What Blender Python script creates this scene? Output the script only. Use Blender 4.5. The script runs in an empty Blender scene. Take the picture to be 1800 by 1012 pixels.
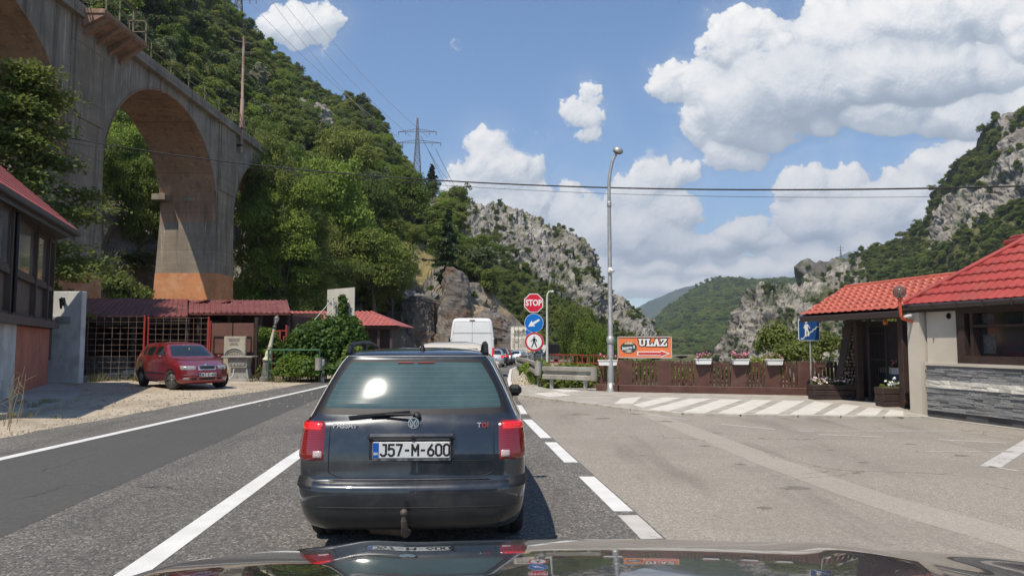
import bpy, bmesh, math, random
import numpy as np
from mathutils import Vector, Matrix, noise as mnoise

# ------------------------------------------------------------------ camera, sky, sun, exposure
sc = bpy.context.scene
COL = sc.collection
R = math.radians
F, CX, CY, H, TH = 1300.0, 900.0, 506.0, 1.55, R(4.13)
CT, ST = math.cos(TH), math.sin(TH)

def ray(px, py):
    x = (px - CX) / F; y = (CY - py) / F
    return Vector((x, CT - y * ST, ST + y * CT))
def at(px, py, d):
    r = ray(px, py); t = d / r.y
    return Vector((r.x * t, d, H + r.z * t))
def gnd(px, py, z=0.0):
    r = ray(px, py); t = (z - H) / r.z
    return Vector((r.x * t, r.y * t, z))
def proj(p):
    x, y, z = p[0], p[1], p[2] - H
    f = y * CT + z * ST
    return CX + F * x / f, CY - F * (z * CT - y * ST) / f

cam_data = bpy.data.cameras.new('camera'); cam = bpy.data.objects.new('camera', cam_data)
COL.objects.link(cam)
cam.location = (0, 0, H); cam.rotation_euler = (R(90) + TH, 0, 0)
cam_data.sensor_width = 36; cam_data.lens = F / 1800 * 36
cam_data.clip_start = 0.05; cam_data.clip_end = 30000
sc.camera = cam

SUN = Vector((-0.26, -0.41, 0.874)).normalized()
sun_el = math.asin(SUN.z); sun_az = math.atan2(SUN.x, SUN.y)
sl = bpy.data.lights.new('sun', 'SUN'); sun = bpy.data.objects.new('sun', sl); COL.objects.link(sun)
sl.energy = 4.7; sl.angle = R(0.53); sl.color = (1.0, 0.91, 0.78)
sun.rotation_euler = (-SUN).to_track_quat('-Z', 'Y').to_euler(); sun.location = (-20, -30, 60)

sc.view_settings.view_transform = 'Standard'
sc.view_settings.look = 'None'
sc.view_settings.exposure = 0.30
sc.view_settings.gamma = 1.0
sc.render.engine = 'CYCLES'
sc.cycles.max_bounces = 8
sc.cycles.transparent_max_bounces = 12
sc.cycles.sample_clamp_indirect = 6.0
sc.cycles.volume_bounces = 0
sc.cycles.use_denoising = True
try: sc.cycles.denoiser = 'OPENIMAGEDENOISE'
except Exception: pass

# node helpers -------------------------------------------------------------------------------
def lk(nt, a, b): nt.links.new(a, b)
def put(nt, sock, v):
    if v is None: return
    if isinstance(v, bpy.types.NodeSocket): nt.links.new(v, sock)
    else: sock.default_value = v
def MA(nt, op, a, b=None, c=None, clamp=False):
    n = nt.nodes.new('ShaderNodeMath'); n.operation = op; n.use_clamp = clamp
    for i, v in enumerate((a, b, c)): put(nt, n.inputs[i], v)
    return n.outputs[0]
def VM(nt, op, a, b=None, scale=None):
    n = nt.nodes.new('ShaderNodeVectorMath'); n.operation = op
    put(nt, n.inputs[0], a); put(nt, n.inputs[1], b)
    if scale is not None: put(nt, n.inputs['Scale'], scale)
    return n.outputs['Value'] if op in ('LENGTH', 'DOT_PRODUCT', 'DISTANCE') else n.outputs[0]
def NOISE(nt, vec, scale, detail=5, rough=0.55, dist=0.0, out='Fac'):
    n = nt.nodes.new('ShaderNodeTexNoise'); put(nt, n.inputs['Vector'], vec)
    n.inputs['Scale'].default_value = scale; n.inputs['Detail'].default_value = detail
    n.inputs['Roughness'].default_value = rough; n.inputs['Distortion'].default_value = dist
    return n.outputs[out]
def VORO(nt, vec, scale, feature='F1', out='Distance', rnd=1.0, detail=0):
    n = nt.nodes.new('ShaderNodeTexVoronoi'); n.feature = feature
    put(nt, n.inputs['Vector'], vec); n.inputs['Scale'].default_value = scale
    n.inputs['Randomness'].default_value = rnd
    if 'Detail' in n.inputs: n.inputs['Detail'].default_value = detail
    return n.outputs[out]
def RAMP(nt, fac, stops):
    n = nt.nodes.new('ShaderNodeValToRGB'); put(nt, n.inputs[0], fac)
    e = n.color_ramp.elements
    while len(e) < len(stops): e.new(0.5)
    for el, (p, c) in zip(e, stops):
        el.position = p
        el.color = (c, c, c, 1) if isinstance(c, (int, float)) else (c[0], c[1], c[2], 1)
    return n.outputs[0]
def MR(nt, v, a, b, c=0.0, d=1.0, smooth=True):
    n = nt.nodes.new('ShaderNodeMapRange'); n.interpolation_type = 'SMOOTHSTEP' if smooth else 'LINEAR'
    put(nt, n.inputs[0], v)
    for i, q in enumerate((a, b, c, d)): put(nt, n.inputs[i + 1], q)
    return n.outputs[0]
def c4(c): return (c[0], c[1], c[2], 1.0)
def MIX(nt, fac, a, b, blend='MIX'):
    n = nt.nodes.new('ShaderNodeMix'); n.data_type = 'RGBA'; n.blend_type = blend
    put(nt, n.inputs[0], fac)
    put(nt, n.inputs[6], a if isinstance(a, bpy.types.NodeSocket) else c4(a))
    put(nt, n.inputs[7], b if isinstance(b, bpy.types.NodeSocket) else c4(b))
    return n.outputs[2]

# ---- world: Nishita sky with cumulus clouds laid out by direction
W = bpy.data.worlds.new('World'); sc.world = W; W.use_nodes = True
nt = W.node_tree; nt.nodes.clear()
sky = nt.nodes.new('ShaderNodeTexSky'); sky.sky_type = 'NISHITA'; sky.sun_disc = False
sky.sun_elevation = sun_el; sky.sun_rotation = sun_az % (2 * math.pi)
sky.altitude = 900; sky.air_density = 1.0; sky.dust_density = 0.3; sky.ozone_density = 1.6

CLOUDS = [  # px, py, rx, ry, strength
 (522,45,82,46,1.0),(565,42,42,38,1.0),(480,58,40,34,.8),
 (862,262,46,52,1.1),(848,310,58,60,1.1),(895,320,62,62,1.1),(940,345,48,44,1.0),(820,345,40,50,.9),(905,390,90,70,1.1),
 (1003,350,34,34,.9),(1010,390,70,60,1.0),(1050,420,90,70,1.0),
 (1150,318,54,48,1.05),(1192,305,34,34,1.0),(1118,345,58,50,1.0),(1180,375,58,46,1.0),(1110,410,90,55,1.0),(1170,440,90,45,.9),(1060,470,80,60,.9),
 (1150,478,85,24,.9),(1110,505,90,26,.9),(1210,475,60,22,.8),
 (1018,200,44,34,.9),(1030,232,28,26,.8),(1040,165,22,26,.8),
 (930,226,36,22,.55),(800,72,22,28,.34),(782,112,24,40,.2),(1130,250,20,12,.3),
 (1180,145,50,42,1.0),(1250,150,66,60,1.1),(1295,85,70,66,1.1),(1345,60,66,46,1.0),(1245,215,50,60,1.0),
 (1330,190,120,95,1.3),(1420,150,150,95,1.4),(1500,70,130,80,1.3),(1600,40,150,80,1.3),(1720,20,110,66,1.2),(1590,130,190,85,1.3),
 (1740,130,130,60,1.1),(1560,195,140,46,1.0),(1285,270,66,40,.8),(1700,205,130,50,1.0),(1810,200,120,70,1.0),(1860,60,140,120,1.1),
 (1420,330,68,46,1.05),(1485,335,58,46,1.05),(1440,385,95,52,1.0),(1520,395,95,70,1.0),
 (1600,350,90,60,1.0),(1660,300,80,50,1.0),(1710,270,70,40,1.0),(1640,380,90,60,.9),
 (1310,410,76,32,1.0),(1262,432,66,32,.95),(1355,430,66,32,.9),(1220,450,60,30,.8),
 (1330,480,140,26,.85),(1230,505,130,18,.75),(1440,460,110,40,.9),(1360,515,150,20,.7),(1560,440,120,40,.9),
]
SHADE = [ # grey undersides
 (1340,215,130,70,1.0),(1450,185,150,55,1.0),(1290,265,60,30,.6),(1400,120,90,50,.6),(1580,165,150,40,.7),(1700,120,140,40,.45),(1600,90,120,30,.4),
 (1150,445,110,34,1.0),(1090,440,60,30,.6),(1340,450,110,22,.8),(900,350,40,60,.35),(1440,425,100,24,.6),(1740,200,90,30,.5),(530,70,60,18,.35),(1260,460,70,20,.5),(1180,340,40,30,.3),(1230,250,40,30,.4),(1560,410,80,30,.45),
]
def cloud_map(Wd=1760, Hd=640, u0=-0.80, u1=0.88, v0=-0.03, v1=0.58):
    """cumulus field computed on a grid of sky directions: returns coverage alpha and brightness"""
    rng = np.random.default_rng(11)
    U, V = np.meshgrid(np.linspace(u0, u1, Wd), np.linspace(v0, v1, Hd))
    def perlin(scale, ox=0.0, oy=0.0):
        x = (U + ox) * scale + 50; y = (V + oy) * scale + 50
        g = rng.normal(size=(512, 512, 2)); g /= np.linalg.norm(g, axis=2, keepdims=True)
        xi = np.floor(x).astype(int); yi = np.floor(y).astype(int); xf = x - xi; yf = y - yi
        def dot(a, b):
            q = g[(yi + b) % 512, (xi + a) % 512]; return q[..., 0] * (xf - a) + q[..., 1] * (yf - b)
        sx = xf * xf * xf * (xf * (xf * 6 - 15) + 10); sy = yf * yf * yf * (yf * (yf * 6 - 15) + 10)
        n0 = dot(0, 0) * (1 - sx) + dot(1, 0) * sx; n1 = dot(0, 1) * (1 - sx) + dot(1, 1) * sx
        return (n0 * (1 - sy) + n1 * sy) * 1.5
    wu = perlin(22) * .010 + perlin(50) * .004; wv = perlin(22) * .010 + perlin(50) * .004
    def cover(blobs, du, dv, p):
        acc = np.full(U.shape, -1.5)
        for (px, py, rx, ry, a) in blobs:
            r = ray(px, py); cu, cv = r.x / r.y, r.z / r.y
            L = (np.abs((U + du - cu) * F / rx) ** 2 + np.abs((V + dv - cv) * F / ry) ** 2)
            acc = np.maximum(acc, a * (1 - L ** p))
        return acc
    cov = np.clip(cover(CLOUDS, wu, wv, .75), -1.5, 1.3)
    fb = sum(perlin(s) * k for s, k in ((14, .5), (28, .42), (56, .30), (112, .2), (224, .13), (448, .07)))
    bil = sum((0.30 - np.abs(perlin(s))) * k for s, k in ((24, .9), (48, .75), (96, .55), (190, .34), (380, .16)))
    D = cov + .55 * fb + .62 * bil
    wispy = np.clip(-cover([(930,226,60,40,1),(800,75,60,60,1),(1130,250,40,30,1),(782,112,50,60,1)], 0, 0, .5), 0, 1)
    soft = 0.34 + .35 * np.clip(cover(SHADE, 0, 0, .5), 0, 1) + .5 * (1 - np.minimum(1, wispy * 3))
    al = np.clip((D - .02) / soft, 0, 1); al = al * al * (3 - 2 * al)
    def blur(a, n):
        for ax in (0, 1):
            c = np.cumsum(np.pad(a, [(n + 1, n) if i == ax else (0, 0) for i in (0, 1)], mode='edge'), axis=ax)
            a = (np.take(c, range(2 * n + 1, c.shape[ax]), ax) - np.take(c, range(0, c.shape[ax] - 2 * n - 1), ax)) / (2 * n + 1)
        return a
    # cauliflower relief: spheres on spheres
    sx_ = (Wd - 1) / (u1 - u0); sy_ = (Hd - 1) / (v1 - v0); K = sx_ / F
    hh = np.zeros_like(U); gyy, gxx = np.mgrid[0:Hd, 0:Wd]
    px_ = gxx + wu * sx_ * .9; py_ = gyy + wv * sy_ * .9
    def stamp(cx, cy, cz, r, flat=1.0):
        ry = r * flat
        x0, x1 = int(max(0, cx - r - 25)), int(min(Wd, cx + r + 26)); y0, y1 = int(max(0, cy - ry - 25)), int(min(Hd, cy + ry + 26))
        if x1 <= x0 or y1 <= y0: return
        q = 1 - ((px_[y0:y1, x0:x1] - cx) / r) ** 2 - ((py_[y0:y1, x0:x1] - cy) / ry) ** 2
        w = hh[y0:y1, x0:x1]; np.maximum(w, np.where(q > 0, cz + r * np.sqrt(np.clip(q, 0, None)), 0), out=w)
    for (px, py, rx, ry, a) in CLOUDS:
        if a < .6: continue
        r0 = ray(px, py); cx = (r0.x / r0.y - u0) * sx_; cy = (r0.z / r0.y - v0) * sy_
        RX, RY = rx * K * .95, ry * K * .95 * sy_ / sx_
        stamp(cx, cy, 0, RX, RY / RX)
        for i in range(16):
            an = rng.uniform(-.5, math.pi + .5); el = rng.uniform(.0, 1.2)
            r1 = rng.uniform(.28, .5) * min(RX, RY)
            c1 = (cx + math.cos(an) * math.cos(el) * RX * .8, cy + math.sin(an) * math.cos(el) * RY * .8, math.sin(el) * min(RX, RY) * .75)
            stamp(*c1, r1)
            for j in range(8):
                an2 = rng.uniform(-.6, math.pi + .6); el2 = rng.uniform(.0, 1.2); r2 = rng.uniform(.28, .5) * r1
                c2 = (c1[0] + math.cos(an2) * math.cos(el2) * r1 * .85, c1[1] + math.sin(an2) * math.cos(el2) * r1 * .85, c1[2] + math.sin(el2) * r1 * .8)
                stamp(*c2, r2)
    fbh = sum(perlin(s) * k for s, k in ((70, .34), (140, .34), (280, .30), (560, .22)))
    D = D * .62 + np.clip(hh / 30, 0, 1) * .62 - .30 + (.22 * fb + .46 * fbh) * np.clip(1.4 - hh / 30, 0, 1)
    al = np.clip((D - .02) / soft, 0, 1); al = al * al * (3 - 2 * al)
    shade = np.clip(cover(SHADE, wu * 2.0, wv * 2.0, .6), 0, 1)
    shade = blur(shade, 6) * np.clip(.85 + .35 * fb, .3, 1.2)
    veil = np.clip(blur(blur(al, 26), 26) * .40 * (.7 + .8 * fb + .3 * fbh), 0, .30)
    al = np.maximum(al, veil)
    hs_ = blur(hh, 2) * .40 + blur(hh, 8) * .50 + 2.2 * blur(fb, 1) + 1.5 * blur(fbh, 1)
    gx = np.gradient(hs_, axis=1); gy = np.gradient(hs_, axis=0)
    nl = 1 / np.sqrt(gx * gx + gy * gy + 1)
    lamb = np.clip((-gx * -.30 + -gy * .62 + .72) * nl, -.2, 1)
    ao = np.clip((hh - blur(hh, 24)) / 40, -.6, .4)
    lit = .29 + .47 * lamb + .36 * ao + .12 * fb + .06 * fbh
    lit = lit - .44 * shade * np.clip(1.15 - .9 * np.clip(ao, 0, 1) * 2, .2, 1.1)
    img = np.zeros((Hd, Wd, 4), np.float32)
    img[..., 0] = np.clip(lit, 0, 1); img[..., 1] = al; img[..., 2] = 0; img[..., 3] = 1
    im = bpy.data.images.new('cloud_field', Wd, Hd, float_buffer=True, is_data=True)
    im.pixels.foreach_set(img.ravel()); im.update()
    return im, (u0, u1, v0, v1)
cimg, (u0, u1, v0, v1) = cloud_map()
tc = nt.nodes.new('ShaderNodeTexCoord')
sep = nt.nodes.new('ShaderNodeSeparateXYZ'); lk(nt, tc.outputs['Generated'], sep.inputs[0])
ymax = MA(nt, 'MAXIMUM', sep.outputs[1], 0.05)
comb = nt.nodes.new('ShaderNodeCombineXYZ')
uu = MA(nt, 'DIVIDE', sep.outputs[0], ymax); vv = MA(nt, 'DIVIDE', sep.outputs[2], ymax)
lk(nt, MR(nt, uu, u0, u1, 0, 1, False), comb.inputs[0]); lk(nt, MR(nt, vv, v0, v1, 0, 1, False), comb.inputs[1])
ti = nt.nodes.new('ShaderNodeTexImage'); ti.image = cimg; ti.extension = 'EXTEND'; ti.interpolation = 'Linear'
lk(nt, comb.outputs[0], ti.inputs[0])
sp = nt.nodes.new('ShaderNodeSeparateColor'); lk(nt, ti.outputs[0], sp.inputs[0])
edge = MA(nt, 'MULTIPLY', MR(nt, MA(nt, 'ABSOLUTE', MA(nt, 'SUBTRACT', uu, (u0 + u1) / 2)), (u1 - u0) / 2, (u1 - u0) / 2 - .08),
          MR(nt, vv, v1, v1 - .08))
alpha = MA(nt, 'MULTIPLY', MA(nt, 'MULTIPLY', sp.outputs[1], edge), MR(nt, sep.outputs[1], 0.06, 0.2))
ccol = RAMP(nt, sp.outputs[0], [(0.0, (.30, .36, .43)), (0.35, (.48, .53, .59)), (0.65, (.78, .79, .80)), (0.9, (1.0, .97, .93))])
bg1 = nt.nodes.new('ShaderNodeBackground'); bg1.inputs[1].default_value = 0.128
hs = nt.nodes.new('ShaderNodeHueSaturation'); hs.inputs['Saturation'].default_value = 1.2; hs.inputs['Value'].default_value = 1.0
lk(nt, sky.outputs[0], hs.inputs['Color']); 
hz = MR(nt, sep.outputs[2], 0.16, -0.02)
lk(nt, MIX(nt, MA(nt, 'MULTIPLY', hz, .8), hs.outputs[0], (5.4, 6.7, 7.8)), bg1.inputs[0])
ccol = MIX(nt, MA(nt, 'MULTIPLY', MR(nt, sep.outputs[2], 0.17, 0.03), .36), ccol, (.74, .81, .87))
bg2 = nt.nodes.new('ShaderNodeBackground'); lk(nt, ccol, bg2.inputs[0]); bg2.inputs[1].default_value = 0.95
mx = nt.nodes.new('ShaderNodeMixShader'); lk(nt, alpha, mx.inputs[0]); lk(nt, bg1.outputs[0], mx.inputs[1]); lk(nt, bg2.outputs[0], mx.inputs[2])
wo = nt.nodes.new('ShaderNodeOutputWorld'); lk(nt, mx.outputs[0], wo.inputs[0])

# ------------------------------------------------------------------ object and mesh helpers
def tag(o, label, cat, group=None, kind=None):
    if label: o['label'] = label
    if cat: o['category'] = cat
    if group: o['group'] = group
    if kind: o['kind'] = kind
    return o
def thing(name, loc=(0, 0, 0), label=None, cat=None, group=None, rz=0.0):
    o = bpy.data.objects.new(name, None); COL.objects.link(o)
    o.location = loc; o.rotation_euler = (0, 0, rz); o.empty_display_size = 0.2
    return tag(o, label, cat, group)
def copy_tree(o, parent=None):
    c = o.copy(); COL.objects.link(c)
    if parent is not None:
        c.parent = parent
    for ch in list(o.children): copy_tree(ch, c)
    return c
def face_mat(loc, yaw=0.0):
    """local x right, y up, z towards the viewer side (-Y at yaw 0)"""
    return Matrix.Translation(loc) @ Matrix.Rotation(yaw, 4, 'Z') @ Matrix(((1, 0, 0, 0), (0, 0, -1, 0), (0, 1, 0, 0), (0, 0, 0, 1)))

class MB:
    """collects shapes and links them as one mesh object"""
    def __init__(s): s.v = []; s.f = []; s.m = []; s.sm = []; s.M = None; s.mi = 0; s.smooth = False
    def add(s, vs, fs, M=None, smooth=None):
        n = len(s.v); sm = s.smooth if smooth is None else smooth
        for p in vs:
            p = Vector(p)
            if M is not None: p = M @ p
            if s.M is not None: p = s.M @ p
            s.v.append(p)
        for f in fs: s.f.append([i + n for i in f]); s.m.append(s.mi); s.sm.append(sm)
        return s
    def box(s, c, d, M=None, ch=0.0):
        x, y, z = d[0] / 2, d[1] / 2, d[2] / 2
        cx, cy, cz = c
        if ch <= 0:
            vs = [(cx + a * x, cy + b * y, cz + e * z) for e in (-1, 1) for b in (-1, 1) for a in (-1, 1)]
            fs = [(0, 2, 3, 1), (4, 5, 7, 6), (0, 1, 5, 4), (2, 6, 7, 3), (0, 4, 6, 2), (1, 3, 7, 5)]
            return s.add(vs, fs, M, False)
        bm = bmesh.new(); bmesh.ops.create_cube(bm, size=1)
        for v in bm.verts: v.co = Vector((v.co.x * d[0], v.co.y * d[1], v.co.z * d[2]))
        bmesh.ops.bevel(bm, geom=list(bm.edges), offset=min(ch, .45 * min(d)), segments=1, affect='EDGES')
        bm.verts.index_update()
        s.add([v.co + Vector(c) for v in bm.verts], [[v.index for v in f.verts] for f in bm.faces], M, False); bm.free()
        return s
    def beam(s, p, q, w, h=None, ch=0.0, up=(0, 0, 1)):
        p, q = Vector(p), Vector(q); h = h or w; d = q - p; L = d.length
        if L < 1e-6: return s
        z = d / L; u = Vector(up)
        if abs(z.dot(u)) > .99: u = Vector((0, 1, 0))
        x = u.cross(z).normalized(); y = z.cross(x)
        M = Matrix(((x.x, y.x, z.x, (p.x + q.x) / 2), (x.y, y.y, z.y, (p.y + q.y) / 2), (x.z, y.z, z.z, (p.z + q.z) / 2), (0, 0, 0, 1)))
        return s.box((0, 0, 0), (w, h, L), M, ch)
    def tube(s, pts, r, n=8, cap=True, smooth=True):
        pts = [Vector(p) for p in pts]; rs = r if isinstance(r, (list, tuple)) else [r] * len(pts)
        vs = []; fs = []; prev = None
        for i, p in enumerate(pts):
            t = (pts[min(i + 1, len(pts) - 1)] - pts[max(i - 1, 0)]).normalized()
            a = prev if prev is not None else (Vector((0, 0, 1)) if abs(t.z) < .9 else Vector((1, 0, 0)))
            x = (a - t * a.dot(t)).normalized(); y = t.cross(x); prev = x
            for k in range(n):
                an = 2 * math.pi * k / n; vs.append(p + (x * math.cos(an) + y * math.sin(an)) * rs[i])
        for i in range(len(pts) - 1):
            for k in range(n):
                k2 = (k + 1) % n; fs.append((i * n + k, i * n + k2, (i + 1) * n + k2, (i + 1) * n + k))
        s.add(vs, fs, None, smooth)
        if cap:
            s.add([vs[k] for k in range(n)], [tuple(range(n - 1, -1, -1))], None, False)
            s.add([vs[-n + k] for k in range(n)], [tuple(range(n))], None, False)
        return s
    def lathe(s, prof, n=20, M=None, smooth=True, closed=False):
        """prof: (radius, z) pairs about local Z"""
        vs = [(r * math.cos(2 * math.pi * k / n), r * math.sin(2 * math.pi * k / n), z) for r, z in prof for k in range(n)]
        fs = []; m = len(prof)
        for i in range(m if closed else m - 1):
            j = (i + 1) % m
            for k in range(n):
                k2 = (k + 1) % n; fs.append((i * n + k, i * n + k2, j * n + k2, j * n + k))
        if not closed:
            if prof[0][0] > 1e-5: fs.append(tuple(range(n - 1, -1, -1)))
            if prof[-1][0] > 1e-5: fs.append(tuple((m - 1) * n + k for k in range(n)))
        return s.add(vs, fs, M, smooth)
    def poly(s, pts, depth, M=None, z0=0.0):
        """2-D outline (ccw) extruded along local z from z0 to z0+depth"""
        n = len(pts); vs = [(p[0], p[1], z0) for p in pts] + [(p[0], p[1], z0 + depth) for p in pts]
        fs = [tuple(range(n - 1, -1, -1)), tuple(range(n, 2 * n))] + [(i, (i + 1) % n, n + (i + 1) % n, n + i) for i in range(n)]
        return s.add(vs, fs, M, False)
    def grid(s, fn, nu, nv, smooth=True, flip=False):
        vs = [fn(i / (nu - 1), j / (nv - 1)) for j in range(nv) for i in range(nu)]
        fs = [(j * nu + i, j * nu + i + 1, (j + 1) * nu + i + 1, (j + 1) * nu + i) for j in range(nv - 1) for i in range(nu - 1)]
        if flip: fs = [f[::-1] for f in fs]
        return s.add(vs, fs, None, smooth)
    def quad(s, a, b, c, d): return s.add([a, b, c, d], [(0, 1, 2, 3)], None, False)
    def text(s, txt, size, M, depth=.004, bold=0.0, align='CENTER', xs=1.0):
        cu = bpy.data.curves.new('lettering', 'FONT'); cu.body = txt; cu.size = size; cu.extrude = depth / 2; cu.offset = bold
        cu.align_x = align; cu.align_y = 'CENTER'; cu.resolution_u = 3
        o = bpy.data.objects.new('lettering', cu); me = bpy.data.meshes.new_from_object(o)
        s.add([(v.co.x * xs, v.co.y, v.co.z + depth / 2) for v in me.vertices], [list(p.vertices) for p in me.polygons], M, False)
        bpy.data.objects.remove(o); bpy.data.curves.remove(cu); bpy.data.meshes.remove(me)
        return s
    def build(s, name, mats, parent=None, world=True, recalc=False):
        me = bpy.data.meshes.new(name)
        off = parent_origin(parent) if (parent is not None and world) else Vector((0, 0, 0))
        me.from_pydata([p - off for p in s.v], [], s.f)
        for m in (mats if isinstance(mats, (list, tuple)) else [mats]): me.materials.append(m)
        me.polygons.foreach_set('material_index', s.m); me.polygons.foreach_set('use_smooth', s.sm)
        if recalc:
            bm = bmesh.new(); bm.from_mesh(me); bmesh.ops.recalc_face_normals(bm, faces=bm.faces); bm.to_mesh(me); bm.free()
        me.update()
        o = bpy.data.objects.new(name, me); COL.objects.link(o)
        if parent is not None: o.parent = parent
        return o
def parent_origin(p):
    v = Vector((0, 0, 0))
    while p is not None: v += p.location; p = p.parent
    return v
def raw_mesh(name, verts, faces_flat, k, mats, smooth=False, parent=None):
    """numpy verts (n,3), faces (m,k)"""
    me = bpy.data.meshes.new(name); n = len(verts); m = len(faces_flat)
    me.vertices.add(n); me.vertices.foreach_set('co', np.asarray(verts, np.float32).ravel())
    me.loops.add(m * k); me.loops.foreach_set('vertex_index', np.asarray(faces_flat, np.int32).ravel())
    me.polygons.add(m); me.polygons.foreach_set('loop_start', np.arange(0, m * k, k, dtype=np.int32))
    me.polygons.foreach_set('loop_total', np.full(m, k, np.int32)); me.polygons.foreach_set('use_smooth', np.full(m, smooth))
    me.update(); me.validate()
    for mt in (mats if isinstance(mats, (list, tuple)) else [mats]): me.materials.append(mt)
    o = bpy.data.objects.new(name, me); COL.objects.link(o)
    if parent is not None: o.parent = parent
    return o

# ------------------------------------------------------------------ materials
def base_mat(name):
    m = bpy.data.materials.new(name); m.use_nodes = True; t = m.node_tree; t.nodes.clear()
    o = t.nodes.new('ShaderNodeOutputMaterial'); b = t.nodes.new('ShaderNodeBsdfPrincipled'); t.links.new(b.outputs[0], o.inputs[0])
    return m, t, b
def POS(t): return t.nodes.new('ShaderNodeNewGeometry').outputs['Position']
def RPI(t): return t.nodes.new('ShaderNodeNewGeometry').outputs['Random Per Island']
def BUMP(t, b, h, strength=.3, dist=.02):
    n = t.nodes.new('ShaderNodeBump'); n.inputs['Strength'].default_value = strength; n.inputs['Distance'].default_value = dist
    put(t, n.inputs['Height'], h); t.links.new(n.outputs[0], b.inputs['Normal']); return n
def mat(name, c1, c2=None, scale=2.0, rough=.7, metal=0.0, spec=.4, coat=0.0, crough=.05, bump=0.0, bscale=30, bdist=.01,
        island=0.0, stain=None, sscale=.6, samt=.5, stretch=None, emit=None, estr=0.0, detail=6, rvar=0.0):
    m, t, b = base_mat(name); p = POS(t)
    if stretch: p = VM(t, 'MULTIPLY', p, stretch)
    col = c4(c1)
    cs = None
    if c2: cs = MIX(t, MR(t, NOISE(t, p, scale, detail, .62), .35, .65), c1, c2)
    if stain: cs = MIX(t, MA(t, 'MULTIPLY', MR(t, NOISE(t, p, sscale, 8, .65), .48, .66), samt), cs or c1, stain)
    if island:
        k = MA(t, 'MULTIPLY_ADD', RPI(t), 2 * island, 1 - island)
        h = t.nodes.new('ShaderNodeHueSaturation'); put(t, h.inputs['Value'], k); put(t, h.inputs['Color'], cs or col); cs = h.outputs[0]
    put(t, b.inputs['Base Color'], cs or col)
    b.inputs['Roughness'].default_value = rough; b.inputs['Metallic'].default_value = metal; b.inputs['Specular IOR Level'].default_value = spec
    if rvar: put(t, b.inputs['Roughness'], MR(t, NOISE(t, p, scale * 2, 5), .3, .7, rough - rvar, rough + rvar))
    b.inputs['Coat Weight'].default_value = coat; b.inputs['Coat Roughness'].default_value = crough
    if bump: BUMP(t, b, NOISE(t, p, bscale, 5, .6), bump, bdist)
    if emit: b.inputs['Emission Color'].default_value = c4(emit); b.inputs['Emission Strength'].default_value = estr
    return m
def leaf_mat(name, lo, hi, alt=None, trans=.35):
    m, t, b = base_mat(name); r = RPI(t)
    oi = t.nodes.new('ShaderNodeObjectInfo').outputs['Random']
    c = MIX(t, r, lo, hi)
    if alt: c = MIX(t, MR(t, oi, .1, .9, 0, .8), c, alt)
    h = t.nodes.new('ShaderNodeHueSaturation'); put(t, h.inputs['Value'], MR(t, oi, 0, 1, .72, 1.25, False)); put(t, h.inputs['Color'], c); c = h.outputs[0]
    put(t, b.inputs['Base Color'], c); b.inputs['Roughness'].default_value = .55; b.inputs['Specular IOR Level'].default_value = .25
    tr = t.nodes.new('ShaderNodeBsdfTranslucent'); put(t, tr.inputs[0], MIX(t, .5, c, (.16, .22, .03), 'MIX'))
    mx = t.nodes.new('ShaderNodeMixShader'); mx.inputs[0].default_value = trans
    o = [n for n in t.nodes if n.type == 'OUTPUT_MATERIAL'][0]
    t.links.new(b.outputs[0], mx.inputs[1]); t.links.new(tr.outputs[0], mx.inputs[2]); t.links.new(mx.outputs[0], o.inputs[0])
    return m
def asphalt(name, dark, light, speck, amt, grime=None, bumps=.5, cell=70, wear=.25):
    m, t, b = base_mat(name); p = POS(t)
    v = VORO(t, p, cell, out='Color'); sp = t.nodes.new('ShaderNodeSeparateColor'); t.links.new(v, sp.inputs[0])
    n1 = NOISE(t, p, .5, 7, .62); n2 = NOISE(t, p, 14, 5, .7)
    c = MIX(t, MR(t, sp.outputs[0], 0, 1, 0, 1, False), dark, light)
    c = MIX(t, MR(t, sp.outputs[1], 1 - amt, 1.0), c, speck)
    c = MIX(t, MA(t, 'MULTIPLY', MR(t, n1, .42, .62), wear), c, dark)
    c = MIX(t, MA(t, 'MULTIPLY', MR(t, n2, .4, .7), .35), c, MIX(t, .5, light, speck))
    if grime:
        g = NOISE(t, VM(t, 'MULTIPLY', p, (.9, .12, 1)), 1.3, 6, .6)
        c = MIX(t, MA(t, 'MULTIPLY', MR(t, g, .5, .68), .4), c, grime)
    ck = VORO(t, VM(t, 'ADD', p, VM(t, 'SCALE', NOISE(t, p, 1.6, 5, out='Color'), scale=.55)), .30, 'DISTANCE_TO_EDGE')
    ck = MA(t, 'MULTIPLY', MR(t, ck, .0045, .0015), MR(t, NOISE(t, p, .35, 3), .50, .60))
    c = MIX(t, MA(t, 'MULTIPLY', ck, .7), c, [q * .45 for q in dark])
    put(t, b.inputs['Base Color'], c); b.inputs['Roughness'].default_value = .86; b.inputs['Specular IOR Level'].default_value = .3
    BUMP(t, b, MA(t, 'ADD', MA(t, 'MULTIPLY', VORO(t, p, cell), -1), n2), bumps, .012)
    return m

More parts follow.
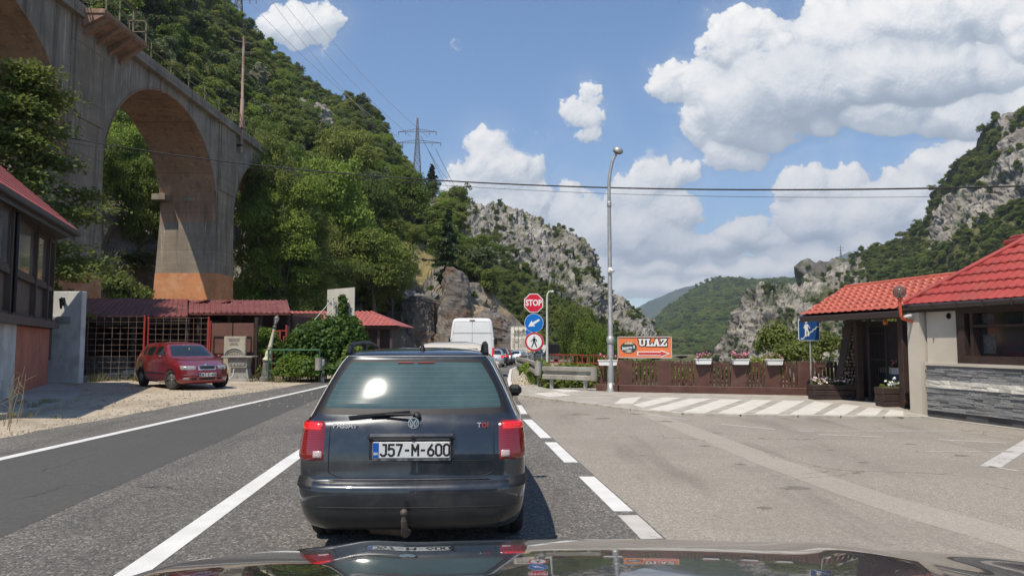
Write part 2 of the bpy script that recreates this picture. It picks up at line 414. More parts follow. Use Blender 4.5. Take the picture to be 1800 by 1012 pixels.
M_ = {}
M_['road'] = asphalt('coarse_asphalt', (.058, .055, .051), (.150, .142, .130), (.33, .31, .275), .24, grime=(.052, .05, .047), bumps=.5, cell=62, wear=.35)
M_['patch'] = asphalt('smooth_dark_asphalt', (.062, .061, .058), (.086, .084, .079), (.14, .135, .125), .06, bumps=.15, cell=120, wear=.3)
M_['lot'] = asphalt('worn_parking_asphalt', (.205, .182, .150), (.305, .275, .232), (.43, .395, .34), .20, grime=(.12, .10, .085), bumps=.35, cell=75, wear=.45)
M_['strip'] = asphalt('pale_trench_strip', (.27, .24, .195), (.35, .315, .265), (.44, .41, .36), .2, bumps=.4, cell=80, wear=.3)
M_['yard'] = asphalt('dusty_gravel', (.30, .255, .19), (.43, .375, .29), (.55, .50, .42), .2, grime=(.25, .21, .15), bumps=.6, cell=26, wear=.45)
def paint_mat(name, c, worn, under):
    m, t, b = base_mat(name); p = POS(t)
    w = MA(t, 'ADD', MA(t, 'MULTIPLY', NOISE(t, p, 30, 6, .7), .5), MA(t, 'MULTIPLY', NOISE(t, p, 2.2, 6, .65), .5))
    cc = MIX(t, MR(t, NOISE(t, p, 3, 6), .3, .7), c, [q * .86 for q in c])
    put(t, b.inputs['Base Color'], MIX(t, MR(t, w, worn, worn - .07), cc, under, 'MIX'))
    b.inputs['Roughness'].default_value = .75; BUMP(t, b, VORO(t, p, 70), .3, .006)
    return m
M_['line'] = paint_mat('white_road_paint', (.66, .655, .63), .36, (.17, .165, .16))
M_['linew'] = paint_mat('worn_white_paint', (.50, .48, .44), .47, (.23, .205, .17))
M_['zebra'] = paint_mat('cream_zebra_paint', (.60, .57, .50), .40, (.30, .27, .23))
M_['kerb'] = mat('kerb_stone', (.42, .39, .33), (.30, .28, .24), 3, .85, bump=.4, bscale=25)
M_['pave'] = mat('pavement_concrete', (.40, .37, .32), (.29, .265, .225), 2, .88, bump=.4, bscale=22)
M_['conc'] = mat('grey_concrete', (.36, .35, .32), (.26, .25, .23), 1.6, .85, bump=.3, bscale=18)
M_['galv'] = mat('galvanised_steel', (.42, .42, .40), (.33, .33, .31), 4, .48, metal=.55, bump=.1, bscale=8)
M_['steelw'] = mat('weathered_guardrail_steel', (.40, .385, .34), (.29, .275, .235), 2.5, .6, metal=.35, stain=(.22, .16, .10), sscale=1.2, samt=.5)
M_['black'] = mat('black_plastic', (.012, .012, .013), None, 1, .55)
M_['rubber'] = mat('tyre_rubber', (.02, .02, .02), (.035, .033, .03), 6, .85)
M_['chrome'] = mat('bright_metal', (.75, .75, .74), None, 1, .18, metal=1.0)
M_['white'] = mat('white_paint', (.74, .74, .72), (.68, .67, .64), 2, .45)
M_['brown'] = mat('brown_painted_wood', (.100, .043, .030), (.074, .032, .024), 3, .55, stain=(.13, .078, .058), sscale=2.5, samt=.5, bump=.15, bscale=20)
M_['darkbrown'] = mat('dark_brown_timber', (.05, .03, .024), (.032, .02, .017), 4, .6, bump=.2, bscale=30)
M_['bark'] = mat('bark', (.13, .11, .085), (.065, .055, .043), 6, .95, bump=.6, bscale=14)
M_['leafA'] = leaf_mat('leaf_mid', (.085, .138, .024), (.210, .285, .058), (.215, .225, .06), .44)
M_['leafB'] = leaf_mat('leaf_bright', (.110, .188, .026), (.255, .36, .062), (.215, .28, .052), .48)
M_['leafC'] = leaf_mat('leaf_dark', (.062, .105, .022), (.158, .212, .052), (.155, .18, .05), .44)
M_['leafD'] = leaf_mat('leaf_greyish', (.065, .098, .042), (.150, .190, .090), (.12, .145, .07), .34)
M_['needle'] = leaf_mat('conifer_needles', (.018, .036, .018), (.050, .075, .032), None, .12)
M_['flower'] = mat('pink_petals', (.42, .06, .16), (.62, .30, .38), 40, .6, island=.3)
M_['flowerw'] = mat('pale_petals', (.70, .62, .58), (.55, .28, .32), 60, .6, island=.2)
M_['glass'] = mat('dark_window_glass', (.022, .025, .026), (.035, .037, .037), 1.2, .06, spec=.8, coat=.3)
M_['redsteel'] = mat('red_painted_steel', (.36, .05, .035), (.28, .045, .035), 4, .5)
M_['wire'] = mat('wire_metal', (.10, .10, .10), None, 1, .6, metal=.5)
M_['cable'] = mat('black_cable', (.02, .02, .022), None, 1, .6)
# ------------------------------------------------------------------ ground, road, markings
def tab(ys, xs): return lambda y: float(np.interp(y, ys, xs))
x_mid = tab([-30, 0, 5.6, 10, 15, 20, 30, 40, 50, 58, 66, 70, 78, 85, 100, 120, 150], [.3, -2.2, -2.58, -2.92, -3.2, -3.45, -3.6, -3.6, -3.55, -3.2, -2.4, -1.8, -.1, 2, 7.5, 16.5, 32])
x_right = tab([-30, 0, 6.6, 10, 14.9, 20, 30, 36, 50, 58, 66, 70, 78, 85, 100, 120, 150], [4.2, 1.62, 1.06, .74, .31, .07, -.13, -.12, -.08, .3, 1.1, 1.7, 3.4, 5.5, 11, 20, 35.5])
x_left = tab([-30, 0, 9.8, 24.6, 35, 50, 58, 70, 78, 85, 100, 120, 150], [-7.3, -7.0, -6.83, -6.55, -6.7, -6.65, -6.3, -4.9, -3.2, -1.1, 4.4, 13.4, 29])
def z_road(y): return 0.0 if y < 30 else -0.016 * (min(y, 110) - 30)
EDGE = [Vector((42, 160)), Vector((13.0, 100)), Vector((3.4, 70)), Vector((1.9, 58)), Vector((1.3, 45)), Vector((1.4, 32)), Vector((2.0, 26)), Vector((3.2, 24.6)), Vector((9.6, 22.8)), Vector((13.5, 22)), Vector((18, 8)), Vector((22, -40))]
def drop(x, y):
    """signed distance beyond the edge of the terrace (positive towards the gorge)"""
    best = 1e9; sg = -1
    p = Vector((x, y))
    for a, b in zip(EDGE[:-1], EDGE[1:]):
        d = b - a; t = max(0, min(1, (p - a).dot(d) / d.dot(d))); q = a + d * t; L = (p - q).length
        if L < best:
            best = L; cr = d.x * (p.y - a.y) - d.y * (p.x - a.x); sg = 1 if cr > 0 else -1
    return best * sg
def z_ground(x, y):
    z = z_road(y) - .012
    d = drop(x, y)
    if d > 0: z -= min(24, .55 * max(0, d - .3))
    if x < -19: z += .10 * (-19 - x) * max(0, min(1, (y - 22) / 12))
    return z
def ground_sheet():
    xs = np.concatenate([np.linspace(-160, -40, 13)[:-1], np.linspace(-40, -12, 15)[:-1], np.linspace(-12, 22, 69)[:-1], np.linspace(22, 160, 18)])
    ys = np.concatenate([np.linspace(-60, -4, 8)[:-1], np.linspace(-4, 48, 53)[:-1], np.linspace(48, 160, 40)])
    V = [(x, y, z_ground(x, y)) for y in ys for x in xs]; n = len(xs)
    Fc = [(j * n + i, j * n + i + 1, (j + 1) * n + i + 1, (j + 1) * n + i) for j in range(len(ys) - 1) for i in range(n - 1)]
    m, t, b = base_mat('ground_gravel_and_earth'); p = POS(t)
    src = M_['yard']
    b2 = None
    v = VORO(t, p, 26, out='Color'); sp = t.nodes.new('ShaderNodeSeparateColor'); t.links.new(v, sp.inputs[0])
    c = MIX(t, sp.outputs[0], (.33, .275, .20), (.44, .375, .285))
    c = MIX(t, MR(t, sp.outputs[1], .82, 1), c, (.58, .53, .45))
    c = MIX(t, MA(t, 'MULTIPLY', MR(t, NOISE(t, p, .45, 8, .65), .44, .62), .55), c, (.25, .21, .155))
    c = MIX(t, MA(t, 'MULTIPLY', MR(t, NOISE(t, p, 1.7, 8, .7), .5, .62), .5), c, (.52, .46, .37))
    s3 = t.nodes.new('ShaderNodeSeparateXYZ'); t.links.new(p, s3.inputs[0])
    g = MIX(t, MR(t, NOISE(t, p, 1.5, 6), .4, .6), (.055, .075, .025), (.12, .11, .06))
    c = MIX(t, MR(t, s3.outputs[2], -.6, -1.6), c, g)
    c = MIX(t, MR(t, s3.outputs[0], -20.5, -23), c, g)
    put(t, b.inputs['Base Color'], c); b.inputs['Roughness'].default_value = .92; b.inputs['Specular IOR Level'].default_value = .2
    BUMP(t, b, MA(t, 'SUBTRACT', NOISE(t, p, 9, 6, .7), MA(t, 'MULTIPLY', VORO(t, p, 26), .6)), .7, .03)
    o = raw_mesh('ground', np.array(V), np.array(Fc), 4, m, False)
    tag(o, 'pale dusty gravel ground of the yard and verges', 'ground', kind='structure')
    return o
ground_sheet()
o = raw_mesh('valley_ground', np.array([(-9000, -2000, -26), (9000, -2000, -26), (9000, 16000, -26), (-9000, 16000, -26)]), np.array([(0, 1, 2, 3)]), 4,
             mat('valley_green', (.045, .07, .025), (.09, .10, .045), .02, .95))
tag(o, 'green valley floor reaching to the horizon', 'ground', kind='structure')

def strip(name, fl, fr, y0, y1, dz, m, parent=None, step=1.0, nx=1):
    ys = np.arange(y0, y1 + 1e-6, (y1 - y0) / max(1, round((y1 - y0) / step)))
    ys = np.unique(np.concatenate([ys, [30.0] if y0 < 30 < y1 else []]))
    V = []; 
    for y in ys:
        a, b = fl(y), fr(y)
        for i in range(nx + 1): V.append((a + (b - a) * i / nx, y, z_road(y) + dz))
    k = nx + 1
    Fc = [(j * k + i, j * k + i + 1, (j + 1) * k + i + 1, (j + 1) * k + i) for j in range(len(ys) - 1) for i in range(nx)]
    o = raw_mesh(name, np.array(V), np.array(Fc), 4, m)
    if parent is not None: o.parent = parent
    return o
asph_left_near = tab([-30, 12, 14, 19, 24, 30, 50], [-8.5, -8.3, -8.15, -8.25, -7.8, -7.4, -7.2])
asph_left = lambda y: asph_left_near(y) if y < 40 else x_left(y) - .5
wob = lambda f, a, s: (lambda y: f(y) + a * mnoise.noise(Vector((y * s, 3.3, 0))) + a * .5 * mnoise.noise(Vector((y * s * 3.7, 9.3, 0))))
road = strip('road', wob(asph_left, .16, .8), lambda y: x_right(y) + .10, -30, 150, 0.0, M_['road'], step=.5)
tag(road, 'grey coarse asphalt main road with white lines', 'road', kind='structure')
px_ = tab([-30, 5.84, 12, 19.2, 26, 35, 50, 62], [-3.2, -4.05, -4.6, -5.2, -5.5, -5.6, -5.6, -4.8])
strip('dark_patch', lambda y: x_left(y) + .17, wob(px_, .02, 1.2), -30, 62, .002, M_['patch'], road, .5)
strip('edge_line', lambda y: x_left(y) - .02, lambda y: x_left(y) + .15, -30, 118, .004, M_['line'], road)
strip('centre_line', lambda y: x_mid(y) - .10, lambda y: x_mid(y) + .10, -30, 118, .004, M_['line'], road)
for a, b in ((-3, -1.4), (.4, 2.4), (4.0, 5.6), (5.95, 6.75), (6.9, 8.65), (9.65, 11.55), (12.05, 14.9), (16.0, 18.2)):
    strip('edge_dash', lambda y: x_right(y) - .10, lambda y: x_right(y) + .08, a, b, .002, M_['linew'] if 5.9 < a < 6.8 else M_['line'], road, .3)
strip('edge_line', lambda y: x_right(y) - .06, lambda y: x_right(y) + .08, 24, 118, .002, M_['line'], road)

# parking lot
def flat(name, pts, z, m, parent=None):
    b = MB(); b.add([(p[0], p[1], z) for p in pts], [tuple(range(len(pts)))]); return b.build(name, m, parent)
isl_front = [gnd(905, 694), gnd(955, 701), gnd(1010, 708), gnd(1060, 714), gnd(1110, 721), gnd(1200, 728.5), gnd(1300, 731), gnd(1400, 732.5), gnd(1550, 734.5), gnd(1628, 734)]
lot_pts = [(x_right(y) + .10, y) for y in (-30, 0, 6.6, 10, 14.9, 20)] + [(.25, 21.5)] + [(p.x, p.y + .05) for p in isl_front] + [(8.75, 15.6), (9.3, 12.9), (10.4, 8), (12.5, -1), (15, -12), (17, -30)]
lot = flat('parking_lot', lot_pts, -.002, M_['lot']); tag(lot, 'worn pale asphalt forecourt with faded parking lines', 'car park', kind='structure')
# trench strip across the lot
tp = [(1108, 722), (1180, 752), (1260, 785), (1340, 818), (1420, 848), (1500, 878), (1600, 912), (1720, 946), (1850, 985)]
tw = [(1150, 724), (1228, 752), (1310, 782), (1392, 812), (1480, 842), (1570, 872), (1680, 902), (1810, 936), (1950, 975)]
b = MB()
for i in range(len(tp) - 1):
    q = [gnd(*tp[i]), gnd(*tp[i + 1]), gnd(*tw[i + 1]), gnd(*tw[i])]
    b.add([(p.x, p.y, -.0005) for p in q], [(0, 1, 2, 3)])
b.build('trench_strip', M_['strip'], lot)
def bay(p, q, w, m):
    a, c = gnd(*p), gnd(*q); d = (c - a); d.z = 0; n = Vector((-d.y, d.x, 0)).normalized() * w / 2
    b = MB(); b.add([a - n + Vector((0, 0, .0008)), a + n + Vector((0, 0, .0008)), c + n + Vector((0, 0, .0008)), c - n + Vector((0, 0, .0008))], [(0, 1, 2, 3)]); b.build('bay_line', m, lot)
for p, q, w in (((1440, 763), (1552, 767.5), .07), ((1600, 792.5), (1782, 793.5), .05), ((1650, 772), (1768, 778), .07), ((1268, 745), (1362, 754), .07), ((1136, 728), (1205, 736), .06),
                ((1405, 757), (1690, 757), .05), ((1740, 820), (1830, 764), .22), ((1738, 819), (1790, 827), .06), ((1560, 735), (1690, 737), .04)):
    bay(p, q, w, M_['linew'])
# oil spots and tar marks on the lot
M_['oil'] = mat('tar_stain', (.14, .122, .10), (.19, .168, .14), 14, .85)
rg = random.Random(5)
b = MB()
for (px, py, s) in ((1395, 857, .22), (1170, 740, .3), (1060, 735, .3), (1240, 783, .16), (1300, 815, .12), (1345, 892, .12), (1120, 727, .25), (1520, 812, .12), (1690, 800, .15), (1015, 728, .3), (1600, 780, .12), (1460, 790, .1), (1260, 760, .12), (1130, 800, .08), (1340, 770, .1)):
    c = gnd(px, py); n = 14; ph = rg.random() * 6
    pts = []
    for k in range(n):
        a = 2 * math.pi * k / n; r = s * (.55 + .45 * mnoise.noise(Vector((math.cos(a) * 1.5 + ph, math.sin(a) * 1.5, px))) + rg.uniform(-.12, .22)) * .8
        pts.append((c.x + 1.25 * r * math.cos(a), c.y + .8 * r * math.sin(a), .0001))
    b.add(pts, [tuple(range(n))])
b.build('tar_spots', M_['oil'], lot)

# raised island in front of the fence with painted stripes
KZ = .09
isl_back = [Vector((9.9, 19.2, 0)), Vector((9.4, 22.6, 0)), Vector((3.1, 24.3, 0)), Vector((1.9, 25.8, 0)), Vector((1.2, 31, 0)), Vector((1.0, 40, 0)), Vector((.05, 40, 0)), Vector((.05, 31, 0)), Vector((.2, 24, 0))]
b = MB(); pts = [(p.x, p.y) for p in isl_front] + [(p.x, p.y) for p in isl_back]
b.poly(pts, KZ, z0=-.05 + .0)
pav = b.build('pavement', M_['pave']); tag(pav, 'raised pavement with cream and grey diagonal stripes before the brown fence', 'pavement', kind='structure')
b = MB()
for i in range(len(isl_front) - 1):
    p, q = isl_front[i], isl_front[i + 1]; d = q - p; L = d.length; n = max(1, round(L / .9))
    for k in range(n):
        a = p + d * (k / n) + d * (.012 / L); c = p + d * ((k + 1) / n) - d * (.012 / L)
        b.beam((a.x, a.y - .06, .0), (c.x, c.y - .06, .0), .13, .11, .012)
b.build('kerb', M_['kerb'], pav)
b = MB()
ztop = KZ - .05 + .002
def ip(px, py):
    r = ray(px, py); t = (ztop - H) / r.z; return Vector((r.x * t, r.y * t, ztop))
zeb = [((1092, 700), (1128, 697), (1112, 709), (1080, 709)), ((1165, 698), (1200, 698), (1130, 716), (1112, 711)), ((1213, 700), (1252, 700), (1175, 722), (1140, 719)), ((1268, 701), (1305, 702), (1240, 725), (1198, 724)),
       ((1323, 702), (1358, 703), (1303, 728), (1256, 727)), ((1378, 703), (1415, 704), (1365, 728.5), (1322, 728)), ((1432, 705), (1465, 708), (1427, 729.5), (1385, 729)), ((1482, 710), (1512, 713), (1482, 730.5), (1443, 730)),
       ((1528, 715), (1552, 718), (1538, 731.5), (1500, 731)), ((1566, 719), (1588, 722), (1588, 732), (1552, 731.5)), ((938, 691), (978, 688.5), (1004, 694), (966, 697)), ((968, 684), (1002, 682.5), (1022, 687), (990, 689.5))]
for q in zeb:
    pts = [ip(*p) for p in q]; b.add(pts, [(3, 2, 1, 0)] )
b.build('zebra_stripes', M_['zebra'], pav)
# white line at the foot of the restaurant wall
b = MB(); a0, a1 = Vector((8.5, 15.45, .006)), Vector((11.9, 2.0, .006)); n = Vector((-.1, -.02, 0))
b.add([a0, a1, a1 + n, a0 + n], [(0, 1, 2, 3)]); b.build('wall_line', M_['linew'], lot)

# concrete apron beside the old house
ap = [gnd(-260, 790), gnd(0, 737), gnd(60, 728), gnd(105, 716), gnd(135, 703), gnd(141, 692), gnd(130, 685), gnd(90, 676), gnd(40, 672), gnd(-150, 690)]
b = MB(); b.poly([(p.x, p.y) for p in ap], .13, z0=-.03)
o = b.build('pavement', M_['pave']); tag(o, 'broken concrete pavement edge beside the old house', 'pavement', kind='structure')
# ------------------------------------------------------------------ hills and cliffs
def in_poly(x, y, P):
    c = False; j = len(P) - 1
    for i in range(len(P)):
        if (P[i][1] > y) != (P[j][1] > y) and x < (P[j][0] - P[i][0]) * (y - P[i][1]) / (P[j][1] - P[i][1]) + P[i][0]: c = not c
        j = i
    return c
def resample(pts, n):
    P = np.array([list(p) for p in pts], float)
    d = np.concatenate([[0], np.cumsum(np.linalg.norm(np.diff(P[:, :3], axis=0), axis=1))]); t = np.linspace(0, d[-1], n)
    return np.stack([np.interp(t, d, P[:, k]) for k in range(P.shape[1])], 1)
def fnoise(p, H_=.9, lac=2.1, octv=6): return mnoise.fractal(p, H_, lac, octv, noise_basis='PERLIN_ORIGINAL')
def ridged(p, octv=6): return mnoise.ridged_multi_fractal(p, .9, 2.1, octv, 1.0, 2.0, noise_basis='PERLIN_ORIGINAL')

def hill_mat(name, rock_l, rock_d, green_l, green_d, dry=(.24, .20, .095), rscale=.25, blotch=None, bsc=.05, rb=.9, bd=.6, zst=.55):
    m, t, b = base_mat(name); p = POS(t)
    ar = t.nodes.new('ShaderNodeAttribute'); ar.attribute_name = 'rock'; ad = t.nodes.new('ShaderNodeAttribute'); ad.attribute_name = 'dry'
    ps = VM(t, 'MULTIPLY', p, (1, 1, zst))
    nb = NOISE(t, ps, rscale, 9, .68, .6); nf = NOISE(t, p, rscale * 5, 6, .7)
    vr = VORO(t, VM(t, 'ADD', ps, VM(t, 'SCALE', NOISE(t, p, rscale * 2, 4, out='Color'), scale=2.0 / max(rscale, .02) * .2)), rscale * 2.2, 'DISTANCE_TO_EDGE')
    rc = RAMP(t, nb, [(.30, rock_d), (.44, [a * .6 + c * .4 for a, c in zip(rock_d, rock_l)]), (.56, rock_l), (.72, [min(1, q * 1.25) for q in rock_l])])
    rc = MIX(t, MR(t, nf, .32, .62, .30, 0), rc, rock_d)
    big = NOISE(t, p, rscale * .22, 5, .6); rc = MIX(t, MR(t, big, .38, .62, .45, 0), rc, [q * .62 for q in rock_l]); rc = MIX(t, MR(t, big, .52, .66, 0, .35), rc, [min(1, q * 1.22) for q in rock_l])
    rc = MIX(t, MR(t, vr, .0, .05, .32, 0), rc, rock_d)
    st_ = NOISE(t, VM(t, 'ADD', VM(t, 'MULTIPLY', p, (.10, .10, 1.5)), VM(t, 'SCALE', NOISE(t, p, rscale * .5, 4, out='Color'), scale=6.0)), rscale * 1.6, 4, .6)
    rc = MIX(t, MR(t, st_, .36, .47, .5, 0), rc, [q * 1.1 for q in rock_d])
    if blotch: rc = MIX(t, MA(t, 'MULTIPLY', MR(t, NOISE(t, p, bsc, 7, .65), .50, .62), .8), rc, blotch)
    gc = MIX(t, MR(t, NOISE(t, p, rscale * 1.5, 8, .7), .35, .65), green_d, green_l)
    gc = MIX(t, MA(t, 'MULTIPLY', ad.outputs['Fac'], MR(t, NOISE(t, p, rscale * 2.0, 7, .7), .3, .55)), gc, dry)
    k = MR(t, MA(t, 'ADD', ar.outputs['Fac'], MA(t, 'MULTIPLY', MA(t, 'SUBTRACT', NOISE(t, p, rscale * .9, 8, .7), .5), 1.1)), .42, .58)
    put(t, b.inputs['Base Color'], MIX(t, k, gc, rc)); b.inputs['Roughness'].default_value = .93; b.inputs['Specular IOR Level'].default_value = .15
    BUMP(t, b, MA(t, 'ADD', nb, MA(t, 'MULTIPLY', nf, .4)), rb, bd)
    return m

def hill(name, pairs, ns, nt_, xyprof, zprof, disp, rockfn, dryfn, m, back=(60, -.5, 8), dscale=.03, seed=0.0, label='', rockdisp=1.0, ridge_amp=1.0, spike=.30):
    """lofted slope: pairs of (ridge point, foot point); returns grid (nt,ns,3) and rock mask"""
    Rr = resample([list(r) + list(f) for r, f in pairs], ns)
    nb = back[2]; rows = []
    for j in range(nt_):
        t = j / (nt_ - 1)
        hx, hz = xyprof(t), zprof(t)
        rows.append(np.stack([Rr[:, 3] + (Rr[:, 0] - Rr[:, 3]) * hx, Rr[:, 4] + (Rr[:, 1] - Rr[:, 4]) * hx, Rr[:, 5] + (Rr[:, 2] - Rr[:, 5]) * hz], 1))
    away = Rr[:, :2] - Rr[:, 3:5]; away /= np.linalg.norm(away, axis=1, keepdims=True) + 1e-9
    for j in range(1, nb + 1):
        L = back[0] * (j / nb) ** 1.2; q = Rr[:, :3].copy(); q[:, :2] += away * L; q[:, 2] += back[1] * L; rows.append(q)
    G = np.array(rows)
    du = np.gradient(G, axis=1); dv = np.gradient(G, axis=0); N = np.cross(du, dv); N /= np.linalg.norm(N, axis=2, keepdims=True) + 1e-9
    toc = np.array([0, 0, 1.5]) - G
    N[(N * toc).sum(2) < 0] *= -1
    rock = np.zeros(G.shape[:2], np.float32); dry = np.zeros(G.shape[:2], np.float32)
    for j in range(G.shape[0]):
        for i in range(ns):
            p = G[j, i]; px, py = proj(p) if p[1] > 5 else (-999, 0)
            rk = rockfn(px, py, j / (nt_ - 1)); rock[j, i] = rk; dry[j, i] = dryfn(px, py, j / (nt_ - 1))
    for _ in range(2):
        P = np.pad(rock, 1, mode='edge'); rock = (P[:-2, 1:-1] + P[2:, 1:-1] + P[1:-1, :-2] + P[1:-1, 2:] + 2 * P[1:-1, 1:-1]) / 6
    for j in range(G.shape[0]):
        e = min(1, j / 2.0) * (ridge_amp if j >= nt_ - 1 else 1.0)
        for i in range(ns):
            q = Vector(G[j, i]) * dscale + Vector((seed, seed * .7, 0))
            r = rock[j, i]
            a = fnoise(q * .7) * .55
            if r > .02:
                qq = q + Vector((fnoise(q * 3 + Vector((9, 0, 0)), octv=3), fnoise(q * 3 + Vector((0, 9, 0)), octv=3), 0)) * .10
                v1 = mnoise.voronoi(Vector((qq.x * 3.4, qq.y * 3.4, qq.z * 2.2)))[0]; v2 = mnoise.voronoi(qq * 9.0)[0]
                a += r * rockdisp * ((ridged(q * 1.6, 4) - 1.1) * spike + .42 * (min(.5, v1[1] - v1[0]) - .22) + .20 * (min(.5, v2[1] - v2[0]) - .2) + .16 * (ridged(q * 6, 3) - 1) + .10 * fnoise(q * 18, octv=2))
            G[j, i] += N[j, i] * a * disp * e * min(1, .25 + i / 6, .25 + (ns - 1 - i) / 6)
    nr = G.shape[0]
    idx = np.arange(nr * ns).reshape(nr, ns)
    Fc = np.stack([idx[:-1, :-1], idx[:-1, 1:], idx[1:, 1:], idx[1:, :-1]], -1).reshape(-1, 4)
    o = raw_mesh(name, G.reshape(-1, 3), Fc, 4, m, False)
    for nm, ar in (('rock', rock), ('dry', dry)):
        at_ = o.data.attributes.new(nm, 'FLOAT', 'POINT'); at_.data.foreach_set('value', ar.ravel())
    tag(o, label, 'hillside', kind='structure')
    return G[:nt_], rock[:nt_], o
lin = lambda t: t
def A(px, py, d): return tuple(at(px, py, d))

M_['hillL'] = hill_mat('wooded_slope', (.28, .26, .225), (.075, .068, .06), (.075, .085, .03), (.03, .038, .014), rscale=.30, blotch=(.33, .25, .16), bsc=.10, bd=.8)
rk_polys = [[(395, 345), (470, 385), (500, 470), (500, 560), (395, 560)], [(690, 520), (740, 500), (775, 480), (800, 455), (830, 465), (850, 520), (838, 640), (690, 640)], [(835, 520), (880, 530), (915, 565), (905, 640), (835, 640)],
            [(690, 330), (760, 330), (800, 352), (815, 430), (780, 420), (740, 370)], [(225, 440), (285, 440), (285, 540), (200, 540)], [(480, 505), (560, 500), (570, 560), (480, 560)]]
dr_polys = [[(700, 410), (790, 400), (830, 470), (860, 520), (915, 560), (905, 590), (840, 540), (800, 490), (740, 520), (690, 540)], [(830, 460), (915, 545), (905, 580), (830, 500)]]
def rkL(px, py, t):
    if any(in_poly(px, py, P) for P in rk_polys): return 1.0
    if t < .05: return .8
    return .28 if t < .999 else .12
def drL(px, py, t): return 1.0 if any(in_poly(px, py, P) for P in dr_polys) else .12
pairsL = [(A(-560, -700, 150), (-95, -30, 1)), (A(-380, -560, 170), (-62, 8, 1.5)), (A(60, -330, 225), (-36, 34, 3)), (A(300, -110, 262), (-30.5, 46, 3.5)), (A(395, -5, 270), (-29.5, 54, 4)), (A(420, 30, 272), (-29, 58, 4)),
          (A(460, 62, 275), (-28.5, 61, 4)), (A(530, 127, 280), (-27.5, 64, 4)), (A(595, 168, 275), (-25, 66, 3.5)), (A(640, 184, 268), (-22.5, 67, 3)), (A(672, 214, 260), (-19, 68, 2.5)),
          (A(694, 258, 248), (-16, 69, 2)), (A(715, 300, 228), (-13, 70, 1)), (A(762, 338, 205), (-10.5, 72, 0)), (A(797, 362, 178), (-9.2, 74, -.4)), (A(812, 432, 140), (-8.2, 77, -.6)), (A(834, 470, 122), (-6.8, 83, -.8)),
          (A(870, 520, 116), (-4.4, 92, -1)), (A(925, 572, 114), (-1.5, 104, -1.2))]
def zpL(t): return (-.02 if t <= 0 else .014 * min(1, t / .02) + .986 * t ** .95)
pairsL = [((r[0], r[1], r[2] - (4.5 if i < 11 else 3.0 if i < 14 else .6)), f) for i, (r, f) in enumerate(pairsL)]
GL, RL, _ = hill('hillside', pairsL, 230, 90, lin, zpL, 5.0, rkL, drL, M_['hillL'], dscale=.05, seed=3.1, label='steep wooded hillside with rock outcrops rising behind the viaduct', back=(70, -.35, 8))

# the rust-streaked rock slab beside the road
M_['slab'] = hill_mat('streaked_rock', (.205, .185, .165), (.05, .045, .04), (.05, .06, .025), (.03, .035, .015), rscale=.55, blotch=(.135, .085, .058), bsc=.35, bd=.3, zst=.13)
def crag(name, outline, d, thick, label, lean=.12, seed=1.0, m=None, nz=46, nu=40):
    """a free-standing crag: outline rows of (left px, right px, py) at distance d, rounded in plan"""
    rows = resample([(a, c, y) for a, c, y in outline], nz); V = []
    y0 = rows[-1][2]
    for j in range(nz):
        l, r, py = rows[j]; hgt = (y0 - py) / F * d
        dd = d + lean * hgt
        a, c = at(l, py, dd), at(r, py, dd); mid = (a + c) / 2; w = (c - a).length / 2
        for i in range(nu):
            an = 2 * math.pi * i / nu
            x = math.copysign(abs(math.cos(an)) ** .7, math.cos(an)) * w; y = math.copysign(abs(math.sin(an)) ** .7, math.sin(an)) * thick * (.4 + .6 * min(1, hgt and w / 2.5 or 1))
            p = mid + Vector((x, y + thick * .6, 0))
            q = p * .5 + Vector((seed, 0, 0)); q.z *= .28
            n = Vector((math.cos(an), math.sin(an), .1))
            p += n * ((ridged(q) - 1.0) * .42 + fnoise(p * 1.3) * .22)
            V.append(p)
    Fc = [(j * nu + i, (j + 1) * nu + i, (j + 1) * nu + (i + 1) % nu, j * nu + (i + 1) % nu) for j in range(nz - 1) for i in range(nu)]
    b = MB(); b.add(V, Fc); b.add(V[:nu], [tuple(range(nu))])
    o = b.build(name, m or M_['slab'], recalc=True)
    a_ = o.data.attributes.new('rock', 'FLOAT', 'POINT'); a_.data.foreach_set('value', np.ones(len(o.data.vertices), np.float32))
    tag(o, label, 'rock face', kind='structure'); return o
crag('rock_cliff', [(788, 792, 468), (780, 812, 478), (776, 822, 510), (770, 826, 560), (766, 830, 610), (764, 832, 640)], 76, 2.2, 'tall rust-streaked rock slab leaning beside the road', seed=2.0)
crag('rock_cliff', [(722, 745, 520), (712, 775, 532), (702, 780, 560), (696, 782, 600), (690, 784, 640)], 79, 2.5, 'broken grey rock face between the tiled shed and the rust-streaked slab', seed=7.0)
crag('rock_cliff', [(850, 868, 545), (838, 885, 558), (832, 905, 580), (830, 915, 612), (830, 918, 640)], 98, 2.5, 'low grey crag with grassy ledges behind the queue of cars', seed=11.0)

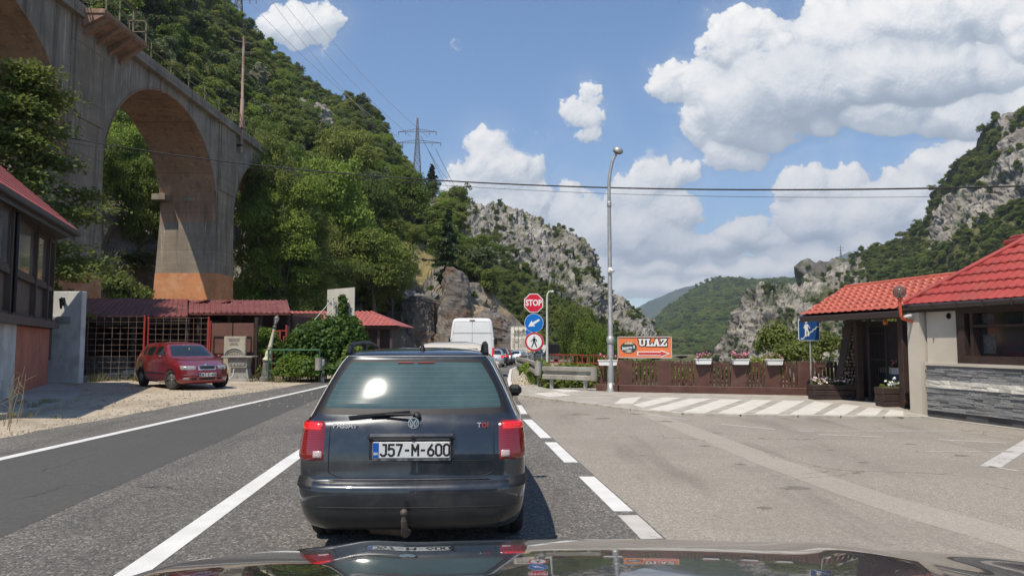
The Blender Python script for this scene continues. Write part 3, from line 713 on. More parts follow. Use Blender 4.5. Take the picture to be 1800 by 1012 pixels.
M_['ridge'] = hill_mat('limestone_ridge', (.36, .335, .295), (.105, .098, .088), (.045, .062, .024), (.028, .04, .016), rscale=.075, blotch=(.10, .105, .05), bsc=.05, bd=2.5)
gp = [(780, 400), (800, 430), (850, 452), (900, 474), (945, 495), (1000, 520), (1050, 556), (1075, 574), (1110, 594), (1160, 618)]
def rkR(px, py, t):
    y = np.interp(px, [p[0] for p in gp], [p[1] for p in gp])
    return 1.0 if py < y else (.05 if py > y + 8 else .5)
pairsR = [(A(700, 330, 400), (-50, 150, 0)), (A(792, 352, 415), (-22, 128, 0)), (A(830, 358, 425), (-14, 130, -1)), (A(862, 370, 430), (-8, 134, -2)), (A(895, 373, 432), (-3, 138, -2)), (A(930, 392, 432), (2, 142, -3)), (A(975, 412, 432), (9, 148, -4)), (A(1000, 416, 430), (13, 152, -5)), (A(1030, 442, 427), (18, 158, -6)),
          (A(1044, 478, 422), (21, 164, -7)), (A(1060, 508, 418), (25, 172, -9)), (A(1090, 529, 415), (32, 182, -11)), (A(1118, 549, 412), (40, 195, -13)), (A(1140, 572, 410), (48, 210, -15)), (A(1156, 600, 410), (56, 225, -17)), (A(1168, 640, 410), (62, 240, -20))]
def zpR(t): return t ** 1.15
GR, RR, _ = hill('rock_ridge', pairsR, 400, 190, lin, zpR, 11.0, rkR, lambda *a: .05, M_['ridge'], dscale=.026, seed=8.0, label='bare grey limestone ridge above a dark green slope', back=(120, -.5, 8), rockdisp=1.0)

M_['far'] = hill_mat('wooded_far_hill', (.25, .25, .22), (.12, .12, .10), (.045, .065, .026), (.018, .032, .015), rscale=.03, bd=6.0)
pf = [(A(1085, 640, 1500), (60, 700, -26)), (A(1135, 580, 1600), (180, 720, -26)), (A(1180, 541, 1700), (230, 740, -26)), (A(1228, 508, 1750), (280, 760, -26)), (A(1268, 493, 1750), (310, 780, -26)), (A(1290, 497, 1720), (330, 790, -26)), (A(1335, 503, 1650), (380, 800, -26)), (A(1420, 500, 1650), (500, 820, -26)), (A(1560, 470, 1700), (720, 860, -26))]
GF, RF, _ = hill('green_hill', pf, 150, 70, lin, lambda t: t, 22.0, lambda px, py, t: .12, lambda *a: 0, M_['far'], dscale=.012, seed=1.5, label='rounded wooded hill closing the end of the valley', back=(500, -.4, 6))
pg = [(A(1000, 600, 5200), (200, 2600, -26)), (A(1060, 556, 5200), (500, 2600, -26)), (A(1110, 545, 5200), (700, 2600, -26)), (A(1165, 522, 5200), (900, 2600, -26)), (A(1212, 502, 5200), (1000, 2600, -26)), (A(1240, 500, 5200), (1100, 2600, -26)), (A(1290, 520, 5200), (1250, 2700, -26)), (A(1400, 500, 5200), (1500, 2800, -26)), (A(1470, 452, 5200), (1750, 2900, -26)), (A(1495, 444, 5200), (1900, 2900, -26)), (A(1530, 455, 5200), (2000, 2900, -26)), (A(1700, 470, 5200), (2500, 2900, -26))]
M_['blue'] = hill_mat('distant_mountain', (.22, .22, .2), (.1, .1, .09), (.055, .075, .03), (.03, .045, .02), rscale=.006, bd=20.0)
hill('distant_mountain', pg, 120, 30, lin, lambda t: t, 50.0, lambda px, py, t: .1 if t < .93 else .35, lambda *a: 0, M_['blue'], dscale=.003, seed=4.5, label='far blue mountain seen through the gap in the valley', back=(1500, -.4, 5))

M_['cliffR'] = hill_mat('cliff_and_scrub', (.36, .33, .285), (.105, .096, .084), (.060, .080, .028), (.026, .038, .016), rscale=.085, blotch=(.055, .075, .03), bsc=.06, bd=2.0)
prk = [[(1240, 660), (1262, 600), (1285, 560), (1320, 500), (1440, 490), (1430, 560), (1340, 580), (1330, 660)]]
p1 = [(A(1225, 700, 350), (95, 320, -26)), (A(1262, 640, 352), (100, 318, -26)), (A(1270, 598, 355), (104, 314, -26)), (A(1290, 565, 358), (108, 310, -26)), (A(1303, 535, 360), (112, 306, -26)), (A(1325, 507, 362), (118, 300, -26)), (A(1350, 499, 366), (124, 296, -26)), (A(1400, 503, 370), (132, 290, -26)), (A(1440, 500, 372), (140, 285, -26)), (A(1520, 470, 380), (152, 280, -26))]
GK, RK, _ = hill('rock_spur', p1, 210, 130, lin, lambda t: t ** .9, 9.0, lambda px, py, t: 1.0 if any(in_poly(px, py, P) for P in prk) else .55, lambda *a: .2, M_['cliffR'], dscale=.035, seed=15.0, label='grey limestone spur with green patches beyond the fence', back=(40, -.7, 6))
prk2 = [[(1615, 470), (1632, 385), (1650, 345), (1700, 320), (1735, 300), (1760, 250), (1790, 225), (1840, 225), (1840, 320), (1760, 370), (1720, 400), (1690, 440), (1640, 455)], [(1405, 500), (1412, 466), (1500, 455), (1530, 440), (1500, 490), (1460, 510)], [(1735, 240), (1760, 205), (1800, 185), (1770, 240)]]
p2 = [(A(1400, 530, 520), (150, 330, -26)), (A(1411, 474, 520), (152, 328, -26)), (A(1440, 472, 515), (158, 322, -26)), (A(1490, 455, 505), (166, 315, -26)), (A(1525, 440, 495), (172, 305, -26)), (A(1565, 430, 485), (178, 295, -24)), (A(1605, 408, 470), (182, 284, -22)), (A(1628, 388, 462), (184, 278, -20)), (A(1640, 345, 458), (186, 270, -18)),
      (A(1668, 320, 450), (188, 262, -16)), (A(1692, 285, 440), (190, 252, -14)), (A(1722, 262, 430), (192, 242, -12)), (A(1746, 214, 420), (192, 232, -10)), (A(1800, 190, 405), (192, 215, -8)), (A(1900, 120, 380), (190, 190, -5)), (A(2150, 30, 330), (185, 150, -3)), (A(2500, -50, 260), (180, 90, 0))]
def rk2(px, py, t): return 1.0 if any(in_poly(px, py, P) for P in prk2) else .18
GM, RM, _ = hill('mountain_slope', p2, 320, 160, lin, lambda t: t ** 1.1, 12.0, rk2, lambda px, py, t: .35, M_['cliffR'], dscale=.026, seed=21.0, label='steep wooded mountain with pale cliffs above the restaurant roof', back=(120, -.4, 8))

# ------------------------------------------------------------------ trees
def leaf_cards(C, Dn, size, rng, elong=1.7):
    """rhombic leaf faces at points C facing roughly Dn"""
    n = len(C); nr = Dn * .75 + rng.normal(size=(n, 3)) * .55 + np.array([0, 0, .35]); nr /= np.linalg.norm(nr, axis=1, keepdims=True)
    a = rng.normal(size=(n, 3)); x = np.cross(nr, a); x /= np.linalg.norm(x, axis=1, keepdims=True); y = np.cross(nr, x)
    s = (size * rng.uniform(.6, 1.35, n))[:, None]
    V = np.stack([C - x * s * elong * .5, C - y * s * .5 + nr * s * .08, C + x * s * elong * .5, C + y * s * .5 + nr * s * .08], 1).reshape(-1, 3)
    return V, np.arange(n * 4).reshape(n, 4)
def crown_pts(n, lobes, rng, shell=.55):
    vol = np.array([l[3] * l[4] * l[5] for l in lobes]) ** .72; k = rng.choice(len(lobes), n, p=vol / vol.sum())
    Lb = np.array(lobes)[k]; d = rng.normal(size=(n, 3)); d /= np.linalg.norm(d, axis=1, keepdims=True)
    d[:, 2] = np.where(d[:, 2] < -.35, -d[:, 2] * .6, d[:, 2]); r = rng.uniform(0, 1, n) ** .33; r = shell + (1.05 - shell) * r
    r *= rng.uniform(.82, 1.1, n)
    return Lb[:, :3] + d * r[:, None] * Lb[:, 3:6], d
def broadleaf(seed, n, leaf, nl=16, flat=.8, tall=1.0):
    """unit tree: height 2, crown radius 1; returns (leaf verts, faces, trunk MB)"""
    rng = np.random.default_rng(seed); lobes = []
    for i in range(nl):
        a = rng.uniform(0, 6.28); rr = rng.uniform(.1, .72) ** .8; z = rng.uniform(.62, 1.62)
        rr *= math.sqrt(max(.12, 1 - ((z - 1.05) / .85) ** 2)); q = rng.uniform(.26, .44)
        lobes.append((math.cos(a) * rr, math.sin(a) * rr, z, q, q, q * flat))
    lobes.append((0, 0, 1.15, .5, .5, .62))
    for _ in range(nl * 2):
        l = lobes[rng.integers(0, nl)]; d = rng.normal(size=3); d /= np.linalg.norm(d); q = rng.uniform(.10, .19)
        lobes.append((l[0] + d[0] * l[3], l[1] + d[1] * l[4], l[2] + abs(d[2]) * l[5], q, q, q * .8))
    if tall > 1: lobes = [(l[0] * 1.0, l[1] * 1.0, .55 + (l[2] - .55) * tall + rng.uniform(-.3, .3), l[3], l[4], l[5] * 1.25) for l in lobes]
    C, D = crown_pts(n, lobes, rng); V, Fc = leaf_cards(C, D, leaf, rng)
    b = MB(); b.smooth = True
    b.tube([(0, 0, -.12), (.02, 0, .3), (.0, .03, .75 * tall), (.03, 0, 1.25 * tall)], [.075, .055, .04, .015], 7)
    for l in lobes[:min(8, nl)]:
        z0 = rng.uniform(.45, .85); b.tube([(0, 0, z0), (l[0] * .5, l[1] * .5, (z0 + l[2]) / 2 + .03), (l[0], l[1], l[2])], [.025, .016, .006], 5)
    return V, Fc, b
def conifer(seed, n, leaf):
    rng = np.random.default_rng(seed); C = []; D = []; b = MB(); b.smooth = True
    b.tube([(0, 0, -.1), (0, 0, 1.0), (0.01, 0, 2.0)], [.045, .03, .006], 6)
    nb = 70
    for i in range(nb):
        t = (i + rng.uniform(0, 1)) / nb; z = .22 + 1.75 * t; L = (1 - t) ** .85 * .52 * rng.uniform(.6, 1.15) + .03; a = rng.uniform(0, 6.28)
        dx, dy = math.cos(a), math.sin(a); k = max(6, int(n / nb * (L / .3)))
        u = rng.uniform(.12, 1, k); w = rng.normal(0, .05, k) * (1.1 - u * .5)
        P = np.stack([dx * u * L - dy * w, dy * u * L + dx * w, z - .22 * L * u ** 1.4 + rng.normal(0, .012, k)], 1); C.append(P)
        D.append(np.tile([dx * .3, dy * .3, .9], (k, 1))); b.tube([(0, 0, z), (dx * L * .9, dy * L * .9, z - .17 * L)], [.010, .003], 4)
    V, Fc = leaf_cards(np.concatenate(C), np.concatenate(D), leaf, rng, 2.6)
    return V, Fc, b
tree_count = {}
def make_tree(name, kind, seed, n, leaf, lm, loc, sx, sz, label, group=None, rz=0.0, cat='tree', **kw):
    V, Fc, b = (broadleaf if kind == 'b' else conifer)(seed, n, leaf, **kw)
    t = thing(name, loc, label, cat, group, rz); t.scale = (sx, sx, sz)
    raw_mesh('crown', V, Fc, 4, lm, False, t)
    b.build('trunk', M_['bark'], t, world=False)
    return t
PROTO = {}
def place(key, loc, sx, sz, label, group=None, rz=0.0, name='tree', cat='tree'):
    """first use builds the tree of that kind, later uses copy it with its crown and trunk"""
    kind, seed, n, leaf, lm, kw = KINDS_T[key]
    if key not in PROTO:
        PROTO[key] = make_tree(name, kind, seed, n, leaf, M_[lm], loc, sx, sz, label, group, rz, cat, **kw); return PROTO[key]
    t = copy_tree(PROTO[key]); t.name = name; t.location = loc; t.scale = (sx, sx, sz); t.rotation_euler = (0, 0, rz)
    for k in ('group',):
        if k in t: del t[k]
    return tag(t, label, cat, group)
KINDS_T = {
 'big1': ('b', 1, 16000, .035, 'leafB', {}), 'big2': ('b', 2, 16000, .034, 'leafA', {}), 'big3': ('b', 3, 16000, .033, 'leafC', {}), 'big4': ('b', 4, 15000, .034, 'leafD', {}),
 'mid1': ('b', 11, 4200, .066, 'leafA', {}), 'mid2': ('b', 12, 4200, .066, 'leafC', {}), 'mid3': ('b', 13, 2400, .09, 'leafA', dict(nl=11)), 'mid4': ('b', 14, 2400, .085, 'leafD', {}), 'mid5': ('b', 15, 4200, .066, 'leafB', dict(nl=12)),
 'tall1': ('b', 5, 34000, .034, 'leafB', dict(nl=34, tall=2.9)), 'tall2': ('b', 6, 34000, .033, 'leafA', dict(nl=34, tall=2.9)), 'tall3': ('b', 7, 34000, .032, 'leafC', dict(nl=34, tall=2.9)),
 'con1': ('c', 21, 5200, .060, 'needle', {}), 'con2': ('c', 22, 3600, .07, 'needle', {}),
}
def height_on(G, x, y):
    d = (G[..., 0] - x) ** 2 + (G[..., 1] - y) ** 2; k = np.unravel_index(np.argmin(d), d.shape); return G[k][2]
rg = random.Random(42)
_gp = GL.reshape(-1, 3); _ok = _gp[:, 1] > 5
_pp = np.array([proj(p) if k else (-9999, -9999) for p, k in zip(_gp, _ok)])
def slope_hit(px, py, dmin=0):
    """nearest point of the hillside seen in direction (px,py)"""
    for tol in (5, 9, 14):
        k = np.where((np.abs(_pp[:, 0] - px) < tol) & (np.abs(_pp[:, 1] - py) < tol) & (_gp[:, 1] > dmin))[0]
        if len(k): return _gp[k[np.argmin(_gp[k, 1])]]
    return None
def hero(key, px, py, d, rpx, hpx, label, name='tree', base=None):
    """tree whose crown centre shows in direction (px,py), rpx crown half width, hpx crown height, standing on the slope or ground"""
    grp = 'trees on the slope behind the road' if base is None else 'trees beyond the guardrail'
    if base is None:
        q = slope_hit(px, py + hpx * .60, 0)
        if q is not None and q[1] < 320:
            s = q[1] / F; con = key.startswith('con'); return place(key, (q[0], q[1], q[2] - .3), rpx * s * (1.75 if con else 1), hpx * s / (1.75 if con else 1.30), label, grp, rg.uniform(0, 6), name)
        c = at(px, py, d); g = height_on(GL, c.x, c.y) if c.y > 45 else z_ground(c.x, c.y)
    else:
        c = at(px, py, d); g = z_ground(c.x, c.y)
    s = d / F; top = c.z + hpx * s / 2
    return place(key, (c.x, c.y, g - .3), rpx * s, max(hpx * s / 1.45, (top - g + .3) / 1.85), label, grp, rg.uniform(0, 6), name)
hero('big1', 585, 400, 80, 82, 175, 'bright green broad tree in the middle of the slope, with its crown lit in clumps')
hero('big1', 500, 330, 96, 50, 110, 'bright green tree standing just right of the last viaduct arch')
hero('big2', 655, 490, 72, 82, 120, 'spreading olive green tree above the white panel and the tiled roof')
hero('big4', 500, 455, 68, 42, 120, 'grey green tree between the dark rock wall and the bright broad tree')
hero('big3', 600, 520, 70, 62, 90, 'dark green low tree directly behind the white panel')
hero('big2', 710, 360, 118, 48, 90, 'rounded tree high on the slope left of the bare rocky shoulder')
hero('big3', 545, 480, 76, 46, 90, 'shaded dark tree under the bright broad tree')
hero('big2', 728, 418, 100, 26, 44, 'small olive tree on the dry grass left of the tall conifer')
hero('big1', 440, 345, 82, 26, 130, 'narrow light green tree growing against the last arch of the viaduct')
hero('big3', 655, 390, 92, 50, 110, 'dense dark tree right of the bright broad tree')
hero('big2', 718, 480, 78, 26, 36, 'low spreading bush above the broken grey rock face', 'bush')
hero('big4', 440, 480, 70, 22, 60, 'small grey green tree at the foot of the dark rock wall')
hero('big2', 610, 300, 112, 60, 100, 'large olive tree high above the bright broad tree')
hero('con1', 790, 425, 100, 34, 130, 'tall dark conifer on the dry grass shoulder', 'conifer_tree')
cq = at(759, 336, 236); place('con2', (cq.x, cq.y, cq.z - .8), 5.6, 4.9, 'small lone conifer on the skyline beside the pylon', 'trees on the slope behind the road', 1.0, 'conifer_tree')
hero('big1', 225, 300, 66, 48, 120, 'bright tree seen through the viaduct arch, upper of the arch trees')
hero('big2', 250, 420, 64, 46, 120, 'green tree low down inside the viaduct arch')
hero('big3', 200, 400, 70, 40, 160, 'dark shaded tree inside the arch beside the nearer pier')
hero('big2', 205, 250, 78, 60, 110, 'olive tree behind the arch crown')
hero('mid4', 240, 495, 58, 44, 36, 'low scrubby bush on the rubble between the two piers', 'bush')
hero('big1', 590, 548, 64, 40, 40, 'light green shrub right behind the tiled roof', 'bush')
hero('big1', 455, 520, 58, 34, 40, 'light green shrub above the dark red shed roof', 'bush')
hero('big2', 850, 440, 128, 36, 46, 'dark green trees-like bush under the grey ridge right of the tall conifer', 'bush')

# scatter over the slopes -------------------------------------------------------------------
def scatter(G, Rk, n, seed, ok):
    rng = np.random.default_rng(seed); nt_, ns = G.shape[:2]; out = []
    A_ = np.linalg.norm(np.cross(G[1:, :-1] - G[:-1, :-1], G[:-1, 1:] - G[:-1, :-1]), axis=2); P = (A_ / A_.sum()).ravel()
    for k in rng.choice(len(P), n, p=P):
        j, i = divmod(int(k), ns - 1); u, v = rng.uniform(), rng.uniform()
        p = G[j, i] * (1 - u) * (1 - v) + G[j, i + 1] * u * (1 - v) + G[j + 1, i] * (1 - u) * v + G[j + 1, i + 1] * u * v
        if p[1] < 8: continue
        px, py = proj(p)
        if ok(px, py, j / nt_, Rk[j, i], rng): out.append((p, px, py, Rk[j, i]))
    return out
def forest_obj(name, pts, keys, smin, smax, label, zk=(.8, 1.25)):
    rng = np.random.default_rng(abs(hash(label)) % 1000 if False else len(label))
    me = bpy.data.meshes.new(name); me.from_pydata([tuple(p) for p in pts], [], [])
    n = len(pts); s = rng.uniform(smin, smax, n)
    sv = np.stack([s, s, s * rng.uniform(zk[0], zk[1], n)], 1).astype(np.float32); rv = np.stack([rng.uniform(-.1, .1, n), rng.uniform(-.1, .1, n), rng.uniform(0, 6.28, n)], 1).astype(np.float32)
    for nm, a in (('tree_scale', sv), ('tree_turn', rv)):
        t = me.attributes.new(nm, 'FLOAT_VECTOR', 'POINT'); t.data.foreach_set('vector', a.ravel())
    o = bpy.data.objects.new(name, me); COL.objects.link(o)
    g = bpy.data.node_groups.new(name + '_scatter', 'GeometryNodeTree')
    g.interface.new_socket('Geometry', in_out='INPUT', socket_type='NodeSocketGeometry'); g.interface.new_socket('Geometry', in_out='OUTPUT', socket_type='NodeSocketGeometry')
    gi, go = g.nodes.new('NodeGroupInput'), g.nodes.new('NodeGroupOutput')
    ip_ = g.nodes.new('GeometryNodeInstanceOnPoints'); jn = g.nodes.new('GeometryNodeJoinGeometry')
    for k in keys:
        oi = g.nodes.new('GeometryNodeObjectInfo'); oi.transform_space = 'ORIGINAL'; oi.inputs['As Instance'].default_value = True
        oi.inputs['Object'].default_value = [c for c in PROTO[k].children if c.name.startswith('crown')][0]
        g.links.new(oi.outputs['Geometry'], jn.inputs[0])
    def na(nm):
        q = g.nodes.new('GeometryNodeInputNamedAttribute'); q.data_type = 'FLOAT_VECTOR'; q.inputs[0].default_value = nm; return q.outputs[0]
    g.links.new(gi.outputs[0], ip_.inputs['Points']); g.links.new(jn.outputs[0], ip_.inputs['Instance']); ip_.inputs['Pick Instance'].default_value = True
    g.links.new(na('tree_scale'), ip_.inputs['Scale'])
    er = g.nodes.new('FunctionNodeEulerToRotation'); g.links.new(na('tree_turn'), er.inputs[0]); g.links.new(er.outputs[0], ip_.inputs['Rotation'])
    g.links.new(ip_.outputs[0], go.inputs[0])
    md = o.modifiers.new('scatter', 'NODES'); md.node_group = g
    tag(o, label, 'forest', kind='stuff'); return o
bare = rk_polys[:3] + [[(690, 395), (760, 372), (800, 400), (800, 500), (740, 560), (690, 540)], [(745, 430), (790, 425), (840, 500), (905, 560), (880, 600), (770, 560), (735, 520)], [(690, 315), (735, 312), (800, 352), (812, 430), (760, 400)]]
def okL(px, py, t, rk, rng):
    if any(in_poly(px, py, P) for P in bare): return rng.uniform() < .30
    if t < .035: return False
    n = mnoise.noise(Vector((px * .012, py * .012, 2)))
    return rng.uniform() < (.92 if n > -.35 else .55)
ptsL = scatter(GL, RL, 3000, 5, okL)
ptsL.sort(key=lambda q: q[0][1])
vis = [q for q in ptsL if -120 < q[1] < 940 and -80 < q[2] < 640]
near = [q for q in vis if q[0][1] < 175 and not (q[1] < 60)][:150]
nid = set(id(q) for q in near)
for q in near:
    key = rg.choice(['mid1', 'mid2', 'mid3', 'mid1', 'mid4', 'mid5'])
    d = q[0][1]; s = rg.uniform(1.5, 2.7) if d < 95 else rg.uniform(1.7, 3.2)
    if any(in_poly(q[1], q[2], P) for P in bare): s *= rg.uniform(.18, .42)
    place(key, (q[0][0], q[0][1], q[0][2] - .5), s, s * rg.uniform(.85, 1.2), 'one of the many bushy green trees on the steep slope behind the road', 'bushy trees on the steep slope behind the road', rg.uniform(0, 6.28))
rest = [q[0] - np.array([0, 0, .8]) for q in ptsL if id(q) not in nid]
forest_obj('forest', rest, ['mid1', 'mid2', 'mid3', 'mid4', 'mid5', 'mid1'], 1.7, 3.4, 'dense green forest canopy covering the high hillside behind the viaduct')
def okR(px, py, t, rk, rng):
    if rk > .5: return rng.uniform() < .05 + .25 * (mnoise.noise(Vector((px * .02, py * .03, 4))) > .25)
    return True
ptsR = scatter(GR, RR, 8000, 6, okR)
forest_obj('forest', [q[0] - np.array([0, 0, .6]) for q in ptsR], ['mid1', 'mid2', 'mid3', 'mid2', 'con2'], .9, 2.0, 'dark green woodland on the slope below the grey limestone ridge')
def okM(px, py, t, rk, rng): return rng.uniform() < (.03 if rk > .6 else .95)
ptsM = scatter(GM, RM, 8000, 7, okM)
forest_obj('forest', [q[0] - np.array([0, 0, .6]) for q in ptsM], ['mid1', 'mid2', 'mid3', 'mid2'], 1.4, 3.0, 'green scrub and woodland around the pale cliffs above the restaurant')
ptsK = scatter(GK, RK, 900, 8, lambda px, py, t, rk, rng: rng.uniform() < ((.55 if mnoise.noise(Vector((px * .025, py * .025, 1))) > .1 else .05) if rk > .8 else .8))
forest_obj('forest', [q[0] - np.array([0, 0, .5]) for q in ptsK], ['mid1', 'mid2', 'mid4'], .8, 1.9, 'green scrub patches on the grey limestone spur')

ptsF = scatter(GF, RF, 16000, 9, lambda px, py, t, rk, rng: px < 1480 and py < 690)
forest_obj('forest', [q[0] - np.array([0, 0, 1.5]) for q in ptsF], ['mid1', 'mid2', 'mid3', 'mid2', 'mid5'], 4.0, 8.0, 'even green forest covering the rounded hill at the end of the valley', (.7, 1.1))
# ------------------------------------------------------------------ viaduct
def conc_mat(name, c, d, st, board=True, streak=.75):
    m, t, b = base_mat(name); p = POS(t)
    n = NOISE(t, p, .55, 8, .65); ns = NOISE(t, VM(t, 'MULTIPLY', p, (1.6, 1.6, .12)), 1.4, 7, .65)
    col = MIX(t, MR(t, n, .35, .65), c, d)
    col = MIX(t, MA(t, 'MULTIPLY', MR(t, ns, .48, .68), streak), col, st)
    col = MIX(t, MA(t, 'MULTIPLY', MR(t, NOISE(t, VM(t, 'MULTIPLY', p, (2.5, 2.5, .2)), 1.9, 6, .6), .56, .70), .55), col, [min(1, q * 1.7) for q in c])
    s3 = t.nodes.new('ShaderNodeSeparateXYZ'); t.links.new(p, s3.inputs[0])
    if board:
        fr = MA(t, 'FRACT', MA(t, 'ADD', MA(t, 'MULTIPLY', s3.outputs[2], 2.6), MA(t, 'MULTIPLY', NOISE(t, p, .8, 2), .15)))
        ln = MR(t, fr, .03, .0); fr2 = MA(t, 'FRACT', MA(t, 'MULTIPLY', s3.outputs[2], .36)); l2 = MR(t, fr2, .02, .0)
        rb = NOISE(t, VM(t, 'MULTIPLY', p, (.05, .05, 2.6)), 1.0, 2)
        col = MIX(t, MR(t, rb, .35, .65, 0, .35), col, [q * .6 for q in c])
        col = MIX(t, MA(t, 'MULTIPLY', ln, .55), col, [q * .4 for q in c]); col = MIX(t, MA(t, 'MULTIPLY', l2, .8), col, [q * .35 for q in c])
    put(t, b.inputs['Base Color'], col); b.inputs['Roughness'].default_value = .9; b.inputs['Specular IOR Level'].default_value = .2
    BUMP(t, b, MA(t, 'ADD', NOISE(t, p, 6, 6, .65), n), .5, .04)
    return m
M_['bconc'] = conc_mat('weathered_viaduct_concrete', (.30, .25, .19), (.215, .175, .135), (.105, .088, .072))
M_['bface'] = conc_mat('viaduct_spandrel_concrete', (.30, .255, .205), (.215, .18, .148), (.10, .085, .072), False, .75)
M_['soffit'] = conc_mat('brown_arch_soffit', (.34, .215, .15), (.26, .16, .11), (.13, .088, .066))
M_['orange'] = mat('orange_paint', (.55, .235, .10), (.46, .19, .085), 1.2, .85, stain=(.62, .36, .22), sscale=1.0, samt=.5, bump=.2, bscale=12)
BX0, BX1 = -26.3, -22.0
W_, S_ = 3.2, 15.5
y_piers = [17.3, 36.0, 54.7]          # near faces of the three piers
spring, crown_z, deck_z = 10.4, 17.3, 18.2
via = thing('viaduct', (-24.1, 45, 0), 'tall weathered concrete railway viaduct with round arches and orange painted pier feet', 'bridge')
def pier(y0, zb, zpaint):
    def sect(z, k=0):
        e = (spring - z) * .045 if z < spring else 0; e2 = (spring - z) * .02 if z < spring else 0
        return [(BX0 - e, y0 - e2, z), (BX1 + e2 * .6, y0 - e2, z), (BX1 + e2 * .6, y0 + W_ + e2, z), (BX0 - e, y0 + W_ + e2, z)]
    b = MB(); zs = [zpaint, 7.0, 9.0, spring, crown_z, deck_z]; rows = [sect(z) for z in zs]
    b.add([p for r in rows for p in r], [(i * 4 + k, i * 4 + (k + 1) % 4, i * 4 + 4 + (k + 1) % 4, i * 4 + 4 + k) for i in range(len(rows) - 1) for k in range(4)] + [(3, 2, 1, 0), tuple(len(rows) * 4 - 4 + k for k in range(4))])
    b.box((BX1 - .02 + .05, y0 + W_ / 2, (spring + deck_z) / 2 + 1.2), (.10, W_ - .5, deck_z - spring - 2.6))
    pr = b.build('pier', M_['bconc'], via)
    b = MB(); rows = [sect(z) for z in (zb, zpaint)]; rows = [[(p[0] - .012 if p[0] < -24 else p[0] + .012, p[1] - .012 if p[1] < y0 + 1 else p[1] + .012, p[2]) for p in r] for r in rows]
    b.add([p for r in rows for p in r], [(k, (k + 1) % 4, 4 + (k + 1) % 4, 4 + k) for k in range(4)] + [(4, 5, 6, 7)])
    b.build('painted_foot', M_['orange'], pr)
    return pr
pr = pier(y_piers[0], -1, 4.2); pier(y_piers[1], -1, 5.05); pB = pier(y_piers[2], -1, 6.6); pier(73.4, -1, 6.6)
# small ledge stub on the far pier
b = MB(); b.box((BX0 + .3, y_piers[2] - .5, 12.15), (1.0, 1.0, .45), ch=.02); b.box((BX0 + 2.2, y_piers[2] - .12, 12.15), (.8, .22, .4)); b.build('ledge', M_['bconc'], pB)
def arch(y0, y1):
    n = 32; b = MB(); hs_ = (y1 - y0) / 2; ym = (y0 + y1) / 2; P = []
    for i in range(n + 1):
        a = math.pi * i / n; P.append((ym - math.cos(a) * hs_, spring + math.sin(a) ** .92 * (crown_z - spring)))
    xf, xb = BX1 - .06, BX0 + .06
    for i in range(n):
        (ya, za), (yb, zb) = P[i], P[i + 1]
        b.mi = 1; b.add([(xb, ya, za), (xf, ya, za), (xf, yb, zb), (xb, yb, zb)], [(0, 1, 2, 3)], smooth=True)
        b.mi = 0
        b.add([(xf, ya, za), (xf, ya, deck_z), (xf, yb, deck_z), (xf, yb, zb)], [(3, 2, 1, 0)])
        b.add([(xb, ya, za), (xb, ya, deck_z), (xb, yb, deck_z), (xb, yb, zb)], [(0, 1, 2, 3)])
        # raised voussoir edge
        e = .035
        b.mi = 1
        b.add([(xf + e, ya, za), (xf + e, ya, za + .14), (xf + e, yb, zb + .14), (xf + e, yb, zb), (xf - .02, ya, za), (xf - .02, yb, zb)], [(3, 2, 1, 0), (0, 4, 5, 3)])
    return b.build('arch_span', [M_['bface'], M_['soffit']], via, recalc=False)
for y0, y1 in ((-1.4, 17.3), (20.5, 36.0), (39.2, 54.7), (57.9, 73.4)): arch(y0, y1)
b = MB()
b.box(((BX0 + BX1) / 2, 38.5, deck_z + .22), (4.3 + .5, 80, .42), ch=.04); b.box((BX1 + .12, 38.5, deck_z - .12), (.34, 80, .24))
b.build('deck', M_['bface'], via)
b = MB(); b.box((BX1 + .55, 38.7, deck_z + .1), (1.5, 4.4, .24), ch=.02)
for k in range(4): b.beam((BX1 - .1, 36.9 + k * 1.2, deck_z - .9), (BX1 + 1.1, 36.9 + k * 1.2, deck_z - .02), .25, .5)
b.poly([(0, 0), (1.25, .0), (1.25, -.1), (0, -.75)], 4.3, Matrix.Translation((BX1, 40.85, deck_z)) @ Matrix.Rotation(R(90), 4, 'X'))
b.build('refuge_balcony', M_['soffit'], via)
M_['yrail'] = mat('dull_yellow_rail', (.17, .15, .08), (.11, .095, .055), 3, .6)
b = MB()
for k in range(28):
    y = 2 + k * 2.6; 
    if 36.2 < y < 41: continue
    b.beam((BX1 + .18, y, deck_z + .42), (BX1 + .18, y, deck_z + 1.5), .045)
for z in (deck_z + .95, deck_z + 1.48): b.beam((BX1 + .18, 0, z), (BX1 + .18, 36.5, z), .045); b.beam((BX1 + .18, 41, z), (BX1 + .18, 75, z), .045)
for y in (36.7, 38, 39.4, 40.8): b.beam((BX1 + 1.25, y, deck_z + .2), (BX1 + 1.25, y, deck_z + 1.5), .07)
for z in (deck_z + .85, deck_z + 1.48):
    b.beam((BX1 + 1.25, 36.7, z), (BX1 + 1.25, 40.8, z), .05); b.beam((BX1 + .2, 40.8, z), (BX1 + 1.25, 40.8, z), .05); b.beam((BX1 + .2, 36.7, z), (BX1 + 1.25, 36.7, z), .05)
b.build('railing', M_['yrail'], via)

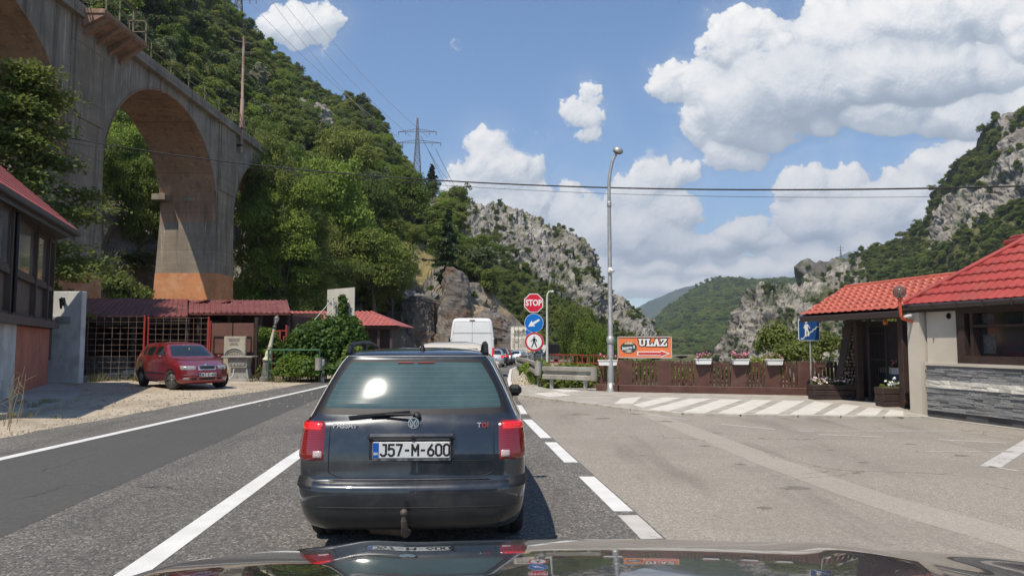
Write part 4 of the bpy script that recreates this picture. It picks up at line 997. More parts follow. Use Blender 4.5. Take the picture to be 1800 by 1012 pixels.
# rusty line mast clamped to the viaduct
M_['rust'] = mat('rusty_mast', (.23, .135, .095), (.33, .25, .20), 2.5, .7, stretch=(1, 1, .4))
tm = thing('line_mast', (-21.75, 58.4, 0), 'slim rusty mast clamped to the side of the viaduct', 'mast')
b = MB(); b.tube([(-21.75, 58.4, 16.6), (-21.75, 58.4, 21.0), (-21.75, 58.4, 21.05), (-21.75, 58.4, 26.2)], [.16, .155, .115, .10], 10); b.build('pole', M_['rust'], tm)
b = MB(); b.beam((-22.0, 58.4, 17.2), (-21.6, 58.4, 17.2), .5, .12); b.beam((-22.0, 58.4, 18.6), (-21.6, 58.4, 18.6), .5, .12); b.build('clamp', M_['black'], tm)
b = MB(); b.beam((-22.6, 58.4, 25.9), (-21.0, 58.4, 25.6), .06); b.beam((-22.5, 58.4, 24.9), (-20.9, 58.4, 24.9), .05); b.tube([(-22.6, 58.4, 25.9), (-22.6, 58.4, 26.15)], .06, 6); b.build('cross_arm', M_['wire'], tm)

# ------------------------------------------------------------------ tiled roofs
def tile_roof(b, e0, e1, r0, r1, pitch=.19, row=.34, amp=.022, step=.022, du=.032):
    """wavy pressed-metal tiles on the patch eave e0-e1, ridge r0-r1"""
    e0, e1, r0, r1 = map(Vector, (e0, e1, r0, r1)); Lu = max((e1 - e0).length, (r1 - r0).length); Lv = ((r0 - e0).length + (r1 - e1).length) / 2
    n = (e1 - e0).cross(r0 - e0).normalized()
    if n.z < 0: n = -n
    ud = (e1 - e0).normalized(); nu = max(3, int(Lu / du)); rows = max(1, round(Lv / row)); V = []; nv = 0
    for k in range(rows):
        for f in (0.0, .25, .6, .92, .999): 
            v = (k + f) / rows; nv += 1
            for i in range(nu + 1):
                u = i / nu; p = (e0 * (1 - u) + e1 * u) * (1 - v) + (r0 * (1 - u) + r1 * u) * v
                s = (p - e0).dot(ud); w = math.cos(2 * math.pi * s / pitch)
                h = amp * (abs(w) ** .7 * (1 if w > 0 else -.6)) + step * (1 - f) * 1.2 - (0.012 * (1 + w) * (f < .1))
                V.append(p + n * h - (r0 - e0).normalized() * (.018 * (1 + w) if f == 0 else 0))
    k = nu + 1
    b.add(V, [(j * k + i, j * k + i + 1, (j + 1) * k + i + 1, (j + 1) * k + i) for j in range(nv - 1) for i in range(nu)], None, True)
def rib_roof(b, e0, e1, r0, r1, pitch=.25):
    e0, e1, r0, r1 = map(Vector, (e0, e1, r0, r1)); L = (e1 - e0).length; n = max(1, int(L / pitch)); nn = (e1 - e0).cross(r0 - e0).normalized()
    if nn.z < 0: nn = -nn
    V = []; ks = []
    for i in range(n):
        for f, h in ((0, 0), (.62, 0), (.70, .035), (.90, .035), (.98, 0)): ks.append(((i + f) / n, h))
    ks.append((1, 0)); m = len(ks)
    for a, c in ((e0, e1), (r0, r1)):
        for u, h in ks: V.append(a * (1 - u) + c * u + nn * h)
    b.add(V, [(i, i + 1, m + i + 1, m + i) for i in range(m - 1)])
def thick(b, pts, t=.05, off=.03):
    pts = [Vector(p) for p in pts]; n = (pts[1] - pts[0]).cross(pts[2] - pts[0]).normalized()
    if n.z < 0: n = -n
    a = [p - n * off for p in pts]; c = [p - n * (off + t) for p in pts]; k = len(pts)
    b.add(a + c, [tuple(range(k)), tuple(range(2 * k - 1, k - 1, -1))] + [(i, k + i, k + (i + 1) % k, (i + 1) % k) for i in range(k)])
M_['tile_pink'] = mat('faded_red_tiles', (.40, .105, .085), (.34, .085, .07), 3, .5, stain=(.22, .06, .05), sscale=1.5, samt=.4)
M_['roof_maroon'] = mat('maroon_sheet_roof', (.185, .058, .052), (.15, .045, .042), 2, .55, stain=(.27, .11, .09), sscale=.9, samt=.5)

# ------------------------------------------------------------------ old house at the roadside
M_['plaster_w'] = mat('stained_white_plaster', (.62, .62, .58), (.50, .50, .47), 1.2, .9, stain=(.30, .27, .24), sscale=1.6, samt=.6, bump=.25, bscale=12, stretch=(1, 1, .6))
M_['plaster_o'] = mat('terracotta_plaster', (.52, .20, .12), (.42, .155, .10), 1.5, .9, stain=(.30, .12, .09), sscale=1.1, samt=.5, bump=.2, bscale=12)
M_['wood_dk'] = mat('dark_brown_frame', (.085, .062, .05), (.065, .047, .04), 3, .6, bump=.15, bscale=30, stretch=(1, 1, .2))
M_['panelwood'] = mat('brown_panel', (.13, .10, .082), (.11, .085, .07), 2, .65)
M_['oldglass'] = mat('reflecting_old_glass', (.24, .235, .22), (.15, .15, .142), 1.2, .10, spec=.9, coat=.4, detail=3)
hA, hB = Vector((-12.5, 18.0, 0)), Vector((-16.05, 25.7, 0)); hu = (hB - hA).normalized(); hn = Vector((-hu.y, hu.x, 0)) * -1   # outward (towards the road)
h0 = hA - hu * 3.6
house = thing('old_house', tuple(hB), 'dark timber and plaster house with red tiled eaves at the road edge', 'house')
def hp(s, o, z): return h0 + hu * s + hn * o + Vector((0, 0, z))
Lh = (hB - h0).length
so = (gnd(47, 700) - h0).dot(hu)
def hbox(b, s0, s1, o0, o1, z0, z1):
    c = [hp(s, o, z) for z in (z0, z1) for s, o in ((s0, o0), (s1, o0), (s1, o1), (s0, o1))]
    b.add(c, [(0, 3, 2, 1), (4, 5, 6, 7), (0, 1, 5, 4), (1, 2, 6, 5), (2, 3, 7, 6), (3, 0, 4, 7)])
b = MB(); hbox(b, 0, so, -5.5, 0, -.3, 2.0); b.build('wall', M_['plaster_w'], house, recalc=True)
b = MB(); hbox(b, so + .002, Lh, -5.5, .01, -.3, 1.98); b.build('wall', M_['plaster_o'], house, recalc=True)
b = MB(); hbox(b, 0, Lh + .45, -5.4, .22, 2.0, 2.22); hbox(b, Lh - .02, Lh + .3, -.4, .05, .9, 2.0); b.build('ledge', M_['panelwood'], house, recalc=True)
b = MB(); hbox(b, 0, Lh + .1, -5.5, -.08, 2.22, 5.1); upper = b.build('upper_wall', M_['panelwood'], house, recalc=True)
# frames: posts and rails, then windows
b = MB()
for s in (0.2, 2.2, 4.62, 4.92, 8.5, 10.95, Lh): 
    if s <= Lh: hbox(b, s - .09, s + .09, -.09, .07, 2.22, 5.1)
hbox(b, 0, Lh + .1, -.09, .04, 3.28, 3.42); hbox(b, 0, Lh + .1, -.09, .05, 4.95, 5.1); hbox(b, 0, Lh + .1, -.09, .045, 2.22, 2.32)
b.build('timber_frame', M_['wood_dk'], house, recalc=True)
for s0, s1 in ((.3, 2.1), (2.3, 4.5), (5.03, 8.4), (8.6, 10.85)):
    if s1 < Lh:
        b = MB(); hbox(b, s0, s1, -.085, -.03, 3.43, 4.94); w = b.build('window', M_['oldglass'], house, recalc=True)
        b = MB()
        for q in (s0, s1 - .07): hbox(b, q, q + .07, -.05, .02, 3.43, 4.94)
        hbox(b, s0 + .07, s1 - .07, -.05, .02, 3.43, 3.50); hbox(b, s0 + .07, s1 - .07, -.05, .02, 4.87, 4.94)
        b.build('sash', M_['wood_dk'], w, recalc=True)
E1 = at(135, 405, 24.3); E0 = at(0, 322, 17.1); ed = (E1 - E0).normalized(); E0 = E0 - ed * 4.5
inw = -hn; Rr0 = E0 + inw * 4.0 + Vector((0, 0, 3.5)); Rr1 = E1 + inw * 4.0 + Vector((0, 0, 3.5))
b = MB(); tile_roof(b, E0, E1, Rr0, Rr1); b.mi = 1
thick(b, [E0, E1, Rr1, Rr0], .06, .05); thick(b, [Rr1, Rr0, Rr0 + inw * 4 - Vector((0, 0, 3.4)), Rr1 + inw * 4 - Vector((0, 0, 3.4))], .06, .0)
b.build('roof', [M_['tile_pink'], M_['wood_dk']], house, recalc=False)
b = MB(); dn = Vector((0, 0, -.14))
b.beam(E0 + dn + hn * .04, E1 + dn + hn * .04, .17, .15, .02); b.beam(E0 + dn * 1.9 - hn * .04, E1 + dn * 1.9 - hn * .04, .03, .16)
b.build('gutter', mat('dark_gutter', (.055, .05, .047), None, 1, .5), house)
b = MB(); b.add([E0 + dn * 1.2, E1 + dn * 1.2, hp(Lh, 0, 5.05), hp(0, 0, 5.05)], [(0, 1, 2, 3)]); b.build('soffit', M_['wood_dk'], house)
b = MB(); b.tube([hp(4.77, .12, 4.9), hp(4.77, .12, 2.3)], .05, 8); b.build('downpipe', M_['black'], house)

# plastered side wall with a lantern and plaque
wl = thing('boundary_wall', (-16.2, 26.6, 0), 'tall pale plastered wall with a black lantern beyond the old house', 'wall')
xw0, xw1 = at(60, 600, 26.6).x, at(147, 600, 26.8).x
b = MB(); b.box(((xw0 + xw1) / 2 - .8, 26.75, 1.7), (xw1 - xw0 + 1.6, .3, 3.3), ch=.02); b.build('wall', M_['plaster_w'], wl)
b = MB(); b.box((at(105, 562, 26.5).x, 26.58, at(105, 562, 26.5).z), (.72, .05, .26), ch=.015)
for k in range(10): b.box((at(105, 562, 26.5).x - .27 + k * .06, 26.55, at(105, 562, 26.5).z + .01 * math.sin(k * 2)), (.028, .02, .11))
b.build('plaque', M_['conc'], wl)
lp = at(107, 533, 26.4); LK = Matrix.Translation((lp.x, 26.42, lp.z)) @ Matrix.Diagonal((.75, .75, .75, 1))
b = MB(); b.beam((lp.x, 26.6, lp.z + .2), (lp.x, 26.42, lp.z + .2), .03); b.beam((lp.x, 26.6, lp.z + .2), (lp.x, 26.58, lp.z - .08), .05)
b.lathe([(.01, .30), (.04, .26), (.14, .19), (.12, .17), (.115, .16)], 6, LK, False); b.lathe([(.06, -.19), (.10, .16), (.0, .16)], 6, LK, False); b.lathe([(.01, -.28), (.05, -.22), (.065, -.19), (0, -.18)], 6, LK, False)
b.build('lantern', M_['black'], wl)

# ------------------------------------------------------------------ dark sheds with maroon roofs
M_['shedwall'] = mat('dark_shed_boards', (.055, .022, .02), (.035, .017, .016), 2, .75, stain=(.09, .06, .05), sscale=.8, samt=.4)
M_['stonebase'] = mat('rubble_stone', (.22, .19, .155), (.10, .085, .07), 5, .9, bump=.8, bscale=6)
def P(px, py, d): return at(px, py, d)
sh = thing('shed', (-16.5, 35, 0), 'long open shed with a maroon sheet roof behind the wire mesh fence', 'shed')
b = MB(); e0, e1 = P(100, 556, 33.0), P(330, 557, 33.0); e0.z = e1.z = 2.66; r0, r1 = P(150, 524, 37.2), P(330, 526, 37.2); r0.z = 3.72; r1.z = 3.66
rm = P(275, 519, 37.4)
rib_roof(b, e0, e1, r0, r1); b.mi = 0; thick(b, [e0, e1, r1, r0], .05, .02)
thick(b, [r0, r1, r1 + Vector((0, 4, -1)), r0 + Vector((0, 4, -1))], .05, .0)
b.build('roof', M_['roof_maroon'], sh)
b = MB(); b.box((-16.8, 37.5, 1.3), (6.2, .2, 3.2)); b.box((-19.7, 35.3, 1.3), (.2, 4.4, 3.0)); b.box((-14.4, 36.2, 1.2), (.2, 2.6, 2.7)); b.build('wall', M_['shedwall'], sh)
b = MB(); b.box((-16.8, 34.2, .3), (5.4, .35, 1.1), ch=.05); b.build('plinth', M_['stonebase'], sh)
b = MB()
b.beam((-19.6, 33.1, 2.5), (-14.4, 33.1, 2.5), .1, .14); b.beam((-18.6, 33.15, 2.32), (-14.9, 33.15, 2.32), .03, .1)
b.build('eave_beam', M_['darkbrown'], sh)
for x in (-19.2, -17.0, -14.6): b = MB(); b.beam((x, 33.3, -.1), (x, 33.3, 2.62), .14); b.build('post', M_['darkbrown'], sh)
sh2 = thing('shed', (-12.5, 36, 0), 'low dark open shed with the flatter maroon roof beside the tiled shed', 'shed')
b = MB(); e0, e1 = P(331, 549, 34.2), P(511, 552, 34.2); e0.z = e1.z = 2.86; r0, r1 = P(331, 529, 38), P(505, 534, 38); r1.z = r0.z = 3.66
rib_roof(b, e0, e1, r0, r1); thick(b, [e0, e1, r1, r0], .08, .02); b.build('roof', M_['roof_maroon'], sh2)
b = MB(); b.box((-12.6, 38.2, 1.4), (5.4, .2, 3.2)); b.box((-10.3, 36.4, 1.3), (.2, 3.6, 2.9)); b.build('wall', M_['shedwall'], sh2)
for x in (-14.6, -13.2, -11.7, -10.4): b = MB(); b.beam((x, 34.5, -.1), (x, 34.5, 2.86), .12); b.build('post', M_['darkbrown'], sh2)
b = MB()
for p in ((350, 522), (388, 524), (410, 527)):
    q = P(p[0], p[1], 37.2); b.beam((q.x - .3, 37.2, q.z - .35), (q.x + .5, 37.2, q.z - .15), .5, .05)
b.build('roof_vent', M_['roof_maroon'], sh2)
sh3 = thing('tiled_shed', (-8.7, 39, 0), 'low brown shed with a faded red tiled roof behind the ivy hedge', 'shed')
zE, zR = 2.35, 3.22
e0, e1 = P(500, 570, 38), P(703, 573, 38); e0.z = e1.z = zE; r0, r1 = P(505, 547, 41), P(655, 549, 41); r0.z = r1.z = zR
b = MB(); tile_roof(b, e0, e1, r0, r1, .26, .42, .03, .03, .045); b.mi = 1; thick(b, [e0, e1, r1, r0], .06, .05)
e2 = Vector((e1.x, 44, zE)); r2 = Vector((r1.x, 41.2, zR)); b.mi = 0; b.add([e1, e2, r1], [(0, 1, 2)]); b.add([Vector((e0.x, 44, zE)), e2, r1, r0], [(0, 1, 2, 3)])
b.build('roof', [M_['tile_pink'], M_['darkbrown']], sh3)
b = MB(); b.box((-8.75, 40.4, 1.0), (4.9, 3.2, 2.7)); b.build('wall', M_['darkbrown'], sh3)
for x in (-6.9, -6.25): b = MB(); b.beam((x, 38.35, -.5), (x, 38.35, zE - .05), .13); b.build('post', M_['wood_dk'], sh3)
b = MB(); b.beam((-11.3, 38.25, zE - .1), (-5.9, 38.25, zE - .1), .08, .16); b.build('eave_beam', M_['wood_dk'], sh3)

# wire mesh fence -----------------------------------------------------------------------------
def mesh_panel(name, p, q, z0, z1, label, su=.31, sv=.22):
    t = thing(name, (p[0], p[1], 0), label, 'fence'); b = MB(); p, q = Vector(p), Vector(q); L = (q - p).length; n = round(L / su)
    for i in range(n + 1): c = p + (q - p) * (i / n); b.beam(c + Vector((0, 0, z0)), c + Vector((0, 0, z1)), .009)
    m = round((z1 - z0) / sv)
    for j in range(m + 1): z = z0 + (z1 - z0) * j / m; b.beam(p + Vector((0, 0, z)), q + Vector((0, 0, z)), .009)
    b.build('wire_mesh', M_['rust'], t)
    for c in (p, q): b = MB(); b.beam(c + Vector((0, 0, -.1)), c + Vector((0, 0, z1 + .05)), .06); b.build('post', M_['redsteel'], t)
mesh_panel('mesh_fence', (gnd(146, 668).x + .05, 29.4, 0), (gnd(256, 668).x, 29.6, 0), .05, 2.55, 'tall rusty wire mesh fence panel between the pale wall and the red estate car')
mesh_panel('mesh_fence', (gnd(256, 668).x + .1, 29.7, 0), (at(366, 600, 29.9).x, 29.9, 0), .05, 2.5, 'tall wire mesh fence panel behind the red estate car up to the brown gate')

# brown metal gate
gt = thing('brown_gate', (at(370, 600, 30.6).x, 30.6, 0), 'brown metal double gate behind the stone plaque', 'gate')
x0, x1 = at(372, 600, 30.6).x, at(446, 600, 30.6).x; xm = (x0 + x1) / 2; M_['gateb'] = mat('brown_gate_paint', (.17, .085, .065), (.14, .07, .055), 2, .5)
b = MB(); zt = at(400, 568, 30.6).z
for a, c in ((x0, xm - .02), (xm + .02, x1)): b.box(((a + c) / 2, 30.6, zt / 2), (c - a, .05, zt), ch=.008)
b.build('leaf', M_['gateb'], gt)
b = MB()
for a, c in ((x0, xm - .02), (xm + .02, x1)):
    for z0, z1 in ((.2, .95), (1.05, 1.75)):
        for u in (a + .1, c - .1): b.beam((u, 30.555, z0), (u, 30.555, z1), .035)
        for z in (z0, z1): b.beam((a + .1, 30.555, z), (c - .1, 30.555, z), .035)
b.build('moulding', M_['darkbrown'], gt)
b = MB(); b.beam((x0 - .1, 30.6, 0), (x0 - .1, 30.6, zt + .1), .14); b.build('post', M_['redsteel'], gt); b = MB(); b.beam((x1 + .1, 30.6, 0), (x1 + .1, 30.6, zt + .25), .12); b.build('post', M_['darkbrown'], gt)

# stone plaque and stone wash table
M_['stone'] = mat('pale_carved_stone', (.46, .41, .32), (.38, .335, .26), 2.5, .9, stain=(.25, .22, .17), sscale=2, samt=.4, bump=.3, bscale=20)
M_['stonegrey'] = mat('grey_cast_stone', (.33, .315, .28), (.25, .24, .215), 2.5, .9, bump=.3, bscale=20)
mo = thing('stone_plaque', (at(414, 600, 30.2).x, 30.2, 0), 'upright pale stone plaque with a carved viaduct arch', 'memorial')
a0, a1 = at(395, 600, 30.2).x, at(433, 600, 30.2).x; zt = at(414, 591, 30.2).z
b = MB(); b.box(((a0 + a1) / 2, 30.2, zt / 2), (a1 - a0, .16, zt), ch=.015); b.build('slab', M_['stone'], mo)
b = MB(); cx = (a0 + a1) / 2; 
arc = [(cx + .40 * math.cos(math.pi * k / 16), 30.11, zt - .82 + .34 * math.sin(math.pi * k / 16)) for k in range(17)]
b.tube(arc, .035, 6); b.tube([(p[0] * .86 + cx * .14, 30.11, zt - .82 + (p[2] - zt + .82) * .72) for p in arc], .018, 5)
for k in range(-3, 4): b.beam((cx + k * .1, 30.11, zt - .84), (cx + k * .1, 30.11, zt - .64 - .012 * k * k), .035, .03)
for r_, w in ((.10, .52), (.17, .44), (.27, .30), (.33, .42)):
    n = int(w / .035)
    for k in range(n): b.box((cx - w / 2 + k * .035, 30.115, zt - r_), (.024, .02, .035 if (k * 7 + int(r_ * 100)) % 5 else .012))
b.build('carving', M_['stonegrey'], mo)
tb = thing('stone_basin', (at(421, 640, 29.6).x, 29.6, 0), 'grey cast stone wash table in front of the stone plaque', 'fountain')
b0, b1 = at(390, 627, 29.4).x, at(446, 627, 29.4).x; cx = (b0 + b1) / 2; zt = at(420, 627, 29.4).z
b = MB(); b.box((cx, 29.55, zt), (b1 - b0, .62, .06), ch=.012); b.build('table_top', M_['stonegrey'], tb)
b = MB(); b.poly([(-.36, 0), (.36, 0), (.40, .38), (-.40, .38)], .45, face_mat((cx + .02, 29.8, zt - .42))); 
b.box((cx + .02, 29.34, zt - .21), (.62, .012, .26)); 
for k in range(9):
    z = zt - .21 + (.05 if k % 2 else -.05); b.box((cx - .24 + k * .065, 29.325, z), (.04, .02, .06), ch=.004)
b.build('basin', M_['stonegrey'], tb)
b = MB(); b.poly([(-.34, -zt + .38), (.34, -zt + .38), (.30, 0), (-.30, 0)], .30, face_mat((cx + .02, 29.75, zt - .42)))
b.poly([(0, 0), (.12, 0), (.05, .5), (0, .5)], .4, face_mat((cx + .34, 29.78, 0))); b.box((cx, 29.6, .02), (1.5, .9, .1)); b.build('base', M_['conc'], tb)
b = MB(); b.tube([(cx - .38, 29.3, zt - .5), (cx - .33, 29.25, zt - .75), (cx - .22, 29.24, zt - .84), (cx - .12, 29.26, zt - .7), (cx - .1, 29.3, zt - .46)], .018, 6); b.build('hose', M_['white'], tb)

# leaning cast lamp post (broken lantern)
M_['iron'] = mat('dark_cast_iron', (.085, .08, .075), (.17, .16, .145), 5, .6, bump=.3, bscale=30)
M_['cream'] = mat('cream_concrete_post', (.56, .50, .38), (.48, .43, .33), 3, .75, stain=(.33, .29, .23), sscale=2.5, samt=.4)
lb = Vector((at(469, 660, 29.2).x, 29.2, 0)); LS = Matrix.Diagonal((.87, .87, .87, 1)); lt = thing('leaning_lamp_post', tuple(lb), 'leaning cream lamp post on a fluted dark iron foot', 'lamp post')
b = MB(); T0 = Matrix.Translation(lb) @ LS
b.lathe([(.34, -.05), (.34, .06), (.31, .08), (.30, .17), (.27, .2)], 20, T0, False)
fl = []
vs = []; n = 40
prof = [(.24, .2), (.22, .26), (.185, .5), (.17, .85), (.20, .9), (.20, .95), (.15, .98)]
for r, z in prof:
    for k in range(n): rr = r * (1 + .07 * (k % 2) * (1 if .25 < z < .87 else 0)); vs.append((rr * math.cos(2 * math.pi * k / n), rr * math.sin(2 * math.pi * k / n), z))
b.add(vs, [(i * n + k, i * n + (k + 1) % n, (i + 1) * n + (k + 1) % n, (i + 1) * n + k) for i in range(len(prof) - 1) for k in range(n)] + [tuple((len(prof) - 1) * n + k for k in range(n))], T0)
b.build('foot', M_['iron'], lt)
TL = Matrix.Translation(lb + Vector((.0, 0, .81))) @ Matrix.Rotation(R(11.5), 4, 'Y') @ LS
b = MB(); b.lathe([(.21, 0), (.21, .04), (.155, .10), (.13, .16), (.155, .28), (.15, .36), (.10, .48), (.085, .58), (.105, .60), (.105, .63), (.09, .66), (.075, 1.0), (.062, 1.45), (.06, 1.47), (0, 1.47)], 20, TL); b.build('shaft', M_['cream'], lt)
b = MB(); b.lathe([(.09, 1.47), (.09, 1.56), (.06, 1.58), (.05, 1.66), (.09, 1.70), (.06, 1.71), (0, 1.71)], 14, TL); 
b.lathe([(.135, 1.92), (.14, 1.94), (.05, 2.04), (.02, 2.06), (.012, 2.13), (0, 2.13)], 6, TL, False)
for k in range(6):
    a = 2 * math.pi * k / 6; b.beam(TL @ Vector((.06 * math.cos(a), .06 * math.sin(a), 1.7)), TL @ Vector((.13 * math.cos(a), .13 * math.sin(a), 1.93)), .012)
b.build('lantern_frame', M_['iron'], lt)
b = MB(); b.lathe([(.05, 1.71), (.118, 1.92), (0, 1.92)], 6, TL, False); b.build('lantern_glass', mat('frosted_glass', (.55, .55, .52), None, 1, .25), lt)

# green pipe railing, red gate bits
M_['greenp'] = mat('green_painted_pipe', (.035, .13, .06), (.03, .10, .05), 4, .45)
ga, gb = gnd(489, 667), gnd(566, 672); 
gr = thing('green_railing', tuple(ga), 'green pipe railing in front of the ivy hedge', 'railing'); b = MB()
g0, g1, gm = Vector((ga.x, 28.9, 0)), Vector((at(562, 615, 28.6).x, 28.6, 0)), None
for f in (0.02, .32, 1.0):
    c = g0.lerp(g1, f); b.tube([c + Vector((0, 0, -.2)), c + Vector((0, 0, 1.22))], .035, 8)
for z in (1.22, .72, .42): b.tube([g0 + Vector((0, 0, z)), g1 + Vector((0, 0, z))], .03 if z > 1 else .016, 8)
b.build('rails', M_['greenp'], gr)
rgt = thing('red_gate', (at(500, 600, 33).x, 33, 0), 'narrow red metal gate between the bush and the ivy hedge', 'gate'); b = MB()
for px, t0, t1 in ((478, 580, 610), (492, 580, 612), (503, 571, 620), (499, 590, 625), (508, 588, 628)):
    x = at(px, 600, 33).x; b.beam((x, 33, at(px, t1, 33).z - 1.0), (x, 33, at(px, t0, 33).z), .07)
b.beam((at(478, 580, 33).x, 33, at(478, 581, 33).z), (at(503, 580, 33).x, 33, at(478, 581, 33).z), .05); b.build('bars', M_['redsteel'], rgt)

# tall white board with struts
wb = thing('white_board', (at(599, 560, 31.6).x, 31.6, 0), 'tall weathered white board rising out of the ivy hedge', 'board')
xa, xb = at(575, 560, 31.6).x, at(623, 560, 31.6).x; z0, zl, zr = 0.2, at(575, 509, 31.6).z, at(620, 505, 31.6).z
M_['wboard'] = mat('weathered_white_board', (.62, .58, .49), (.52, .48, .40), 1.2, .8, stain=(.30, .27, .21), sscale=1.4, samt=.5, stretch=(1.5, 1, .35))
b = MB(); b.poly([(xa, z0), (xb, z0), (xb, zr), (xa, zl)], .10, Matrix(((1, 0, 0, 0), (0, 0, -1, 31.65), (0, 1, 0, 0), (0, 0, 0, 1)))); b.build('panel', M_['wboard'], wb)
b = MB()
for p, q in (((553, 562), (588, 522)), ((568, 560), (600, 525)), ((585, 560), (585, 523)), ((612, 530), (618, 548))):
    a = at(p[0], p[1], 30.6); c = at(q[0], q[1], 31.45); b.tube([a, c], .025, 6)
b.build('strut', M_['galv'], wb)
# ------------------------------------------------------------------ restaurant on the right
M_['tile_red'] = mat('red_metal_tiles', (.38, .066, .054), (.31, .052, .046), 1.5, .45, spec=.4, stain=(.25, .075, .06), sscale=2.2, samt=.55, rvar=.08)
M_['tile_sunlit'] = mat('sunlit_red_metal_tiles', (.43, .10, .058), (.35, .08, .047), 1.5, .42, spec=.5, stain=(.42, .13, .08), sscale=1.1, samt=.35)  # more orange than the restaurant tiles: its different sunlight is put into the colour
M_['render_c'] = mat('cream_wall_render', (.52, .475, .40), (.46, .42, .35), .8, .9, stain=(.38, .34, .28), sscale=1.2, samt=.3, bump=.15, bscale=40)
M_['splitstone'] = mat('grey_split_stone', (.22, .222, .22), (.185, .187, .187), 9, .9, island=.09, bump=.9, bscale=22, bdist=.02)
M_['whitestone'] = mat('white_split_stone', (.66, .63, .56), (.52, .50, .44), 9, .8, island=.12, bump=.8, bscale=22, bdist=.02)
M_['gutter'] = mat('dark_brown_gutter', (.04, .03, .027), None, 1, .4)
wC = Vector((8.68, 15.5, 0)); wD = (Vector((9.18, 13.26, 0)) - wC).normalized(); wN = Vector((wD.y, -wD.x, 0))   # outward, towards the road
rest = thing('restaurant', tuple(wC), 'restaurant with a red tiled hip roof, cream wall and grey split stone base', 'restaurant')
def wp(s, o, z): return wC + wD * s + wN * o + Vector((0, 0, z))
def wbox(b, s0, s1, o0, o1, z0, z1):
    c = [wp(s, o, z) for z in (z0, z1) for s, o in ((s0, o0), (s1, o0), (s1, o1), (s0, o1))]
    b.add(c, [(0, 3, 2, 1), (4, 5, 6, 7), (0, 1, 5, 4), (1, 2, 6, 5), (2, 3, 7, 6), (3, 0, 4, 7)])
zT = 2.28; ws, we, wz0, wz1 = .92, 3.1, 1.22, 2.12
b = MB(); wbox(b, 0.0, ws, -3.5, 0, -.5, zT); wbox(b, ws, we, -3.5, -.001, -.5, wz0); wbox(b, ws, we, -3.5, -.001, wz1, zT); wbox(b, we, 9, -3.5, 0, -.5, zT); wbox(b, ws, we, -3.5, -.5, wz0, wz1)
b.build('wall', M_['render_c'], rest, recalc=True)
b = MB(); wbox(b, -.40, -.06, -.45, .13, -.2, zT); b.build('pilaster', M_['render_c'], rest, recalc=True)
# split stone courses
rgs = random.Random(3); b = MB(); b2 = MB(); b2w = MB()
z = .14; rows = []
while z < 1.06:
    h = .052; white = .60 <= z < .70
    if white: h = .075
    s = 0.0
    while s < 8.8:
        L = rgs.uniform(.22, .65); d = rgs.uniform(.04, .066) + (.012 if white else 0); q = (b2w if white else b2)
        e = min(8.8, s + L)
        c = [wp(a, o, zz) for zz in (z + .002, z + h) for a, o in ((s, -.01), (e - .004, -.01), (e - .004, d), (s, d))]
        jit = [Vector((0, 0, 0)) if k in (0, 1, 4, 5) else wN * rgs.uniform(-.009, .009) + Vector((0, 0, rgs.uniform(-.006, .004))) for k in range(8)]
        q.add([c[k] + jit[k] for k in range(8)], [(0, 3, 2, 1), (4, 5, 6, 7), (0, 1, 5, 4), (1, 2, 6, 5), (2, 3, 7, 6), (3, 0, 4, 7)]); s = e
    z += h
cl = b2.build('stone_cladding', M_['splitstone'], rest, recalc=True); b2w.build('white_course', M_['whitestone'], cl, recalc=True)
b = MB(); wbox(b, -.05, 9, -.02, .02, -.3, .14); b.build('plinth', mat('dark_plinth', (.09, .09, .09), (.06, .06, .06), 3, .8), rest, recalc=True)
b = MB(); wbox(b, 0.0, 9, -.02, .085, 1.06, 1.12); b.build('ledge', M_['render_c'], rest, recalc=True)
# window
b = MB()
wbox(b, ws - .10, ws + .10, -.10, .05, wz0 - .10, wz1 + .06); wbox(b, ws + .10, we, -.10, .05, wz0 - .10, wz0 + .05); wbox(b, ws + .10, we, -.10, .05, wz1 - .02, wz1 + .06)
wbox(b, ws + .20, ws + .27, -.14, .02, wz0 + .05, wz1 - .02); wbox(b, 2.3, 2.42, -.14, .02, wz0 + .05, wz1 - .02); wbox(b, ws + .27, 2.3, -.14, .01, wz0 + .60, wz0 + .65)
wf = b.build('window_frame', M_['darkbrown'], rest, recalc=True)
b = MB(); wbox(b, ws + .08, we, -.17, -.15, wz0, wz1); b.build('pane', M_['glass'], wf, recalc=True)
b = MB(); wbox(b, ws + .34, ws + .62, -.149, -.143, wz0 + .10, wz0 + .46); wbox(b, ws + .34, ws + .60, -.149, -.143, wz0 + .68, wz0 + .86); b.build('notice', mat('poster_behind_glass', (.11, .105, .095), (.05, .05, .05), 14, .5), wf, recalc=True)
b = MB(); wbox(b, we, 9, -.02, .03, wz0, wz1); b.build('shutter', M_['darkbrown'], rest, recalc=True)
vc = wp(.60, .0, 2.06); b = MB()
Mv = Matrix(((wD.x, 0, wN.x, vc.x), (wD.y, 0, wN.y, vc.y), (0, 1, wN.z, vc.z), (0, 0, 0, 1)))
b.lathe([(.06, -.02), (.06, .012), (.045, .014), (.045, .0), (0, .0)], 16, Mv, False); b.build('vent', M_['black'], rest)
